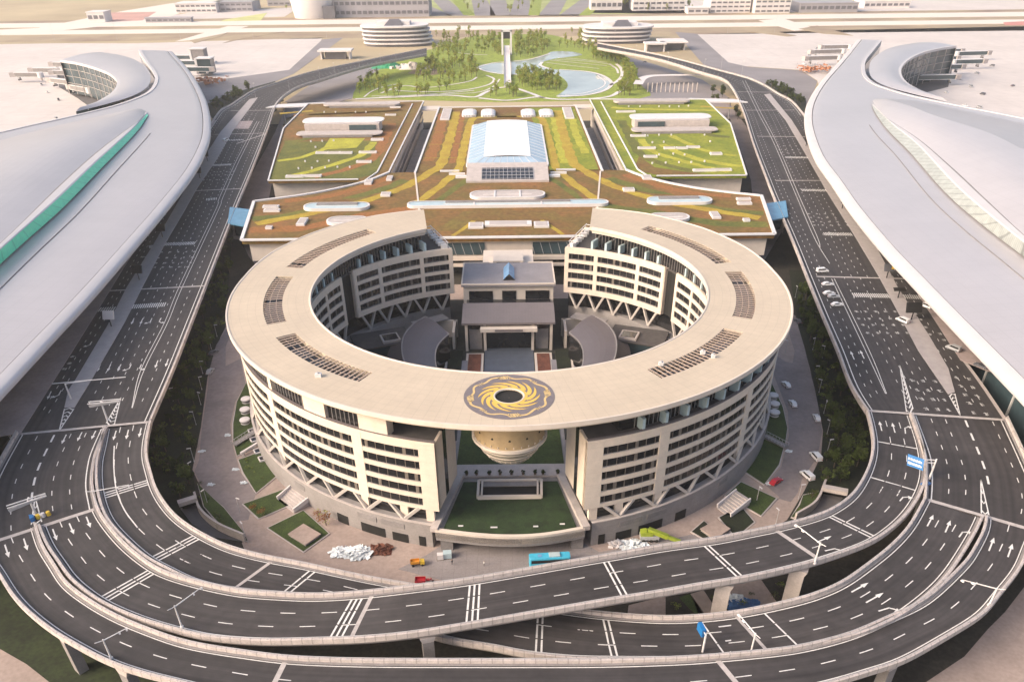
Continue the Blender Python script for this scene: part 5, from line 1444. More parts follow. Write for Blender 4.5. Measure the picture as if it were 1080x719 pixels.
    for E_, nm in ((0, 'pier_end_wall'), (-1, 'pier_end_wall')):
        mb = MB(); a, b = Po[E_], Pi_[E_]; mb.add([(a.x, a.y, G0), (b.x, b.y, G0), (b.x, b.y, ZPR), (a.x, a.y, ZPR)], [(0, 1, 2, 3)]); mb.build(nm, 'glass_teal', root)
    # the raised lens of the roof with its clerestory
    F, Gt, R_, C_, B_ = LENS
    n = 48; m = len(F)
    hs = [i/(m-1) for i in range(m)]
    def rail(px, offs): return resample(cr([hit(x, y, o) for (x, y), o in zip(px, offs)], 8), n)
    up = lambda k: [k*(1-exp(-3.2*h)) for h in hs]
    Fw = rail(F, [.6]*m); Gw = rail(Gt, [v+.65 for v in up(4.6)]); Rw = rail(R_, [v+.25 for v in up(5.6)]); Cw = rail(C_, [v+.3 for v in up(12.0 if side > 0 else 6.5)]); Bw2 = rail(B_, [.1]*m)
    G2 = [g.lerp(r, .12)+Vector((0, 0, .25)) for g, r in zip(Gw, Rw)]
    mb = MB(); mb.grid([Fw, Gw]); mb.build('clerestory', 'green_glass' if film else seams(mat('hatched_glazing', (.33, .35, .34), .35, .2, .25), 1.4, 1.4, .6, .2), root)
    mb = MB(); mb.grid([Gw, G2, [g.lerp(r, .85)+Vector((0, 0, .1)) for g, r in zip(Gw, Rw)]]); mb.build('clerestory_hood', 'fascia', root)
    mb = MB(); mb.grid([[g.lerp(r, .85)+Vector((0, 0, .1)) for g, r in zip(Gw, Rw)], Rw]); mb.build('lens_gutter', 'concrete_dk', root)
    rows = []
    for a, c_, b in zip(Rw, Cw, Bw2):
        r = [a.lerp(c_, k/10)+Vector((0, 0, 1.6*sin(pi*k/10)*min(1, (a-c_).length/60))) for k in range(10)]+[c_.lerp(b, k/6)+Vector((0, 0, .6*sin(pi*k/6)*min(1, (b-c_).length/40))) for k in range(7)]
        rows.append(r)
    mb = MB(); mb.grid(rows); mb.build('lens_roof', 'terminal', root)
    mb = MB()
    sl = [p.lerp(Ew[0], 0) for p in Fw]
    S1 = inward_line = [f+Vector((-side*9, -5, 0)) for f in Fw]
    S1 = [Vector((p.x, p.y, zM(p.x, p.y)+.12)) for p in S1]
    for a, b in zip(S1[6:], S1[7:]): mb.bar(a, b, .35, .2)
    mb.build('safety_rail', 'concrete_dk', root)
    return root, Ew, zM
L_ = dict(
 E=[(182, 55), (200, 75), (214, 98), (221, 118), (222.5, 140), (218, 158), (205, 183), (180, 216), (150, 252), (100, 310), (50, 364), (0, 418), (-60, 482), (-130, 560)],
 BAND=[(146, 53), (153, 65), (161, 76), (163.5, 84), (159, 94), (147, 102), (117, 112.5), (67, 124.5), (30, 132.5), (0, 139.5), (-60, 152), (-150, 172), (-240, 195)],
 PO=[(106, 55), (128, 58.5), (143, 63.5), (155, 72), (159, 83), (154, 93), (138, 102), (112, 110), (80, 118)],
 PI=[(63, 64), (80, 66.5), (97, 71), (113, 77), (122, 84), (123, 91), (117, 99), (104, 107), (92, 113.5)],
 LENS=([(156, 122), (143.5, 140), (106.5, 178), (66.5, 219), (19.5, 261), (-40, 316), (-110, 384)],
       [(155, 120), (139.5, 136.5), (100.5, 172), (59.5, 211), (12, 253), (-48, 307), (-118, 375)],
       [(154, 117.5), (146, 127), (103.5, 159), (62.5, 195.5), (8, 249), (-52, 301), (-124, 366)],
       [(150, 116), (136, 117), (89, 133), (44.5, 149), (0, 171), (-60, 205), (-140, 250)],
       [(149, 114.5), (136, 116), (67, 131), (30, 140), (0, 148), (-60, 162), (-150, 182)]))
termL, EL, zL = terminal(-1, L_['E'], L_['BAND'], L_['PO'], L_['PI'], L_['LENS'], 'sweeping pale metal terminal roof with a green clerestory, on the left', True)
R_ = dict(
 E=[(903.5, 43), (884.5, 65.6), (864.5, 88), (852, 108), (848, 126), (851, 146), (860, 169), (876, 192), (896, 222), (929, 263), (965, 302), (994, 333), (1034, 375), (1077, 420), (1140, 486), (1210, 560)],
 BAND=[(930, 43), (921, 54), (913, 65), (913, 78), (921, 87), (935, 93), (965, 101.5), (1018, 112.5), (1050, 118.5), (1080, 124.5), (1140, 137), (1230, 156), (1320, 178)],
 PO=[(968, 45), (945, 49), (930, 55), (919, 64), (917, 77), (924, 86), (940, 93), (966, 100), (1000, 108)],
 PI=[(1009, 49), (992, 51.5), (975, 55.5), (960, 62.5), (951.5, 71), (951, 80), (957, 88), (970, 95.5), (983, 101.5)],
 LENS=([(920, 113), (925, 122), (937, 138), (960, 161), (996, 202), (1031.5, 233.5), (1080, 271), (1140, 318), (1210, 376)],
       [(920, 111), (928, 118), (942, 132), (968, 153), (1005, 193), (1041, 225), (1089, 263), (1149, 309), (1219, 367)],
       [(920, 107), (929, 120), (945, 131), (972, 149), (1009, 181), (1043, 213), (1092, 258), (1152, 302), (1222, 360)],
       [(922, 105), (936, 105.5), (960, 112), (986, 122), (1040, 139), (1080, 158), (1120, 178), (1180, 205), (1260, 245)],
       [(924, 104), (942, 104.5), (968, 107), (995, 112), (1050, 124), (1085, 131), (1125, 140), (1200, 155), (1290, 176)]))
termR, ER, zR = terminal(1, R_['E'], R_['BAND'], R_['PO'], R_['PI'], R_['LENS'], 'sweeping pale metal terminal roof with a grey hatched clerestory, on the right', False)

# boarding bridges at the piers
def boarding_bridge(px, py, rz, label, L=24.0, dark='glass_teal', z=1.0, grp=None):
    p = at(px, py, G0)
    t = thing('boarding_bridge', label, 'boarding bridge', p, rz, grp)
    mb = MB(); mb.box((0, 0, 5.4), (L, 4.0, 3.6)); mb.build('tunnel', dark, t, local=True)
    mb = MB(); mb.box((0, 0, 7.35), (L+.6, 4.4, .35)); mb.box((0, 0, 3.45), (L+.4, 4.3, .35)); mb.build('tunnel_frame', 'white', t, local=True)
    mb = MB(); mb.tube((-L/2-2.2, 0, 2.8), (-L/2-2.2, 0, 7.6), 3.2, n=14); mb.build('rotunda', 'white', t, local=True)
    mb = MB(); mb.box((L/2+2, 0, 5.4), (5.5, 5.5, 4.2), .25); mb.build('cab', 'concrete', t, local=True)
    mb = MB(); mb.box((L/2-4, 0, 1.7), (1.2, 3.4, 3.2)); mb.build('drive_column', 'steel', t, local=True)
    mb = MB(); mb.tube((L/2-4, -2.3, .7), (L/2-4, 2.3, .7), .7); mb.build('wheels', 'tyre', t, local=True)
    mb = MB(); mb.tube((-L/2-2.2, 0, 0), (-L/2-2.2, 0, 2.8), 1.0); mb.build('pedestal', 'concrete', t, local=True)
    return t
for px, py, rz, lab, L in ((75, 74, 2.9, 'boarding bridge of the left pier nearest the rear tip', 42), (78, 83, 2.95, 'boarding bridge of the left pier, second from the rear', 44), (66, 92, 2.6, 'boarding bridge of the left pier, third from the rear, reaching furthest out', 30), (86, 100, 2.5, 'boarding bridge of the left pier nearest the camera', 30), (52, 80, 3.0, 'far tip of the boarding bridges reaching left of the left pier', 34), (30, 85, 3.05, 'lone boarding bridge standing out on the left apron', 26),
                          (992, 60, .15, 'boarding bridge of the right pier nearest the rear tip', 44), (986, 68, .12, 'boarding bridge of the right pier, second from the rear', 44), (990, 77, .1, 'boarding bridge of the right pier, third from the rear', 44), (984, 88, .05, 'boarding bridge of the right pier nearest the camera', 40), (1024, 62, .12, 'outer boarding bridge reaching right onto the apron, rear one', 34), (1020, 71, .1, 'outer boarding bridge reaching right onto the apron, nearer one', 30),
                          (195, 66, -.1, 'boarding bridge right of the left terminal, rear one', 30), (201, 72, -.1, 'boarding bridge right of the left terminal, second one', 34), (204, 79, -.1, 'boarding bridge right of the left terminal, nearest one', 40),
                          (880, 55, 3.2, 'boarding bridge left of the right terminal, rear one', 30), (871, 60, 3.25, 'boarding bridge left of the right terminal, second one', 34), (866, 67, 3.25, 'boarding bridge left of the right terminal, nearest one', 34)):
    boarding_bridge(px, py, rz, lab, L, 'glass_teal' if (px > 900 or 190 < px < 210) else 'concrete_dk', grp='boarding bridges')
for px, py, lab in ((219, 77, 'dark glazed box building on the apron by the left terminal'), (212, 66, 'small pale box building on the apron by the left terminal')):
    p = at(px, py, G0); t = thing('stair_tower', lab, 'stair tower', p)
    mb = MB(); mb.box((0, 0, 7), (15, 14, 14)); mb.build('glazing', 'glass_teal' if px > 215 else 'concrete_dk', t, local=True)
    mb = MB(); mb.box((0, 0, 14.4), (17, 16, .8)); mb.box((-8, 0, 7.2), (2.4, 15, 14.4)); mb.build('frame', 'white', t, local=True)
for px, py, s in ((221, 87, 'left'), (858, 74, 'right')):
    p = at(px, py, G0); t = thing('building_material', 'heap of rusty orange scaffolding and materials beside the %s terminal' % s, 'materials')
    t.location = p
    mb = MB()
    for i in range(60):
        c = Vector((rnd.uniform(-16, 16), rnd.uniform(-14, 14), rnd.uniform(.4, 3.4))); mb.box(c, (rnd.uniform(2, 7), rnd.uniform(.6, 2), rnd.uniform(.4, 1.6)), rnd.uniform(0, 3))
    mb.build('plank_heap', mat('rusty_orange_planks', (.42, .17, .08), .8, .4, .4), t, local=True)
    for i in range(16):
        c = Vector((rnd.uniform(-18, 18), rnd.uniform(-16, 16), 0)); mb = MB(); mb.bar(c, c+Vector((rnd.uniform(-2, 2), 0, rnd.uniform(3, 7))), .4, .4); mb.build('scaffold_pole', 'concrete', t, local=True)
# ------------------------------------------------------------------ aprons, taxiways, garden, far buildings
ZF = G0-1.98
def far(name, px, m, k, n=0):
    P = sm(px, ZF, n) if n else pts(px, ZF)
    return tag(slab(name, [(p.x, p.y) for p in P], ZF-.3, ZF+.06*k, m), kind='structure')
def farw(name, x0, x1, y0, y1, m, k):
    return tag(slab(name, [(x0, y0), (x1, y0), (x1, y1), (x0, y1)], ZF-.3, ZF+.06*k, m), kind='structure')
yc = lambda py: at(560, py, ZF).y
far('apron', [(-400, 60), (-200, 52), (0, 47), (60, 46), (145, 46), (340, 40), (338, 44), (304, 76), (270, 81), (228, 85), (205, 92), (190, 200), (0, 350), (-500, 400), (-900, 200)], 'apron', 1)
far('apron', [(735, 36.5), (890, 32), (1080, 28), (1400, 22), (1700, 60), (1700, 200), (1500, 360), (1080, 330), (880, 150), (862, 85), (845, 74), (785, 70), (766, 66), (740, 45)], 'apron', 1)
far('apron_road', [(205, 88), (305, 74), (340, 42), (362, 40), (310, 78), (262, 98), (215, 130), (200, 120)], 'boulevard', 2)
far('apron_road', [(712, 34), (735, 36), (768, 66), (790, 71), (845, 74.5), (862, 86), (850, 120), (830, 108), (795, 85), (745, 72)], 'boulevard', 2)
far('dark_verge', [(214, 112), (240, 100), (290, 86), (292, 90), (250, 108), (225, 126)], 'shrubby', 3)
far('dark_verge', [(806, 88), (826, 92), (850, 104), (850, 122), (836, 112)], 'shrubby', 3)
farw('verge', -2900, 2900, yc(38.5), yc(31.5), 'brown', 1)
farw('taxiway', -2900, 2900, yc(31), yc(26.8), 'taxi', 3)
farw('verge', -2900, 2900, yc(26.8), yc(23.6), 'brown', 2)
farw('taxiway', -2900, 2900, yc(23.4), yc(18.8), 'taxi', 3)
farw('verge', -2900, 2900, yc(18.8), yc(16.2), 'brown', 2)
far('far_apron', [(-100, 36), (40, 30), (130, 12), (180, 4), (330, -12), (360, -14), (200, 10), (170, 22), (60, 33), (-60, 40)], 'taxi', 4)
far('far_apron', [(620, -10), (1080, -16), (1500, -20), (1500, 6), (1080, 10), (840, 16), (620, 14)], 'apron', 1)
far('far_apron', [(140, 22), (300, 18), (315, 8), (200, 14)], 'apron', 2)
far('connecting_taxiway', [(185, 44), (215, 42), (262, 28), (240, 28)], 'taxi', 4)
far('connecting_taxiway', [(800, 22), (838, 33), (862, 31), (826, 20)], 'taxi', 4)
far('verge', [(205, 46), (232, 39), (240, 35), (200, 43)], 'brown', 5)
far('verge', [(235, 46), (262, 36), (300, 34), (258, 41)], 'brown', 5)
far('verge', [(842, 31), (868, 36), (900, 38), (862, 27.5)], 'brown', 5)
far('verge', [(815, 33), (840, 38), (830, 39), (790, 34)], 'brown', 5)
far('reddish_field', [(95, 14), (165, 13), (150, 22), (100, 24)], mat('red_earth_field', (.48, .27, .23), .95, .2, .02), 5)
far('yellow_field', [(238, 21), (282, 14), (275, 22), (232, 23)], mat('pale_green_field', (.50, .50, .20), .95, .2, .02), 5)
far('reddish_field', [(1058, 24), (1080, 23), (1120, 24), (1100, 27), (1060, 27)], mat('red_earth_strip', (.48, .20, .17), .95, .2, .02), 5)
far('service_apron', [(60, 72), (100, 74), (122, 84), (122, 96), (96, 114), (82, 104), (62, 92)], 'asphalt_old', 3)
far('service_apron', [(952, 66), (985, 54), (1012, 52), (1006, 66), (1000, 92), (972, 99), (954, 88)], 'asphalt_old', 3)
# boulevard
farw('boulevard_ground', -260, 330, yc(16.2), yc(-25), mat('roadside_grass', (.30, .33, .12), .95, .3, .02), 1)
for a, b, c, d in ((466, 397, 17, -16), (483, 447, 17, -16), (512, 499, 17, -16), (528, 522, 17, -16), (548, 553, 17, -16), (578, 601, 17, -16), (600, 640, 17, -16)):
    w = 11
    far('boulevard', [(a-w, c), (a+w, c), (b+w*.5, d), (b-w*.5, d)], 'boulevard', 2)
for a, b in ((495, 470), (563, 570), (616, 655)):
    far('boulevard_green', [(a-6, 16.5), (a+6, 16.5), (b+4, -16), (b-6, -16)], 'grass_lt', 3)

# garden with the lake
GP = [(372, 104), (374, 96), (384, 85), (400, 74), (425, 63), (455, 52), (480, 44), (500, 38.5), (535, 37), (575, 36.5), (600, 42), (630, 52), (655, 63), (670, 76), (676, 90), (676, 104), (525, 108)]
far('garden_ground', GP, 'grass_lt', 3, 4)
far('garden_plaza', [(300, 108), (335, 85), (390, 66), (430, 57), (455, 52), (425, 63), (400, 74), (384, 85), (374, 96), (371, 105)], 'boulevard', 2)
far('garden_plaza', [(640, 54), (690, 68), (740, 84), (770, 104), (676, 105), (676, 90), (670, 76), (655, 63)], 'boulevard', 2)
far('lake', [(503, 72), (508, 69), (520, 67.5), (540, 66), (560, 63.5), (575, 59), (580, 55.5), (592, 54.5), (606, 55.5), (614, 58.5), (600, 60.5), (585, 62.5), (572, 66), (571, 69.5), (580, 73), (592, 74.5), (608, 75.5), (625, 77.5), (638, 82), (644, 88), (640, 94), (628, 98), (612, 101), (595, 103), (587, 102), (594, 97), (599, 91), (595, 84), (587, 79), (572, 78), (550, 78.5), (530, 78), (514, 75.5)], 'water', 6, 3)
def rimpath(px, w, m='white', k=7, name='garden_path'):
    mb = MB(); strip_mesh(mb, sm(px, ZF, 5), w, .06*k); return tag(mb.build(name, m), kind='structure')
for px, w in (([(587, 102), (612, 101.5), (630, 98.5), (641, 94), (645, 88), (638, 81.5), (625, 77), (608, 75), (590, 74)], 2.5), ([(503, 72), (514, 76), (530, 78.6), (550, 79.2)], 2), ([(503, 71.5), (520, 67), (540, 65.3), (560, 62.8), (580, 57)], 2), ([(572, 66), (570, 69.5), (580, 73.3)], 2.5),
              ([(375, 105), (420, 103), (470, 101), (500, 103), (512, 98), (525, 93.5), (534, 92.5)], 3), ([(534, 92.5), (545, 94), (560, 99), (575, 104), (600, 105.5), (640, 103), (655, 96)], 3), ([(505, 104), (535, 106.5), (565, 103), (575, 104)], 3),
              ([(410, 95), (422, 92), (430, 91), (448, 93), (475, 90), (496, 86), (503, 82)], 1.6), ([(402, 99), (411, 95.5), (424, 96.5), (455, 97.5), (490, 95.5), (515, 90), (521, 84), (513, 80)], 1.8), ([(392, 102), (440, 101.5), (500, 96)], 1.4),
              ([(650, 68), (655, 73), (656, 80), (651, 86), (642, 91)], 2.5), ([(643, 68), (650, 73), (652, 78)], 1.6), ([(580, 64), (600, 66), (630, 69), (640, 70)], 1.2), ([(588, 61.5), (610, 63), (640, 66.5)], 1.2), ([(576, 66.5), (600, 69.5), (632, 73)], 1.2), ([(480, 56), (500, 58), (514, 58.5)], 1.4), ([(384, 103), (392, 97), (405, 92), (420, 89)], 1.2), ([(400, 103.2), (450, 100), (500, 98.5), (520, 92), (527, 84)], 1.2), ([(585, 63.5), (610, 64.5), (640, 68), (648, 72)], 1.2), ([(596, 100.5), (615, 99), (634, 93), (638, 87), (630, 80)], 1.0), ([(660, 66), (664, 76), (662, 86), (656, 96)], 1.6)):
    rimpath(px, w*1.45, 'far_white')
far('bare_ground', [(430, 78), (445, 68), (462, 72), (475, 76), (455, 80)], 'brown', 5)
# lake footbridge with its portal
t = thing('lake_footbridge', 'straight white footbridge with a tall portal crossing the lake', 'footbridge', at(535, 80, ZF))
a, b = at(535.5, 93, ZF), at(534.5, 50, ZF)
mb = MB(); mb.bar(a+Vector((0, 0, 1.6)), b+Vector((0, 0, 1.6)), 7.0, .6); mb.build('deck', 'far_white', t)
mb = MB()
for s in (-1, 1): mb.bar(a+Vector((s*3.4, 0, 2.4)), b+Vector((s*3.4, 0, 2.4)), .3, 1.0)
mb.build('railing', 'white', t)
q = at(534.5, 58, ZF)
mb = MB()
for s in (-1, 1): mb.box((q.x+s*5.2, q.y, ZF+13), (2.2, 5, 26))
mb.box((q.x, q.y, ZF+25.5), (12.6, 5, 2.4)); mb.build('portal', 'white', t)
mb = MB(); mb.box((q.x, q.y+.6, ZF+20.5), (8.2, 3, 7)); mb.build('portal_panel', 'black', t)
mb = MB()
for i in range(8):
    for s in (-1, 1): c = a.lerp(b, (i+.5)/8); mb.tube((c.x+s*2.4, c.y, ZF), (c.x+s*2.4, c.y, ZF+1.4), .4)
mb.build('piles', 'concrete', t)
# green netted site sheds by the garden
for px, py, lab in ((408, 71, 'mound of green netting on the building site by the garden'), (437, 72, 'heap of white sheets and sheds on the building site by the garden')):
    p = at(px, py, ZF); t = thing('covered_mound', lab, 'covered mound', p)
    mb = MB(); n = 14; rows = []
    for i in range(n+1):
        rows.append([Vector(((i/n-.5)*34, (j/8-.5)*26, 6*(1-(2*i/n-1)**2)*(1-(2*j/8-1)**2)*rnd.uniform(.5, 1.2))) for j in range(9)])
    mb.grid(rows); mb.build('cover', 'tarp_green' if px < 420 else 'far_white', t, local=True)
    mb = MB()
    for i in range(8): mb.box((rnd.uniform(-22, 22), rnd.uniform(-16, 16), 1.2), (rnd.uniform(3, 7), rnd.uniform(2, 4), 2.4), rnd.random())
    mb.build('sheds', 'far_white', t, local=True)

# oval offices
def office(px, py, w, d, floors, label, lean, hh=4.6):
    p = at(px, py, ZF); t = thing('oval_office', label, 'office building', p)
    def outline(k, grow=0.0):
        out = []
        for i in range(40):
            a = 2*pi*i/40; c, s = cos(a), sin(a)
            x = (abs(c)**.75)*(1 if c > 0 else -1)*(w/2+grow); y = (abs(s)**.75)*(1 if s > 0 else -1)*(d/2+grow)
            if lean > 0 and x > 0: x *= 1+.10*(floors-k)/floors
            out.append((x+lean*(floors-k)*1.2, y))
        return out
    for k in range(floors):
        o = [(x+p.x, y+p.y) for x, y in outline(k, -2.0)]; slab('window_band', o, p.z+k*hh, p.z+k*hh+hh-1.7, 'far_glass', t)
        o = [(x+p.x, y+p.y) for x, y in outline(k)]; slab('floor_band', o, p.z+k*hh+hh-1.7, p.z+k*hh+hh, 'far_white', t)
    mb = MB(); mb.box((0, 0, floors*hh+2), (w*.5, d*.4, 4)); mb.build('roof_house', 'far_white', t, local=True)
    mb = MB(); mb.add([(-w*.12, -d*.32, floors*hh+.1), (w*.16, -d*.32, floors*hh+.1), (w*.1, -d*.2, floors*hh+7), (-w*.04, -d*.2, floors*hh+7), (-w*.12, d*.1, floors*hh+.1), (w*.16, d*.1, floors*hh+.1)], [(0, 1, 2, 3), (3, 2, 5, 4), (0, 3, 4), (1, 5, 2)]); mb.build('roof_prow', 'far_glass', t, local=True)
office(417, 47, 88, 60, 5, 'oval office block with five dark window bands, left of the garden', .5)
office(652, 43.5, 92, 64, 4, 'oval white office block with dark window bands, right of the garden', -.9)
# toll gates and sheds
def canopy_gate(px, py, w, d, label):
    p = at(px, py, ZF); t = thing('gate_canopy', label, 'gate canopy', p)
    mb = MB(); mb.box((0, 0, 9), (w, d, 1.6)); mb.build('roof', 'far_white', t, local=True)
    mb = MB(); mb.box((0, 0, 4.2), (w*.62, d*.5, 8.2)); mb.build('booths', 'far_glass', t, local=True)
    for s in (-1, 1):
        mb = MB(); mb.box((s*w*.42, 0, 4.1), (1.8, d*.6, 8.2)); mb.build('post', 'far_white', t, local=True)
canopy_gate(355, 62, 40, 22, 'white gate canopy over dark booths, left of the garden')
canopy_gate(708, 52, 34, 34, 'white gate canopy over dark booths, right of the garden')
canopy_gate(690, 54.5, 26, 18, 'smaller white gate canopy beside the oval white office')
# viaduct of the round walkway right of the garden
t = thing('curved_canopy', 'long curved white canopy with posts beside the right of the garden', 'canopy', at(700, 96, ZF))
mb = MB(); strip_mesh(mb, [p+Vector((0, 0, 8)) for p in sm([(672, 99), (676, 93), (684, 90), (700, 89), (740, 88.5)], ZF, 6)], 9); mb.build('roof', 'far_white', t)
mb = MB()
for i in range(12): c = at(683+i*4.7, 97.5, ZF); mb.tube(c, c+Vector((0, 0, 8)), .6)
mb.build('posts', 'concrete', t)

# far terminal and other buildings along the top
def blockbld(name, px0, px1, py, h, d, label, cat, wall='far_white', rows=3, m2='far_glass', roof=None):
    a, b = at(px0, py, ZF), at(px1, py, ZF); w = (b-a).length; c = (a+b)/2
    t = thing(name, label, cat, (c.x, c.y+d/2, ZF))
    mb = MB(); mb.box((0, 0, h/2), (w, d, h)); mb.build('wall', wall, t, local=True)
    mb = MB(); mb.box((0, 0, h+.5), (w+2, d+2, 1.0)); mb.build('roof', roof or wall, t, local=True)
    for k in range(rows):
        z0 = h*(k+.38)/rows
        mb = MB(); n = max(3, int(w/9))
        for i in range(n): mb.box((-w/2+(i+.5)*w/n, -d/2-.1, z0+h*.16/rows), (w/n*.72, .6, h*.36/rows))
        mb.build('window_row', m2, t, local=True)
    return t
t = blockbld('far_terminal', 343, 452, 18.5, 26, 70, 'long low grey far terminal hall at the top, behind the taxiways', 'terminal', 'far_grey', 2)
mb = MB()
for i in range(14): mb.box((-140+i*21, rnd.uniform(-20, 30), 28), (rnd.uniform(8, 16), 12, 4))
mb.build('roof_plant', 'far_white', t, local=True)
p = at(332, 18.5, ZF); t = thing('round_hall', 'white curved hall like a drum at the left end of the far terminal', 'hall', p)
mb = MB(); N = 32; prof = [(30, 0), (33, 20), (38, 45), (36, 46), (0, 52)]
mb.grid([[Vector((r*cos(2*pi*k/N)*1.1, r*sin(2*pi*k/N), z_)) for k in range(N)] for r, z_ in prof], close=True); mb.build('shell', 'far_white', t, local=True, smooth=True)
mb = MB(); mb.box((30, -22, 9), (20, 14, 18)); mb.build('glass_link', 'far_glass', t, local=True)
for a in ((623, 656, 11, 30, 40, 'tall white block with a dark base strip at the top, right of the boulevard', 'far_white', 2), (667, 722, 11.5, 22, 50, 'wide white factory block at the top, second right of the boulevard', 'far_white', 3), (748, 791, 14, 30, 60, 'white stepped office block at the top, third right of the boulevard', 'far_white', 5), (795, 833, 14.5, 20, 60, 'white block with a sawtooth front at the top, fourth right of the boulevard', 'far_white', 3), (842, 905, 13.5, 13, 60, 'long grey shed at the far top right', 'far_grey', 1),
          (283, 306, 6.5, 22, 40, 'bluish grey block at the far top left', 'far_grey', 3), (228, 266, 12.5, 14, 60, 'long grey shed at the far top left', 'far_grey', 2), (187, 228, 14, 14, 50, 'pale building with a striped front at the far top left', 'far_white', 2), (155, 201, 24, 6, 12, 'low dark row of huts beside the taxiway, top left', 'far_grey', 1), (94, 111, 24, 14, 30, 'small white hangar beside the taxiway, top left', 'far_white', 1), (725, 747, 15, 8, 30, 'low white annexe between the white blocks at the top right', 'far_white', 1), (910, 960, 9, 10, 60, 'low pale shed at the top right corner', 'far_white', 1)):
    blockbld('far_building', a[0], a[1], a[2], a[3], a[4], a[5], 'building', a[6], a[7])
# ------------------------------------------------------------------ trees and shrubs
def leaf_cloud(mb, c, rx, rz, n, size, r):
    for _ in range(n):
        while True:
            p = Vector((r.uniform(-1, 1), r.uniform(-1, 1), r.uniform(-1, 1)))
            if .25 < p.length < 1: break
        q = c+Vector((p.x*rx, p.y*rx, p.z*rz))
        a, b = r.uniform(0, 2*pi), r.uniform(-.7, .7)
        u = Vector((cos(a), sin(a), b)).normalized(); v = u.orthogonal().normalized()
        v = (Matrix.Rotation(r.uniform(0, 6.28), 3, u) @ v)
        s = size*r.uniform(.6, 1.3)
        mb.face([q-u*s-v*s*.5, q+u*s*.2-v*s*.9, q+u*s+v*s*.3, q-u*s*.1+v*s*.9])
def tree_proto(h, w, kind, leaf, leaf2, seed, n=170):
    r = random.Random(seed)
    mb = MB(); mb.use('bark')
    tw = .02*h+.06
    top = Vector((r.uniform(-.3, .3), r.uniform(-.3, .3), h*.82))
    mb.tube((0, 0, -.3), top*.45, tw, tw*.7, n=6); mb.tube(top*.45, top, tw*.7, tw*.2, n=5)
    for i in range(6):
        a = r.uniform(0, 2*pi); z0 = h*r.uniform(.3, .65)
        mb.tube((top.x*z0/h, top.y*z0/h, z0), (cos(a)*w*.38, sin(a)*w*.38, z0+h*r.uniform(.1, .22)), tw*.4, tw*.12, n=4, caps=False)
    k = 7 if kind == 'slim' else 9
    for i in range(k):
        t = (i+.5)/k
        if kind == 'slim':
            z = h*(.30+.62*t); rad = w*.5*(1.0-.45*t)*r.uniform(.7, 1.15)
            c = Vector((r.uniform(-.2, .2)*w, r.uniform(-.2, .2)*w, z))
            cl, rz = rad*.8, h*.09
        else:
            a = r.uniform(0, 2*pi); d = w*.32*sqrt(r.random())
            c = Vector((cos(a)*d, sin(a)*d, h*r.uniform(.42, .86))); cl, rz = w*.26*r.uniform(.7, 1.2), h*.15
        mb.use(leaf if r.random() < .6 else leaf2)
        leaf_cloud(mb, c, cl, rz, n//k, .055*h*(.8 if kind == 'slim' else 1), r)
    return mb
def make_protos(name, label, specs, group):
    out = []
    for i, (h, w, k, l1, l2, n) in enumerate(specs):
        o = tree_proto(h, w, k, l1, l2, 31+i*7+len(name), n).build(name, None)
        out.append(o)
    return out
def inside(x, y, P):
    c = False; j = len(P)-1
    for i in range(len(P)):
        if (P[i][1] > y) != (P[j][1] > y) and x < (P[j][0]-P[i][0])*(y-P[i][1])/(P[j][1]-P[i][1])+P[i][0]: c = not c
        j = i
    return c
def scatter(protos, poly, n, z, label, cat, group, smin=.75, smax=1.25, gap=0.0, first=None):
    P = [(p.x, p.y) for p in pts(poly, z)]
    xs = [p[0] for p in P]; ys = [p[1] for p in P]; done = []; tries = 0
    while len(done) < n and tries < n*60:
        tries += 1
        x, y = rnd.uniform(min(xs), max(xs)), rnd.uniform(min(ys), max(ys))
        if not inside(x, y, P): continue
        if any(hypot(x-a, y-b) < gap for a, b in done): continue
        if abs(x) < 92 and hypot(x, y-246.7) < 90: continue
        done.append((x, y))
        src = rnd.choice(protos)
        if group in MERGE:
            i0 = len(far_v); a_ = rnd.uniform(0, 6.28); s_ = rnd.uniform(smin, smax)
            for v in src.data.vertices: far_v.append((x+s_*(v.co.x*cos(a_)-v.co.y*sin(a_)), y+s_*(v.co.x*sin(a_)+v.co.y*cos(a_)), z+v.co.z*s_))
            for f in src.data.polygons: far_f.append(tuple(i0+k for k in f.vertices)); far_m.append(src.data.materials[f.material_index])
            continue
        o = src.copy(); COL.objects.link(o)
        o.location = (x, y, z); o.rotation_euler = (0, 0, rnd.uniform(0, 6.28)); s = rnd.uniform(smin, smax); o.scale = (s, s, s*rnd.uniform(.9, 1.15))
        tag(o, label, cat, group)
MERGE = ('trees by the oval offices', 'trees along the top of the view', 'far trees of the lake garden')
far_v = []; far_f = []; far_m = []
slim = make_protos('tree', '', [(13, 6.5, 'slim', 'leaf', 'leaf_y', 170), (11, 6.5, 'round', 'leaf_y', 'leaf', 170), (12, 7.5, 'round', 'leaf', 'leaf_y', 170), (12, 7, 'round', 'leaf', 'leaf_y', 150)], '')
dark = make_protos('tree', '', [(6.5, 5.5, 'round', 'leaf_dk', 'leaf_mid', 330), (5.2, 4.6, 'round', 'leaf_dk', 'leaf_dk', 300), (7.5, 5.0, 'round', 'leaf_dk', 'leaf_mid', 330)], '')
bush = make_protos('shrub', '', [(2.2, 3.0, 'round', 'leaf_dk', 'leaf_mid', 150), (1.6, 2.6, 'round', 'leaf_mid', 'leaf_dk', 140), (1.9, 2.4, 'round', 'leaf_mid', 'leaf', 140)], '')
g = 'young trees of the lake garden'
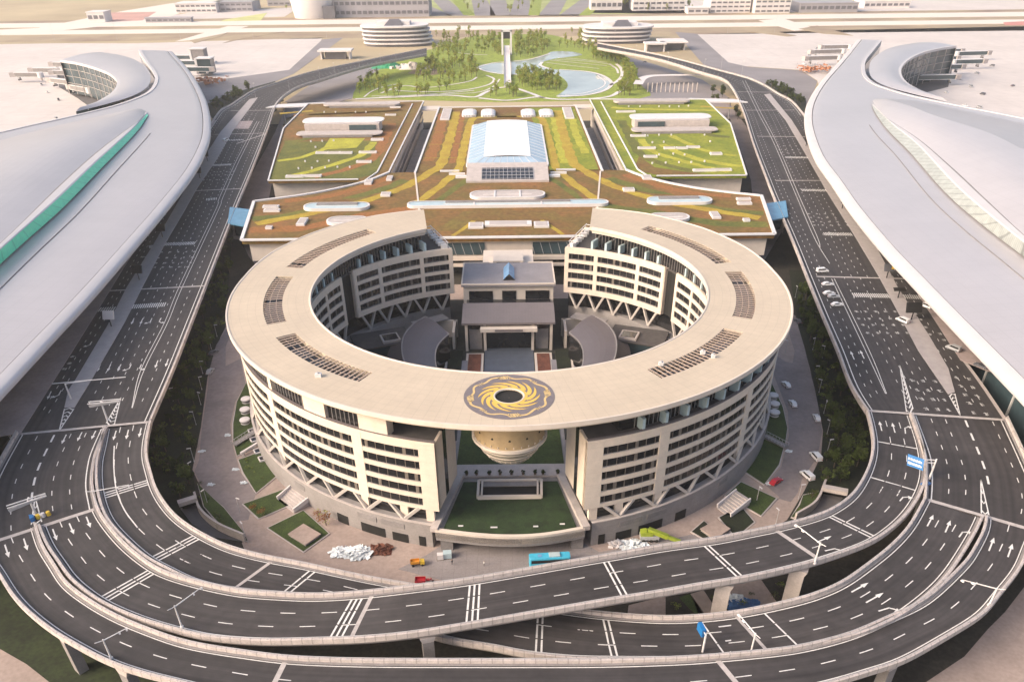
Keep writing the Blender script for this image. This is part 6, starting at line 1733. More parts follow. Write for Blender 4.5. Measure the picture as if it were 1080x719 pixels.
for poly, n, lab in (([(455, 54), (480, 45), (512, 40), (528, 40), (528, 60), (500, 57), (470, 60)], 75, 'slender young tree in the clump behind the lake, left of the portal'),
                     ([(542, 39), (572, 38), (583, 48), (578, 56), (545, 63)], 70, 'slender young tree in the clump behind the lake, right of the portal'),
                     ([(462, 62), (500, 62), (502, 70), (504, 84), (470, 88), (440, 90), (435, 80)], 80, 'slender young tree on the left bank of the lake'),
                     ([(376, 104), (378, 92), (395, 82), (430, 92), (480, 92), (470, 101)], 30, 'slender young tree among the curved terraces, left end of the garden'),
                     ([(543, 80), (566, 81), (590, 88), (592, 96), (565, 97), (548, 92)], 60, 'slender young tree on the wooded tongue between bridge and lake bend'),
                     ([(512, 103), (535, 96), (556, 103), (535, 105)], 10, 'slender young tree on the small triangle below the footbridge'),
                     ([(632, 55), (655, 64), (668, 76), (675, 92), (672, 102), (652, 102), (658, 82), (650, 66), (622, 62)], 85, 'slender young tree along the right rim of the garden'),
                     ([(585, 45), (612, 48), (634, 56), (615, 57), (590, 52)], 14, 'slender young tree behind the far right arm of the lake')):
    scatter(slim, poly, n, ZF+.2, lab, 'tree', g if ('tongue' in lab or 'triangle' in lab ) else 'far trees of the lake garden', .65, 1.05, 2.3)
scatter(dark, [(246, 232), (240, 330), (226, 362), (217, 397), (209, 450), (200, 495), (205, 522), (188, 530), (165, 508), (160, 470), (186, 400), (212, 330)], 70, G0, 'bushy dark tree in the strip left of the ring hotel', 'tree', 'dark trees left of the ring hotel', .5, 1.15, 3.2)
scatter(dark, [(838, 300), (846, 345), (858, 388), (870, 440), (880, 470), (862, 500), (860, 512), (895, 515), (914, 480), (912, 440), (886, 380), (856, 310)], 70, G0, 'bushy dark tree in the strip right of the ring hotel', 'tree', 'dark trees right of the ring hotel', .5, 1.15, 3.2)
scatter(bush, [(234, 300), (238, 345), (226, 362), (217, 400), (212, 450), (205, 500), (230, 540), (250, 566), (236, 560), (200, 525), (175, 500), (180, 440), (215, 330)], 70, G0, 'low green shrub in the undergrowth left of the hotel', 'shrub', 'shrubs left of the ring hotel', .6, 1.3, 1.0)
scatter(bush, [(842, 320), (856, 388), (869, 454), (867, 482), (849, 518), (832, 548), (850, 536), (880, 500), (905, 480), (890, 400), (858, 330)], 70, G0, 'low green shrub in the undergrowth right of the hotel', 'shrub', 'shrubs right of the ring hotel', .6, 1.3, 1.0)
scatter(bush, [(493, 482), (583, 482), (586, 497), (490, 497)], 26, ZT-.1, 'dark shrub on the lawn under the golden bowl', 'shrub', 'shrubs under the golden bowl', .5, 1.1, 1.0)
scatter(bush, [(495, 530), (580, 530), (590, 545), (486, 545)], 16, ZT-.1, 'small dark shrub on the front lawn terrace', 'shrub', 'shrubs on the front lawn terrace', .3, .8, 1.0)
scatter(bush, [(280, 470), (296, 496), (270, 516), (258, 486)], 6, G0+.3, 'small shrub on the wedge lawn left of the hotel', 'shrub', 'shrubs on the left lawns', .3, .7, 1.0)
scatter(dark, [(283, 98), (303, 92), (330, 86), (300, 104), (292, 122), (284, 140), (278, 160)], 26, G0, 'dark tree between the left forecourt road and the planted roofs', 'tree', 'trees beside the left forecourt road', .6, 1.3, 4)
scatter(dark, [(748, 92), (772, 100), (782, 125), (776, 128), (752, 112)], 10, G0, 'dark tree between the right forecourt road and the planted roofs', 'tree', 'trees beside the right forecourt road', .6, 1.3, 4)
scatter(dark, [(218, 118), (238, 106), (268, 94), (260, 100), (232, 118)], 14, ZF, 'dark tree between the left terminal and the forecourt road', 'tree', 'trees by the left terminal', .8, 1.5, 5)
scatter(dark, [(808, 90), (828, 96), (846, 110), (842, 116), (822, 104)], 14, ZF, 'dark tree between the right terminal and the forecourt road', 'tree', 'trees by the right terminal', .8, 1.5, 5)
scatter(slim, [(452, 40), (470, 36), (500, 34), (495, 40), (460, 48)], 12, ZF, 'tree beside the left oval office', 'tree', 'trees by the oval offices', .6, 1.0, 6)
scatter(slim, [(600, 36), (612, 34), (616, 40), (640, 50), (620, 48)], 12, ZF, 'tree beside the right oval office', 'tree', 'trees by the oval offices', .6, 1.0, 6)
scatter(slim, [(300, 10), (330, 8), (460, 6), (470, 16), (330, 19)], 16, ZF, 'tree in front of the far grey terminal', 'tree', 'trees along the top of the view', .7, 1.1, 8)
scatter(slim, [(490, 2), (570, 2), (575, 14), (485, 14)], 16, ZF, 'tree on the green strips of the boulevard', 'tree', 'trees along the top of the view', .7, 1.1, 8)
scatter(slim, [(655, 4), (668, 4), (745, 6), (905, 2), (905, 8), (660, 14)], 26, ZF, 'tree among the white blocks at the top right', 'tree', 'trees along the top of the view', .7, 1.2, 8)
scatter(bush, [(655, 640), (840, 612), (850, 640), (700, 660)], 10, G0, 'shrub on the dark ground under the crossing viaducts', 'shrub', 'shrubs under the viaducts', .6, 1.2, 2)
rusty = make_protos('shrub', '', [(2.6, 3.6, 'round', 'red_leaf', 'leaf_y', 160)], '')
for px, py, s, lab in ((344, 553, 1.5, 'rusty orange bush at the corner of the lawn with the left stone slab'), (277, 543, .9, 'rusty bush at the corner of the square left lawn'), (268, 538, .8, 'rusty bush on the outer edge of the square left lawn'), (336, 545, .9, 'rusty bush close to the podium, left of the hotel')):
    o = rusty[0].copy(); COL.objects.link(o); o.location = at(px, py, G0+.2); o.scale = (s, s, s); tag(o, lab, 'shrub')
me = bpy.data.meshes.new('distant_trees'); me.from_pydata(far_v, [], far_f)
um = list(dict.fromkeys(far_m))
for k in um: me.materials.append(k)
for p_, k in zip(me.polygons, far_m): p_.material_index = um.index(k)
o = bpy.data.objects.new('distant_trees', me); COL.objects.link(o)
tag(o, 'feathery olive tree clumps round the lake and along the far boulevard', 'trees', kind='stuff')
for o in slim+dark+bush+rusty: bpy.data.objects.remove(o)
# ------------------------------------------------------------------ vehicles
def heading(p, q, z):
    a, b = at(p[0], p[1], z), at(q[0], q[1], z); return atan2(b.y-a.y, b.x-a.x)
CARS = {}
def make_car(kind, paint, loc, rz, label, group):
    key = (kind, paint)
    if key in CARS:
        o = copy_thing(CARS[key], loc, rz, label); o['group'] = group; return o
    L, W_, H = {'car': (4.6, 1.82, 1.46), 'van': (5.0, 1.95, 1.95), 'pickup': (5.3, 1.9, 1.8)}[kind]
    t = thing('parked_car' if kind == 'car' else 'van', label, 'car' if kind == 'car' else 'van', loc, rz, group)
    def loft(prof, w0, w1):
        """side outline in x-z swept across the width, narrowing above the waist"""
        mb = MB(); n = len(prof); rows = []
        for f in (-1, -.92, .92, 1):
            rows.append([Vector((x, f*W_/2*(1 if z < H*.58 else .86)*(1 if abs(f) == 1 else 1.0), z if abs(f) < 1 else z*.97+.02)) for x, z in prof])
        mb.grid([r+[r[0]] for r in rows]); mb.face(rows[0]); mb.face(rows[-1]); return mb
    h = L/2
    if kind == 'car': prof = [(-h, .38), (-h, .86), (-h*.80, .98), (-h*.52, H-.03), (h*.10, H), (h*.38, 1.0), (h*.92, .80), (h, .62), (h, .36)]
    else: prof = [(-h, .4), (-h, 1.2), (-h*.94, H-.05), (h*.30, H), (h*.58, 1.22), (h*.95, .98), (h, .7), (h, .38)]
    body = loft(prof, 1, 1).build('body', paint, t, local=True)
    mb = MB(); a = .875
    if kind == 'car': side = [(-h*.70, 1.0), (-h*.49, H-.12), (h*.08, H-.10), (h*.31, 1.0)]
    else: side = [(-h*.86, 1.2), (-h*.84, H-.18), (h*.26, H-.16), (h*.50, 1.22)]
    for s in (-1, 1):
        y = s*(W_/2*.935); mb.face([(x, y, z) for x, z in side])
    x0, z0 = (h*.12, H-.02) if kind == 'car' else (h*.32, H-.03); x1, z1 = (h*.37, 1.03) if kind == 'car' else (h*.565, 1.26)
    mb.face([(x0+.03, -W_*.38, z0+.0), (x0+.03, W_*.38, z0), (x1+.03, W_*.42, z1), (x1+.03, -W_*.42, z1)])
    mb.build('window', 'glass', t, local=True)
    for sx in (-.62, .62):
        for s in (-1, 1):
            mb = MB(); mb.tube((sx*h, s*(W_/2-.22), .33), (sx*h, s*(W_/2+.01), .33), .33, n=12); w = mb.build('wheel', 'tyre', t, local=True)
            mb = MB(); mb.tube((sx*h, s*(W_/2+.0), .33), (sx*h, s*(W_/2+.03), .33), .19, n=8); mb.build('rim', 'car_silver', w, local=True)
    for s in (-1, 1):
        mb = MB(); mb.box((h-.03, s*W_*.36, .70), (.1, .36, .16)); mb.build('headlight', 'far_white', t, local=True)
        mb = MB(); mb.box((-h+.0, s*W_*.38, .85), (.08, .28, .2)); mb.build('tail_light', 'car_red', t, local=True)
    CARS[key] = t; return t
z = 9.02
gR = 'vehicles on the right forecourt road'
for px, py, k, c, rz, lab in ((867, 287, 'van', 'car_white', .1, 'white van standing across the lane above the joint, right forecourt road'), (872.5, 301, 'car', 'car_white', .05, 'white car just below the road joint, second of the parked row on the right'), (874, 310.5, 'car', 'car_white', .12, 'white car in the middle of the tight parked group, the upper one'), (879, 314, 'car', 'car_silver', .05, 'silver car in the tight parked group on the right road'), (882.5, 322.5, 'car', 'car_white', .08, 'white car at the near end of the parked row on the right road'),
                              (951.5, 339.5, 'van', 'car_white', 2.05, 'white van at the edge of the right median'), (976, 324, 'van', 'car_white', 2.1, 'white van at the terminal kerb on the right'), (1005, 369, 'van', 'car_silver', 2.15, 'silver van at the lower terminal kerb on the right'), (1034, 387, 'car', 'car_grey', 2.2, 'dark car in the shade of the right terminal roof')):
    make_car(k, c, at(px, py, z), rz, lab, gR)
make_car('van', 'car_white', at(238.5, 149, z), 1.2, 'white van on the far left forecourt crossing', 'vehicles on the left forecourt road')
z = G0+.06
gS = 'vehicles on the hotel service roads'
for px, py, k, c, rz, lab in ((829, 407, 'car', 'car_white', 1.75, 'white car on the right service road by the crescent lawn'), (836, 427, 'car', 'car_white', 1.6, 'white car on the right service road beside the round vents'), (861, 442, 'car', 'car_white', 1.5, 'white car at the outer edge of the right service road'), (841, 340, 'car', 'car_grey', 1.7, 'dark car at the far end of the right service road'), (851, 503, 'van', 'car_white', 1.9, 'white van at the lower outer edge of the right service road'), (860, 483, 'van', 'car_white', 1.75, 'white van above another on the right service road edge'),
                              (818, 509, 'car', 'car_red', .7, 'red car among building waste on the right service road'), (225.5, 373, 'car', 'car_grey', 1.2, 'dark car on the left service road, the farther one'), (222, 393, 'car', 'car_silver', 1.5, 'silver grey car on the left service road, the nearer one')):
    make_car(k, c, at(px, py, z), rz, lab, gS)
# bus
p0, p1 = at(557, 596, z), at(602, 593.5, z); c = (p0+p1)/2
t = thing('bus', 'sky blue bus parked on the forecourt by the viaduct wall', 'bus', c, atan2((p1-p0).y, (p1-p0).x))
mb = MB(); b0 = rrect(-5.3, 5.3, -1.25, 1.25, .4, .35); mb.grid([b0, [q+Vector((0, 0, 2.5)) for q in b0], [Vector((q.x*.985, q.y*.9, 3.05)) for q in b0]], close=True); mb.face([Vector((q.x*.985, q.y*.9, 3.05)) for q in b0]); mb.build('body', 'sky_blue', t, local=True)
mb = MB()
for s in (-1, 1): mb.box((0, s*1.26, 2.05), (9.6, .03, .95))
mb.box((5.31, 0, 1.9), (.03, 2.1, 1.3)); mb.build('window', 'glass', t, local=True)
mb = MB(); mb.box((1.2, 0, 3.2), (2.8, 1.7, .3)); mb.build('roof_unit', 'pale_blue', t, local=True)
mb = MB(); mb.box((-2.6, 0, 3.1), (1.0, 1.0, .14)); mb.build('roof_hatch', 'glass_blue', t, local=True)
for sx in (-3.2, 3.3):
    for s in (-1, 1):
        mb = MB(); mb.tube((sx, s*1.0, .5), (sx, s*1.28, .5), .5, n=12); mb.build('wheel', 'tyre', t, local=True)
# orange truck
t = thing('dump_truck', 'small orange tipper truck on the tan forecourt', 'truck', at(440.5, 595.5, z), .15); t.scale = (.68, .68, .68)
mb = MB(); mb.box((-.9, 0, 1.5), (3.4, 2.1, .25)); [mb.box((-.9, s*1.02, 2.0), (3.4, .12, .9)) for s in (-1, 1)]; mb.box((.8, 0, 2.1), (.12, 2.1, 1.1)); mb.box((-2.6, 0, 2.0), (.12, 2.1, .9)); mb.build('tipper_body', 'orange', t, local=True)
mb = MB(); mb.prism([(1.0, -1.0), (2.7, -1.0), (2.7, 1.0), (1.0, 1.0)], .8, [2.4, 2.0, 2.0, 2.4]); cabo = mb.build('cab', 'yellow', t, local=True)
mb = MB(); mb.box((2.45, 0, 1.75), (.6, 1.7, .5)); mb.build('windscreen', 'glass', cabo, local=True)
mb = MB(); mb.box((0, 0, .9), (5.2, 1.1, .3)); mb.build('chassis', 'black', t, local=True)
for sx in (-1.7, 1.8):
    for s in (-1, 1):
        mb = MB(); mb.tube((sx, s*.75, .5), (sx, s*1.1, .5), .5, n=12); mb.build('wheel', 'tyre', t, local=True)
# red three-wheeler
t = thing('cargo_tricycle', 'red cargo tricycle on the tan forecourt by the viaduct wall', 'tricycle', at(447, 614, z), .05)
mb = MB(); mb.box((-.8, 0, .75), (2.6, 1.7, .12)); [mb.box((-.8, s*.85, 1.05), (2.6, .08, .6)) for s in (-1, 1)]; mb.box((.48, 0, 1.1), (.08, 1.7, .7)); mb.box((-2.1, 0, 1.0), (.08, 1.7, .5)); mb.build('cargo_bed', 'car_red', t, local=True)
mb = MB(); mb.box((1.0, 0, .95), (.9, .55, .3)); mb.bar((1.4, 0, .7), (2.0, 0, 1.35), .18, .18); mb.bar((1.9, -.4, 1.4), (1.9, .4, 1.4), .08, .08); mb.bar((2.3, 0, .4), (1.95, 0, 1.3), .1, .1); mb.build('front_frame', 'car_red', t, local=True)
for x, y in ((-1.2, -.8), (-1.2, .8), (2.35, 0)):
    mb = MB(); mb.tube((x, y-.08, .34), (x, y+.08, .34), .34, n=12); mb.build('wheel', 'tyre', t, local=True)
# pale blue crates by the terrace pier
for px, py, w, m_, lab in ((527, 589, 1.8, 'far_white', 'white crate beside the terrace pier'), (472, 587, 2.2, 'pale_blue', 'pale blue box beside the left terrace pier'), (464.5, 589, 1.6, 'far_white', 'white box just left of the pale blue box')):
    if px == 527: continue
    t = thing('crate', lab, 'crate', at(px, py, z), .1)
    mb = MB(); mb.box((0, 0, .9), (w, w*.8, 1.6)); mb.build('box', m_, t, local=True)
    mb = MB(); mb.box((0, 0, .05), (w+.2, w*.8+.2, .1)); mb.build('pallet', 'bark', t, local=True)
# mobile crane with lime boom
p = at(690, 570, z); q = at(716, 572, z)
t = thing('mobile_crane', 'lime green mobile crane with its boom lowered, in front of the right podium', 'crane', p, 0)
a, b = Vector((-1.8, .6, 3.4)), q-p+Vector((0, -1.0, 1.2))
mb = MB(); d = (b-a); mb.bar(a, a+d*.62, 1.1, 1.2); boom = mb.build('boom', 'lime', t, local=True)
mb = MB(); mb.bar(a+d*.6, b, .8, .85); mb.build('boom_tip', 'lime', boom, local=True)
mb = MB(); mb.box((-1.4, .5, 1.3), (5.0, 2.5, 1.0)); mb.build('carrier', 'car_silver', t, local=True)
mb = MB(); mb.box((-1.6, .55, 2.4), (2.2, 2.0, 1.3)); mb.build('turret', 'lime', t, local=True)
mb = MB(); mb.prism([(-3.8, -.4), (-2.2, -.4), (-2.2, 1.6), (-3.8, 1.6)], 1.8, [2.9, 3.2, 3.2, 2.9]); mb.build('cab', 'lime', t, local=True)
for x in (-3, -1, .5):
    for y in (-.6, 1.6):
        mb = MB(); mb.tube((x, y-.2, .5), (x, y+.2, .5), .5, n=10); mb.build('wheel', 'tyre', t, local=True)
# heaps of building waste
def heap(px, py, r, n, m, label, name='waste_heap', hgt=1.2, sz=1.3):
    t = thing(name, label, 'waste', at(px, py, z))
    mb = MB(); bb = MB()
    for i in range(n):
        a = rnd.uniform(0, 6.28); d = r*sqrt(rnd.random())*rnd.choice((.5, .8, 1)); c = Vector((cos(a)*d*1.5, sin(a)*d, 0)); hh = hgt*max(.1, 1-d/r)
        w = sz*rnd.uniform(.4, 1.2); c.z = hh*rnd.random()+.15
        v = [Vector((-w, -w*.5, 0)), Vector((w, -w*.6, 0)), Vector((w*.8, w*.5, .1)), Vector((-w*.9, w*.6, .05))]
        R = Matrix.Rotation(rnd.uniform(0, 6.28), 3, 'Z') @ Matrix.Rotation(rnd.uniform(-.6, .6), 3, 'X')
        q_ = [R @ x*.6+c for x in v]; mb.face(q_); mb.face([x+Vector((0, 0, -.08)) for x in reversed(q_)])
    mb.build('loose_sheets', m, t, local=True)
    rows = []
    for i in range(9):
        rows.append([Vector((r*1.4*(j/8-.5)*1.6, r*1.6*(i/8-.5), max(0.02, hgt*.4*(1-((j-4)/4)**2)*(1-((i-4)/4)**2)+rnd.uniform(-.12, .12)))) for j in range(9)])
    bb.grid(rows); bb.build('mound', m if name == 'waste_heap' else 'ground', t, local=True)
heap(377, 583, 2.9, 260, 'rubble', 'heap of torn white sheets on the tan forecourt left of the terrace', hgt=1.6)
heap(360, 582, 2.4, 70, 'rubble', 'scatter of white scraps just left of the big white heap', hgt=.5)
heap(402, 580, 2.6, 60, 'soil_red', 'heap of rusty scrap between the white heap and the podium', hgt=1.4)
heap(668, 575, 3.0, 80, 'rubble', 'scatter of grey and white waste before the right podium', hgt=.6)
heap(650, 574, 1.6, 40, 'far_white', 'pile of white sacks against the right podium wall', hgt=1.2)
heap(240, 459, .8, 26, 'rubble', 'white waste on the left service road, uppermost', hgt=.4, sz=.6)
heap(248, 495, .8, 26, 'rubble', 'white waste on the left service road by the kerb, lower one', hgt=.4, sz=.6)
heap(257, 509, .8, 26, 'rubble', 'white waste at the bottom of the left service road kerb', hgt=.4, sz=.6)
heap(222, 511, .8, 26, 'rubble', 'white waste on the outer left of the service road', hgt=.4, sz=.6)
heap(212, 476, .8, 26, 'rubble', 'white waste at the outer edge of the left service road', hgt=.4, sz=.6)
heap(811, 510, .8, 26, 'rubble', 'grey waste beside the red car', hgt=.4, sz=.6)
heap(832, 476, .8, 26, 'rubble', 'white waste on the right service road by the wedge lawn', hgt=.4, sz=.6)
heap(786, 640, 3.4, 60, 'tarp_blue', 'blue tarpaulin heap under the crossing viaduct', hgt=1.6)
heap(775, 632, 2.2, 40, 'rubble', 'grey waste beside the blue tarpaulin', hgt=.7)
# crash cushion at the left gore
p = at(38, 547, 9.02)
t = thing('crash_cushion', 'yellow and white crash barrels with a blue barrier at the left road fork', 'crash cushion', p, -1.0)
for i, (y, m_) in enumerate(((-2.4, 'yellow'), (-1.2, 'far_white'), (0, 'yellow'))):
    mb = MB(); mb.tube((0, -y+.6, 0), (0, -y+.6, 1.1), .55, .48, n=14); mb.build('barrel', m_, t, local=True)
mb = MB(); mb.prism([(-1.1, -1.2), (1.1, -1.2), (.6, -.2), (-.6, -.2)], 0, 1.2); mb.build('barrier', 'sign_blue', t, local=True)

# ------------------------------------------------------------------ street furniture on the roads
def mast(bx, by, tx, ty, z0, h, label, cams=2, stub=True):
    """camera mast: a pole with one long arm over the lanes"""
    a = at(bx, by, z0); top = a+Vector((0, 0, h)); tip = at(tx, ty, z0+h)
    t = thing('camera_mast', label, 'mast', a, 0, 'camera masts on the viaducts')
    top -= a; tip -= a
    mb = MB(); mb.tube((0, 0, 0), top, .20, .14, n=10); mb.tube((0, 0, 0), (0, 0, .35), .4, .4, n=8); mb.build('pole', 'white', t, local=True)
    mb = MB(); mb.tube(top-Vector((0, 0, .3)), tip, .14, .09, n=8)
    if stub: mb.tube(top-Vector((0, 0, .3)), top-(tip-top).normalized()*1.6, .09, n=6)
    mb.build('arm', 'white', t, local=True)
    for i in range(cams):
        c = top.lerp(tip, .98-.3*i); mb = MB(); mb.box(c+Vector((0, 0, -.35)), (.35, .7, .3), .5); mb.build('camera', 'white', t, local=True)
    return t
mast(192, 661, 213, 618.5, 9.9, 6.3, 'camera mast with a long arm on the middle left viaduct')
mast(117.5, 694, 133.6, 662, 9.2, 5.6, 'camera mast with a long arm on the outer left loop')
mast(105, 537, 136, 511, 9.2, 6.0, 'camera mast with a long arm at the left gap between two viaducts')
mast(859, 594, 839, 552.5, 10.3, 6.3, 'camera mast with a bent arm on the crossing viaduct, right of centre')
mast(1043, 638, 1015, 611, 9.2, 5.2, 'camera mast with a long arm on the outer right loop')
mast(792, 687, 779, 647, 6.8, 5.6, 'camera mast with a long arm over the lower right viaduct')
def gantry(bx, by, l, r, z0, h, label, boards=True, span2=None):
    a = at(bx, by, z0); P, Q = at(l[0], l[1], z0+h), at(r[0], r[1], z0+h)
    t = thing('sign_gantry', label, 'sign gantry', a, 0, 'sign gantries over the forecourt roads')
    P -= a; Q -= a; m_ = Vector((0, 0, h))
    mb = MB(); mb.tube((0, 0, 0), (0, 0, h), .32, .24, n=10); mb.build('pole', 'white', t, local=True)
    mb = MB(); d = (Q-P).normalized(); n_ = Vector((-d.y, d.x, 0))
    P.z = Q.z = h
    mb.bar(P, Q, .22, .22); mb.bar(m_, P.lerp(Q, .5), .18, .18)
    if boards: mb.bar(P+n_*1.3, Q+n_*1.3, .22, .22)
    mb.build('truss', 'white', t, local=True)
    if boards:
        mb = MB(); mb.bar(P+n_*.65+Vector((0, 0, -1.2)), Q+n_*.65+Vector((0, 0, -.2)), .15, .8); mb.build('sign_board', 'steel', t, local=True)
    return t
gantry(113.5, 443, (92, 426), (126, 422.8), 9.0, 6.5, 'double bar sign gantry above the left fork of three roads')
gantry(37.5, 541, (7.5, 536), (49, 522.5), 9.0, 5.0, 'double bar sign gantry over the outer left road at the crash barrels')
gantry(75, 421, (55, 404.5), (132.5, 397.5), 9.0, 5.5, 'single bar gantry across the left forecourt at the median tip', boards=False)
# blue direction sign on the right
a = at(980, 505, 9.0); q0 = at(958, 486, 14.5); q1 = at(975, 492, 14.5)
t = thing('road_sign', 'blue direction sign on an arm above the right viaduct', 'road sign', a)
mb = MB(); mb.tube((0, 0, 0), (0, 0, 6.4), .28, .22, n=10); mb.build('pole', 'white', t, local=True)
q0 -= a; q1 -= a
mb = MB()
for dz in (0, .9): mb.bar((0, 0, 5.2+dz), Vector((q0.x, q0.y, 5.2+dz)), .2, .2)
mb.build('arm', 'white', t, local=True)
mb = MB(); u = Vector((q1.x-q0.x, q1.y-q0.y, 0)); tl = Vector((0, 1.1, 0))
mb.add([Vector((q0.x, q0.y, 4.2)), Vector((q0.x, q0.y, 4.2))+u, Vector((q0.x, q0.y, 7.0))+u+tl, Vector((q0.x, q0.y, 7.0))+tl, Vector((q0.x, q0.y+.15, 4.2)), Vector((q0.x, q0.y+.15, 4.2))+u, Vector((q0.x, q0.y+.15, 7.0))+u+tl, Vector((q0.x, q0.y+.15, 7.0))+tl], [(0, 1, 2, 3), (4, 7, 6, 5), (0, 4, 5, 1), (3, 2, 6, 7), (1, 5, 6, 2), (0, 3, 7, 4)])
mb.build('panel', 'sign_blue', t, local=True)
for k in range(2):
    mb = MB()
    for i in range(5):
        c0 = Vector((q0.x, q0.y-.03, 4.2))+u*(.12+.17*i)+(tl+Vector((0, 0, 2.8)))*(.3+.36*k); e = u.normalized()*.34; f = (tl+Vector((0, 0, 2.8))).normalized()*.32
        mb.face([c0-e-f, c0+e-f, c0+e+f*.2, c0-e+f])
    mb.build('text_line', 'far_white', t, local=True)
a = at(741, 687, 6.2); q = at(737.5, 659, 10.8)-a
t = thing('road_sign', 'narrow blue sign seen edge on over the lower right viaduct', 'road sign', a)
mb = MB(); mb.tube((0, 0, 0), (0, 0, 5.2), .25, .2, n=10); mb.bar((0, 0, 5), Vector((q.x, q.y, 5)), .2, .2); mb.build('pole', 'white', t, local=True)
mb = MB(); mb.bar((q.x*.25, q.y*.25, 4.6), Vector((q.x, q.y, 4.6)), .9, 2.0); mb.build('panel', 'sign_blue', t, local=True)
a = at(970, 527, 4.0)
t = thing('road_sign', 'blue panel down in the gap between the two right viaducts', 'road sign', a)
mb = MB(); mb.tube((0, 0, -8), (0, 0, 4), .3, n=8); mb.build('pole', 'steel', t, local=True)
mb = MB(); mb.box((0, 0, 4.5), (2.4, 1.4, 2.2), .5); mb.build('panel', 'tarp_blue', t, local=True)
# dark guide pylons on the medians
def pylon(px, py, label, m_='black', w=4.0, hh=2.8, y_=False):
    p = at(px, py, 9.16)
    t = thing('guide_pylon', label, 'guide sign', p, 0, 'guide signs on the forecourt medians')
    mb = MB(); mb.tube((0, 0, 0), (0, 0, 3.4), .22, n=8); mb.build('post', 'black', t, local=True)
    mb = MB(); mb.add([(-w/2, -.8, 3.0), (w/2, -.8, 3.0), (w/2, .8, 3.0+hh), (-w/2, .8, 3.0+hh), (-w/2, 0.1, 2.7), (w/2, 0.1, 2.7), (w/2, 1.6, 2.7+hh), (-w/2, 1.6, 2.7+hh)], [(0, 1, 2, 3), (4, 7, 6, 5), (0, 4, 5, 1), (3, 2, 6, 7), (1, 5, 6, 2), (0, 3, 7, 4)]); mb.build('panel', m_, t, local=True)
    if y_:
        mb = MB(); mb.box((1.3, -.9, 4.8), (1.3, .2, 1.6)); mb.build('yellow_panel', 'yellow', t, local=True)
pylon(147, 295, 'black guide sign on the left median near the lower crossing'); pylon(171.5, 250, 'black guide sign on the left median above the middle crossing'); pylon(117.5, 344, 'white guide sign on the left median below the lower crossing', 'far_white', 4.0)
pylon(211, 188, 'small black guide sign under the left terminal eave, nearer one', 'black', 2.6); pylon(219, 170, 'small black guide sign under the left terminal eave, farther one', 'black', 2.2)
pylon(935, 293, 'guide sign with a yellow corner on the right median', 'car_grey', 3.4, 2.6, True); pylon(961, 337, 'wide black guide sign on the right median below the crossing', 'black', 5.6, 3.4); pylon(947, 314, 'low dark block on the right median at the crossing', 'black', 4.4, .9); pylon(888, 220, 'small black guide sign under the right terminal eave, nearer one', 'black', 2.2); pylon(850, 154, 'small black guide sign under the right terminal eave, farther one', 'black', 2.4)
# street lamps
lamp0 = None
def lamp(px, py, z0, h, label, group, arm=1.2):
    global lamp0
    p = at(px, py, z0)
    if lamp0 is None:
        lamp0 = thing('street_lamp', label, 'street lamp', p, 0, group)
        mb = MB(); mb.tube((0, 0, 0), (0, 0, 6), .09, .06, n=8); mb.tube((0, 0, 0), (0, 0, .5), .16, n=8); mb.build('pole', 'steel', lamp0, local=True)
        mb = MB(); mb.box((.5, 0, 6.05), (1.3, .32, .14)); mb.build('lamp_head', 'far_white', lamp0, local=True)
        o = lamp0
    else: o = copy_thing(lamp0, p, rnd.uniform(0, 6.28), label); o['group'] = group
    o.scale = (1, 1, h/6)
for px, py in ((229, 355), (223, 368), (214, 394), (213, 411), (212, 427), (207, 448), (182.6, 423), (205, 487), (202.5, 503), (219, 531), (259, 567), (253, 540)):
    lamp(px, py, G0, 5, 'slim street lamp along the left service road', 'street lamps along the left service road')
for px, py in ((838.5, 314), (857, 369), (867, 378), (861, 399), (863.6, 414), (868.6, 436), (872, 458), (872, 478), (828, 372), (842, 526), (818, 553), (798, 528)):
    lamp(px, py, G0, 5, 'slim street lamp along the right service road', 'street lamps along the right service road')
for px, py in ((306, 100), (338, 87), (380, 78), (402, 72), (455, 56), (354, 82), (270, 105), (418, 66)):
    lamp(px, py, 9, 12, 'tall street lamp on the far left forecourt road', 'street lamps on the far left road')
for px, py in ((640, 54), (670, 62), (704, 70), (742, 78), (760, 76), (782, 80), (648, 45), (622, 46)):
    lamp(px, py, 9, 12, 'tall street lamp on the far right forecourt road', 'street lamps on the far right road')
for px in range(60, 1040, 70):
    lamp(px+rnd.uniform(-15, 15), 38-(px-540)*.011, ZF, 20, 'tall apron light mast along the near taxiway', 'light masts along the taxiway')
# round white vents in the crescent lawns, stairs and frames beside the hotel
for i, (px, py) in enumerate(((260, 424), (259, 435), (259, 446), (815, 420), (816.5, 429), (816.5, 438))):
    p = at(px, py, G0+.3); sd = 'left' if px < 500 else 'right'; w = ('farthest', 'middle', 'nearest')[i % 3]
    t = thing('round_vent', '%s of the three round white vents in the %s crescent lawn' % (w, sd), 'vent', p)
    mb = MB(); N = 20; mb.grid([[Vector((r*cos(2*pi*k/N), r*sin(2*pi*k/N), z_)) for k in range(N)] for r, z_ in ((1.5, 0), (1.5, 1.2), (1.75, 1.25), (1.6, 1.6), (.02, 1.9))], close=True); mb.build('cap', 'far_white', t, local=True)
    mb = MB(); N = 20; mb.grid([[Vector((1.53*cos(2*pi*k/N), 1.53*sin(2*pi*k/N), z_)) for k in range(N)] for z_ in (.5, 1.0)], close=True); mb.build('louvre_ring', 'concrete_dk', t, local=True)
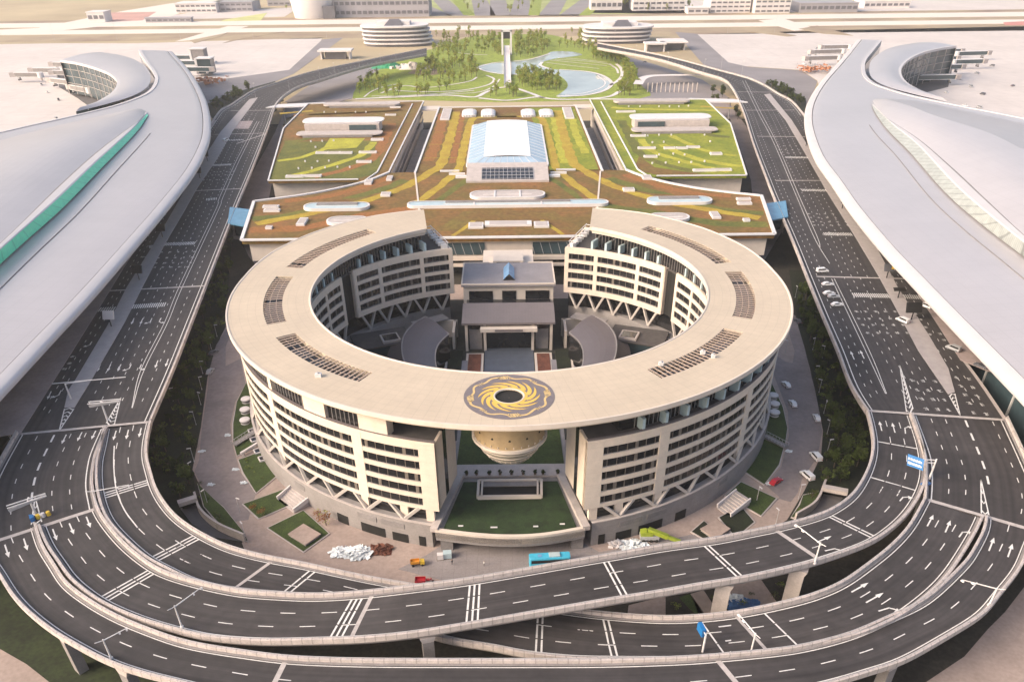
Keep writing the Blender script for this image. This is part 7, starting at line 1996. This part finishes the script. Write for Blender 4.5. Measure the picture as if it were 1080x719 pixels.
for s, w, P4, W2 in ((-1, 'left', [(293, 528), (312, 517), (331, 530), (310, 541)], [(247, 470), (272, 454)]), (1, 'right', [(756, 536), (775, 524), (790, 534), (770, 546)], [(806, 460), (829, 472)])):
    q = pts(P4, G0)
    t = thing('garden_stairs', 'pale stone steps with white side walls, %s of the hotel' % w, 'stairs', q[0])
    mb = MB()
    for k in range(8):
        a, b = q[0].lerp(q[1], k/8), q[3].lerp(q[2], k/8); c_, d_ = q[0].lerp(q[1], (k+1)/8), q[3].lerp(q[2], (k+1)/8)
        mb.prism([(a.x, a.y), (b.x, b.y), (d_.x, d_.y), (c_.x, c_.y)], G0, G0+.35+k*.3)
    mb.build('flight', 'concrete', t)
    for i0, i1, nm in ((0, 1, 'side_wall'), (3, 2, 'side_wall')):
        mb = MB(); mb.bar(q[i0]+Vector((0, 0, .9)), q[i1]+Vector((0, 0, 2.4)), .4, 1.4); mb.build(nm, 'far_white', t)
    a, b = pts(W2, G0+.5)
    t = thing('walkway', 'narrow grey walkway with railings to the hotel wall on the %s' % w, 'walkway', a)
    mb = MB(); mb.bar(a+Vector((0, 0, .4)), b+Vector((0, 0, .4)), 2.2, .3); mb.build('deck', 'concrete_dk', t)
    mb = MB(); d = (b-a).normalized(); n_ = Vector((-d.y, d.x, 0))
    for k in (-1, 1):
        mb.bar(a+n_*k*1.1+Vector((0, 0, 1.4)), b+n_*k*1.1+Vector((0, 0, 1.4)), .1, .1)
        for i in range(8): c = a.lerp(b, i/7)+n_*k*1.1; mb.bar(c+Vector((0, 0, .4)), c+Vector((0, 0, 1.4)), .08, .08)
    mb.build('railing', 'steel', t)
a, b = at(254, 478, G0+1.2), at(273, 466.5, G0+1.2)
t = thing('white_beam', 'bare white beam lying across the left lawns', 'beam', a)
mb = MB(); mb.bar(a, b, .7, .7); mb.build('beam', 'far_white', t)
mb = MB(); mb.box((a.x+.6, a.y+.3, G0+.5), (.8, .8, 1.0)); mb.box((b.x-.6, b.y-.3, G0+.5), (.8, .8, 1.0)); mb.build('footing', 'concrete', t)
for i, (px, py) in enumerate(((267, 455), (269, 464), (273, 476), (278, 484))):
    p = at(px, py, G0+.35); t = thing('skylight_frame', 'square white frame in the left lawn against the podium, %s' % ('farthest', 'second farthest', 'second nearest', 'nearest')[i], 'frame', p, .5, 'square frames in the left lawn')
    mb = MB()
    for k in range(4): a_ = radians(90*k); mb.bar((1.3*cos(a_)-1.3*sin(a_), 1.3*sin(a_)+1.3*cos(a_), .3), (1.3*cos(a_)+1.3*sin(a_), 1.3*sin(a_)-1.3*cos(a_), .3), .3, .5)
    mb.build('frame', 'far_white', t, local=True)
    mb = MB(); mb.box((0, 0, .2), (2.3, 2.3, .1)); mb.build('pane', 'glass', t, local=True)
# tunnel ramps beside the service roads
for w, wall, beam, fl in (('left', [(207, 526), (213, 543), (231, 558.5), (259, 571)], [(188, 531), (207, 525)], [(190, 536), (206, 529), (214, 545), (232, 560), (256, 571), (222, 566), (202, 552)]), ('right', [(869, 513), (859, 535), (838, 549)], [(868, 514), (894, 519)], [(870, 518), (892, 522), (880, 535), (858, 545), (842, 551), (860, 536)])):
    P = sm(wall, G0, 5)
    t = thing('tunnel_ramp', 'concrete walled tunnel mouth with a dark ramp, %s of the hotel' % w, 'tunnel ramp', P[0])
    mb = MB()
    for a, b in zip(P, P[1:]): mb.bar(a+Vector((0, 0, 1.3)), b+Vector((0, 0, 1.3)), .6, 2.8)
    mb.build('retaining_wall', 'concrete', t)
    slab('ramp', [(q.x, q.y) for q in pts(fl, G0)], G0, G0+.1, 'asphalt_old', t)
    a, b = pts(beam, G0+3)
    mb = MB(); mb.bar(a, b, 2.0, 1.2); mb.build('portal_beam', 'concrete', t)
    mb = MB(); mb.bar(a+Vector((0, 1.6, -1.8)), b+Vector((0, 1.6, -1.8)), .4, 2.6); mb.build('tunnel_mouth', 'dark', t)
# people at the entrance
def person(px, py, top, legs, label, rz):
    p = at(px, py, z)
    me = bpy.data.meshes.new('person'); bm = bmesh.new()
    J = [((0, 0, .95), .15), ((0, 0, 1.2), .16), ((0, 0, 1.42), .17), ((0, 0, 1.54), .065), ((0, .01, 1.66), .105), ((0, 0, 1.74), .085),
         ((-.2, 0, 1.42), .07), ((-.25, .02, 1.14), .05), ((-.24, .1, .88), .042), ((.2, 0, 1.42), .07), ((.25, .02, 1.14), .05), ((.24, .1, .88), .042),
         ((-.1, 0, .88), .10), ((-.11, .05, .48), .07), ((-.11, -.02, .08), .05), ((-.11, .12, .04), .045), ((.1, 0, .88), .10), ((.11, -.03, .48), .07), ((.11, -.1, .08), .05), ((.11, .04, .04), .045)]
    ed = [(0, 1), (1, 2), (2, 3), (3, 4), (4, 5), (2, 6), (6, 7), (7, 8), (2, 9), (9, 10), (10, 11), (0, 12), (12, 13), (13, 14), (14, 15), (0, 16), (16, 17), (17, 18), (18, 19)]
    me.from_pydata([j[0] for j in J], ed, [])
    o = bpy.data.objects.new('person', me); COL.objects.link(o)
    sk_ = o.modifiers.new('skin', 'SKIN'); o.modifiers.new('sub', 'SUBSURF').render_levels = 1
    for v, j in zip(me.skin_vertices[0].data, J): v.radius = (j[1], j[1]*.8)
    me.skin_vertices[0].data[0].use_root = True
    dg = bpy.context.evaluated_depsgraph_get(); m2 = bpy.data.meshes.new_from_object(o.evaluated_get(dg), depsgraph=dg)
    o.modifiers.clear(); o.data = m2
    for k in ('skin', top, legs, 'black'): m2.materials.append(M[k])
    for f in m2.polygons:
        zc = f.center.z; f.material_index = 3 if zc > 1.70 else (0 if zc > 1.50 or (abs(f.center.x) > .2 and zc < .95) else (1 if zc > .93 else 2)); f.use_smooth = True
    o.location = p; o.rotation_euler = (0, 0, rz); return tag(o, label, 'person')
person(477, 595, 'cloth_dark', 'cloth_dark', 'person in dark clothes standing at the left pier of the terrace', .4)
person(510.5, 596.5, 'cloth_light', 'cloth_dark', 'person in a pale top standing under the terrace front wall, left of centre', -1)
person(568, 597, 'cloth_light', 'cloth_dark', 'person in a pale top standing near the blue bus', 2)
# potted plants on the walkway
for i in range(9):
    p = Vector((-13+i*3.2+rnd.uniform(-.7, .7), 185.3, ZT+.25))
    t = thing('potted_plant', 'dark potted plant in the row along the walkway behind the front lawn', 'plant', p, 0, 'potted plants on the walkway')
    mb = MB(); mb.tube((0, 0, 0), (0, 0, .5), .35, .45, n=10); mb.build('pot', 'bark', t, local=True)
    mb = MB(); leaf_cloud(mb, Vector((0, 0, .95)), .6, .5, 26, .28, rnd); mb.build('leaves', 'leaf_dk', t, local=True)
# bus and crane aside, small cars on the apron and the far plaza
for i, (px, py) in enumerate(((1068, 91), (700, 60), (686, 63), (712, 64), (680, 66))):
    lab = 'dark car alone on the right apron' if i == 0 else 'small dark car on the plaza right of the garden'
    make_car('car', 'car_grey', at(px, py, ZF+.3), rnd.uniform(0, 3), lab, 'cars on the far plaza')
# ground service vehicles round the piers
for i, (px, py) in enumerate(((128, 112), (116, 118), (104, 121), (92, 124), (60, 126), (62, 106), (50, 98), (44, 90), (100, 60), (1012, 84), (1024, 92), (1036, 100), (998, 98), (1030, 78), (1046, 70), (1018, 112), (1032, 114), (216, 60), (228, 66), (862, 52), (854, 60), (848, 68))):
    sd = 'left' if px < 500 else 'right'; inner_ = (px > 200 and px < 500) or (px > 800 and px < 900)
    make_car('van' if i % 3 else 'car', ('car_white', 'car_silver', 'car_grey')[i % 3], at(px, py, ZF+.15), rnd.uniform(0, 6), ('apron service vehicle parked on the inner side of the %s terminal' if inner_ else 'apron service vehicle parked round the %s curved pier') % sd, 'apron vehicles, %s%s' % (sd, ' inner' if inner_ else ''))
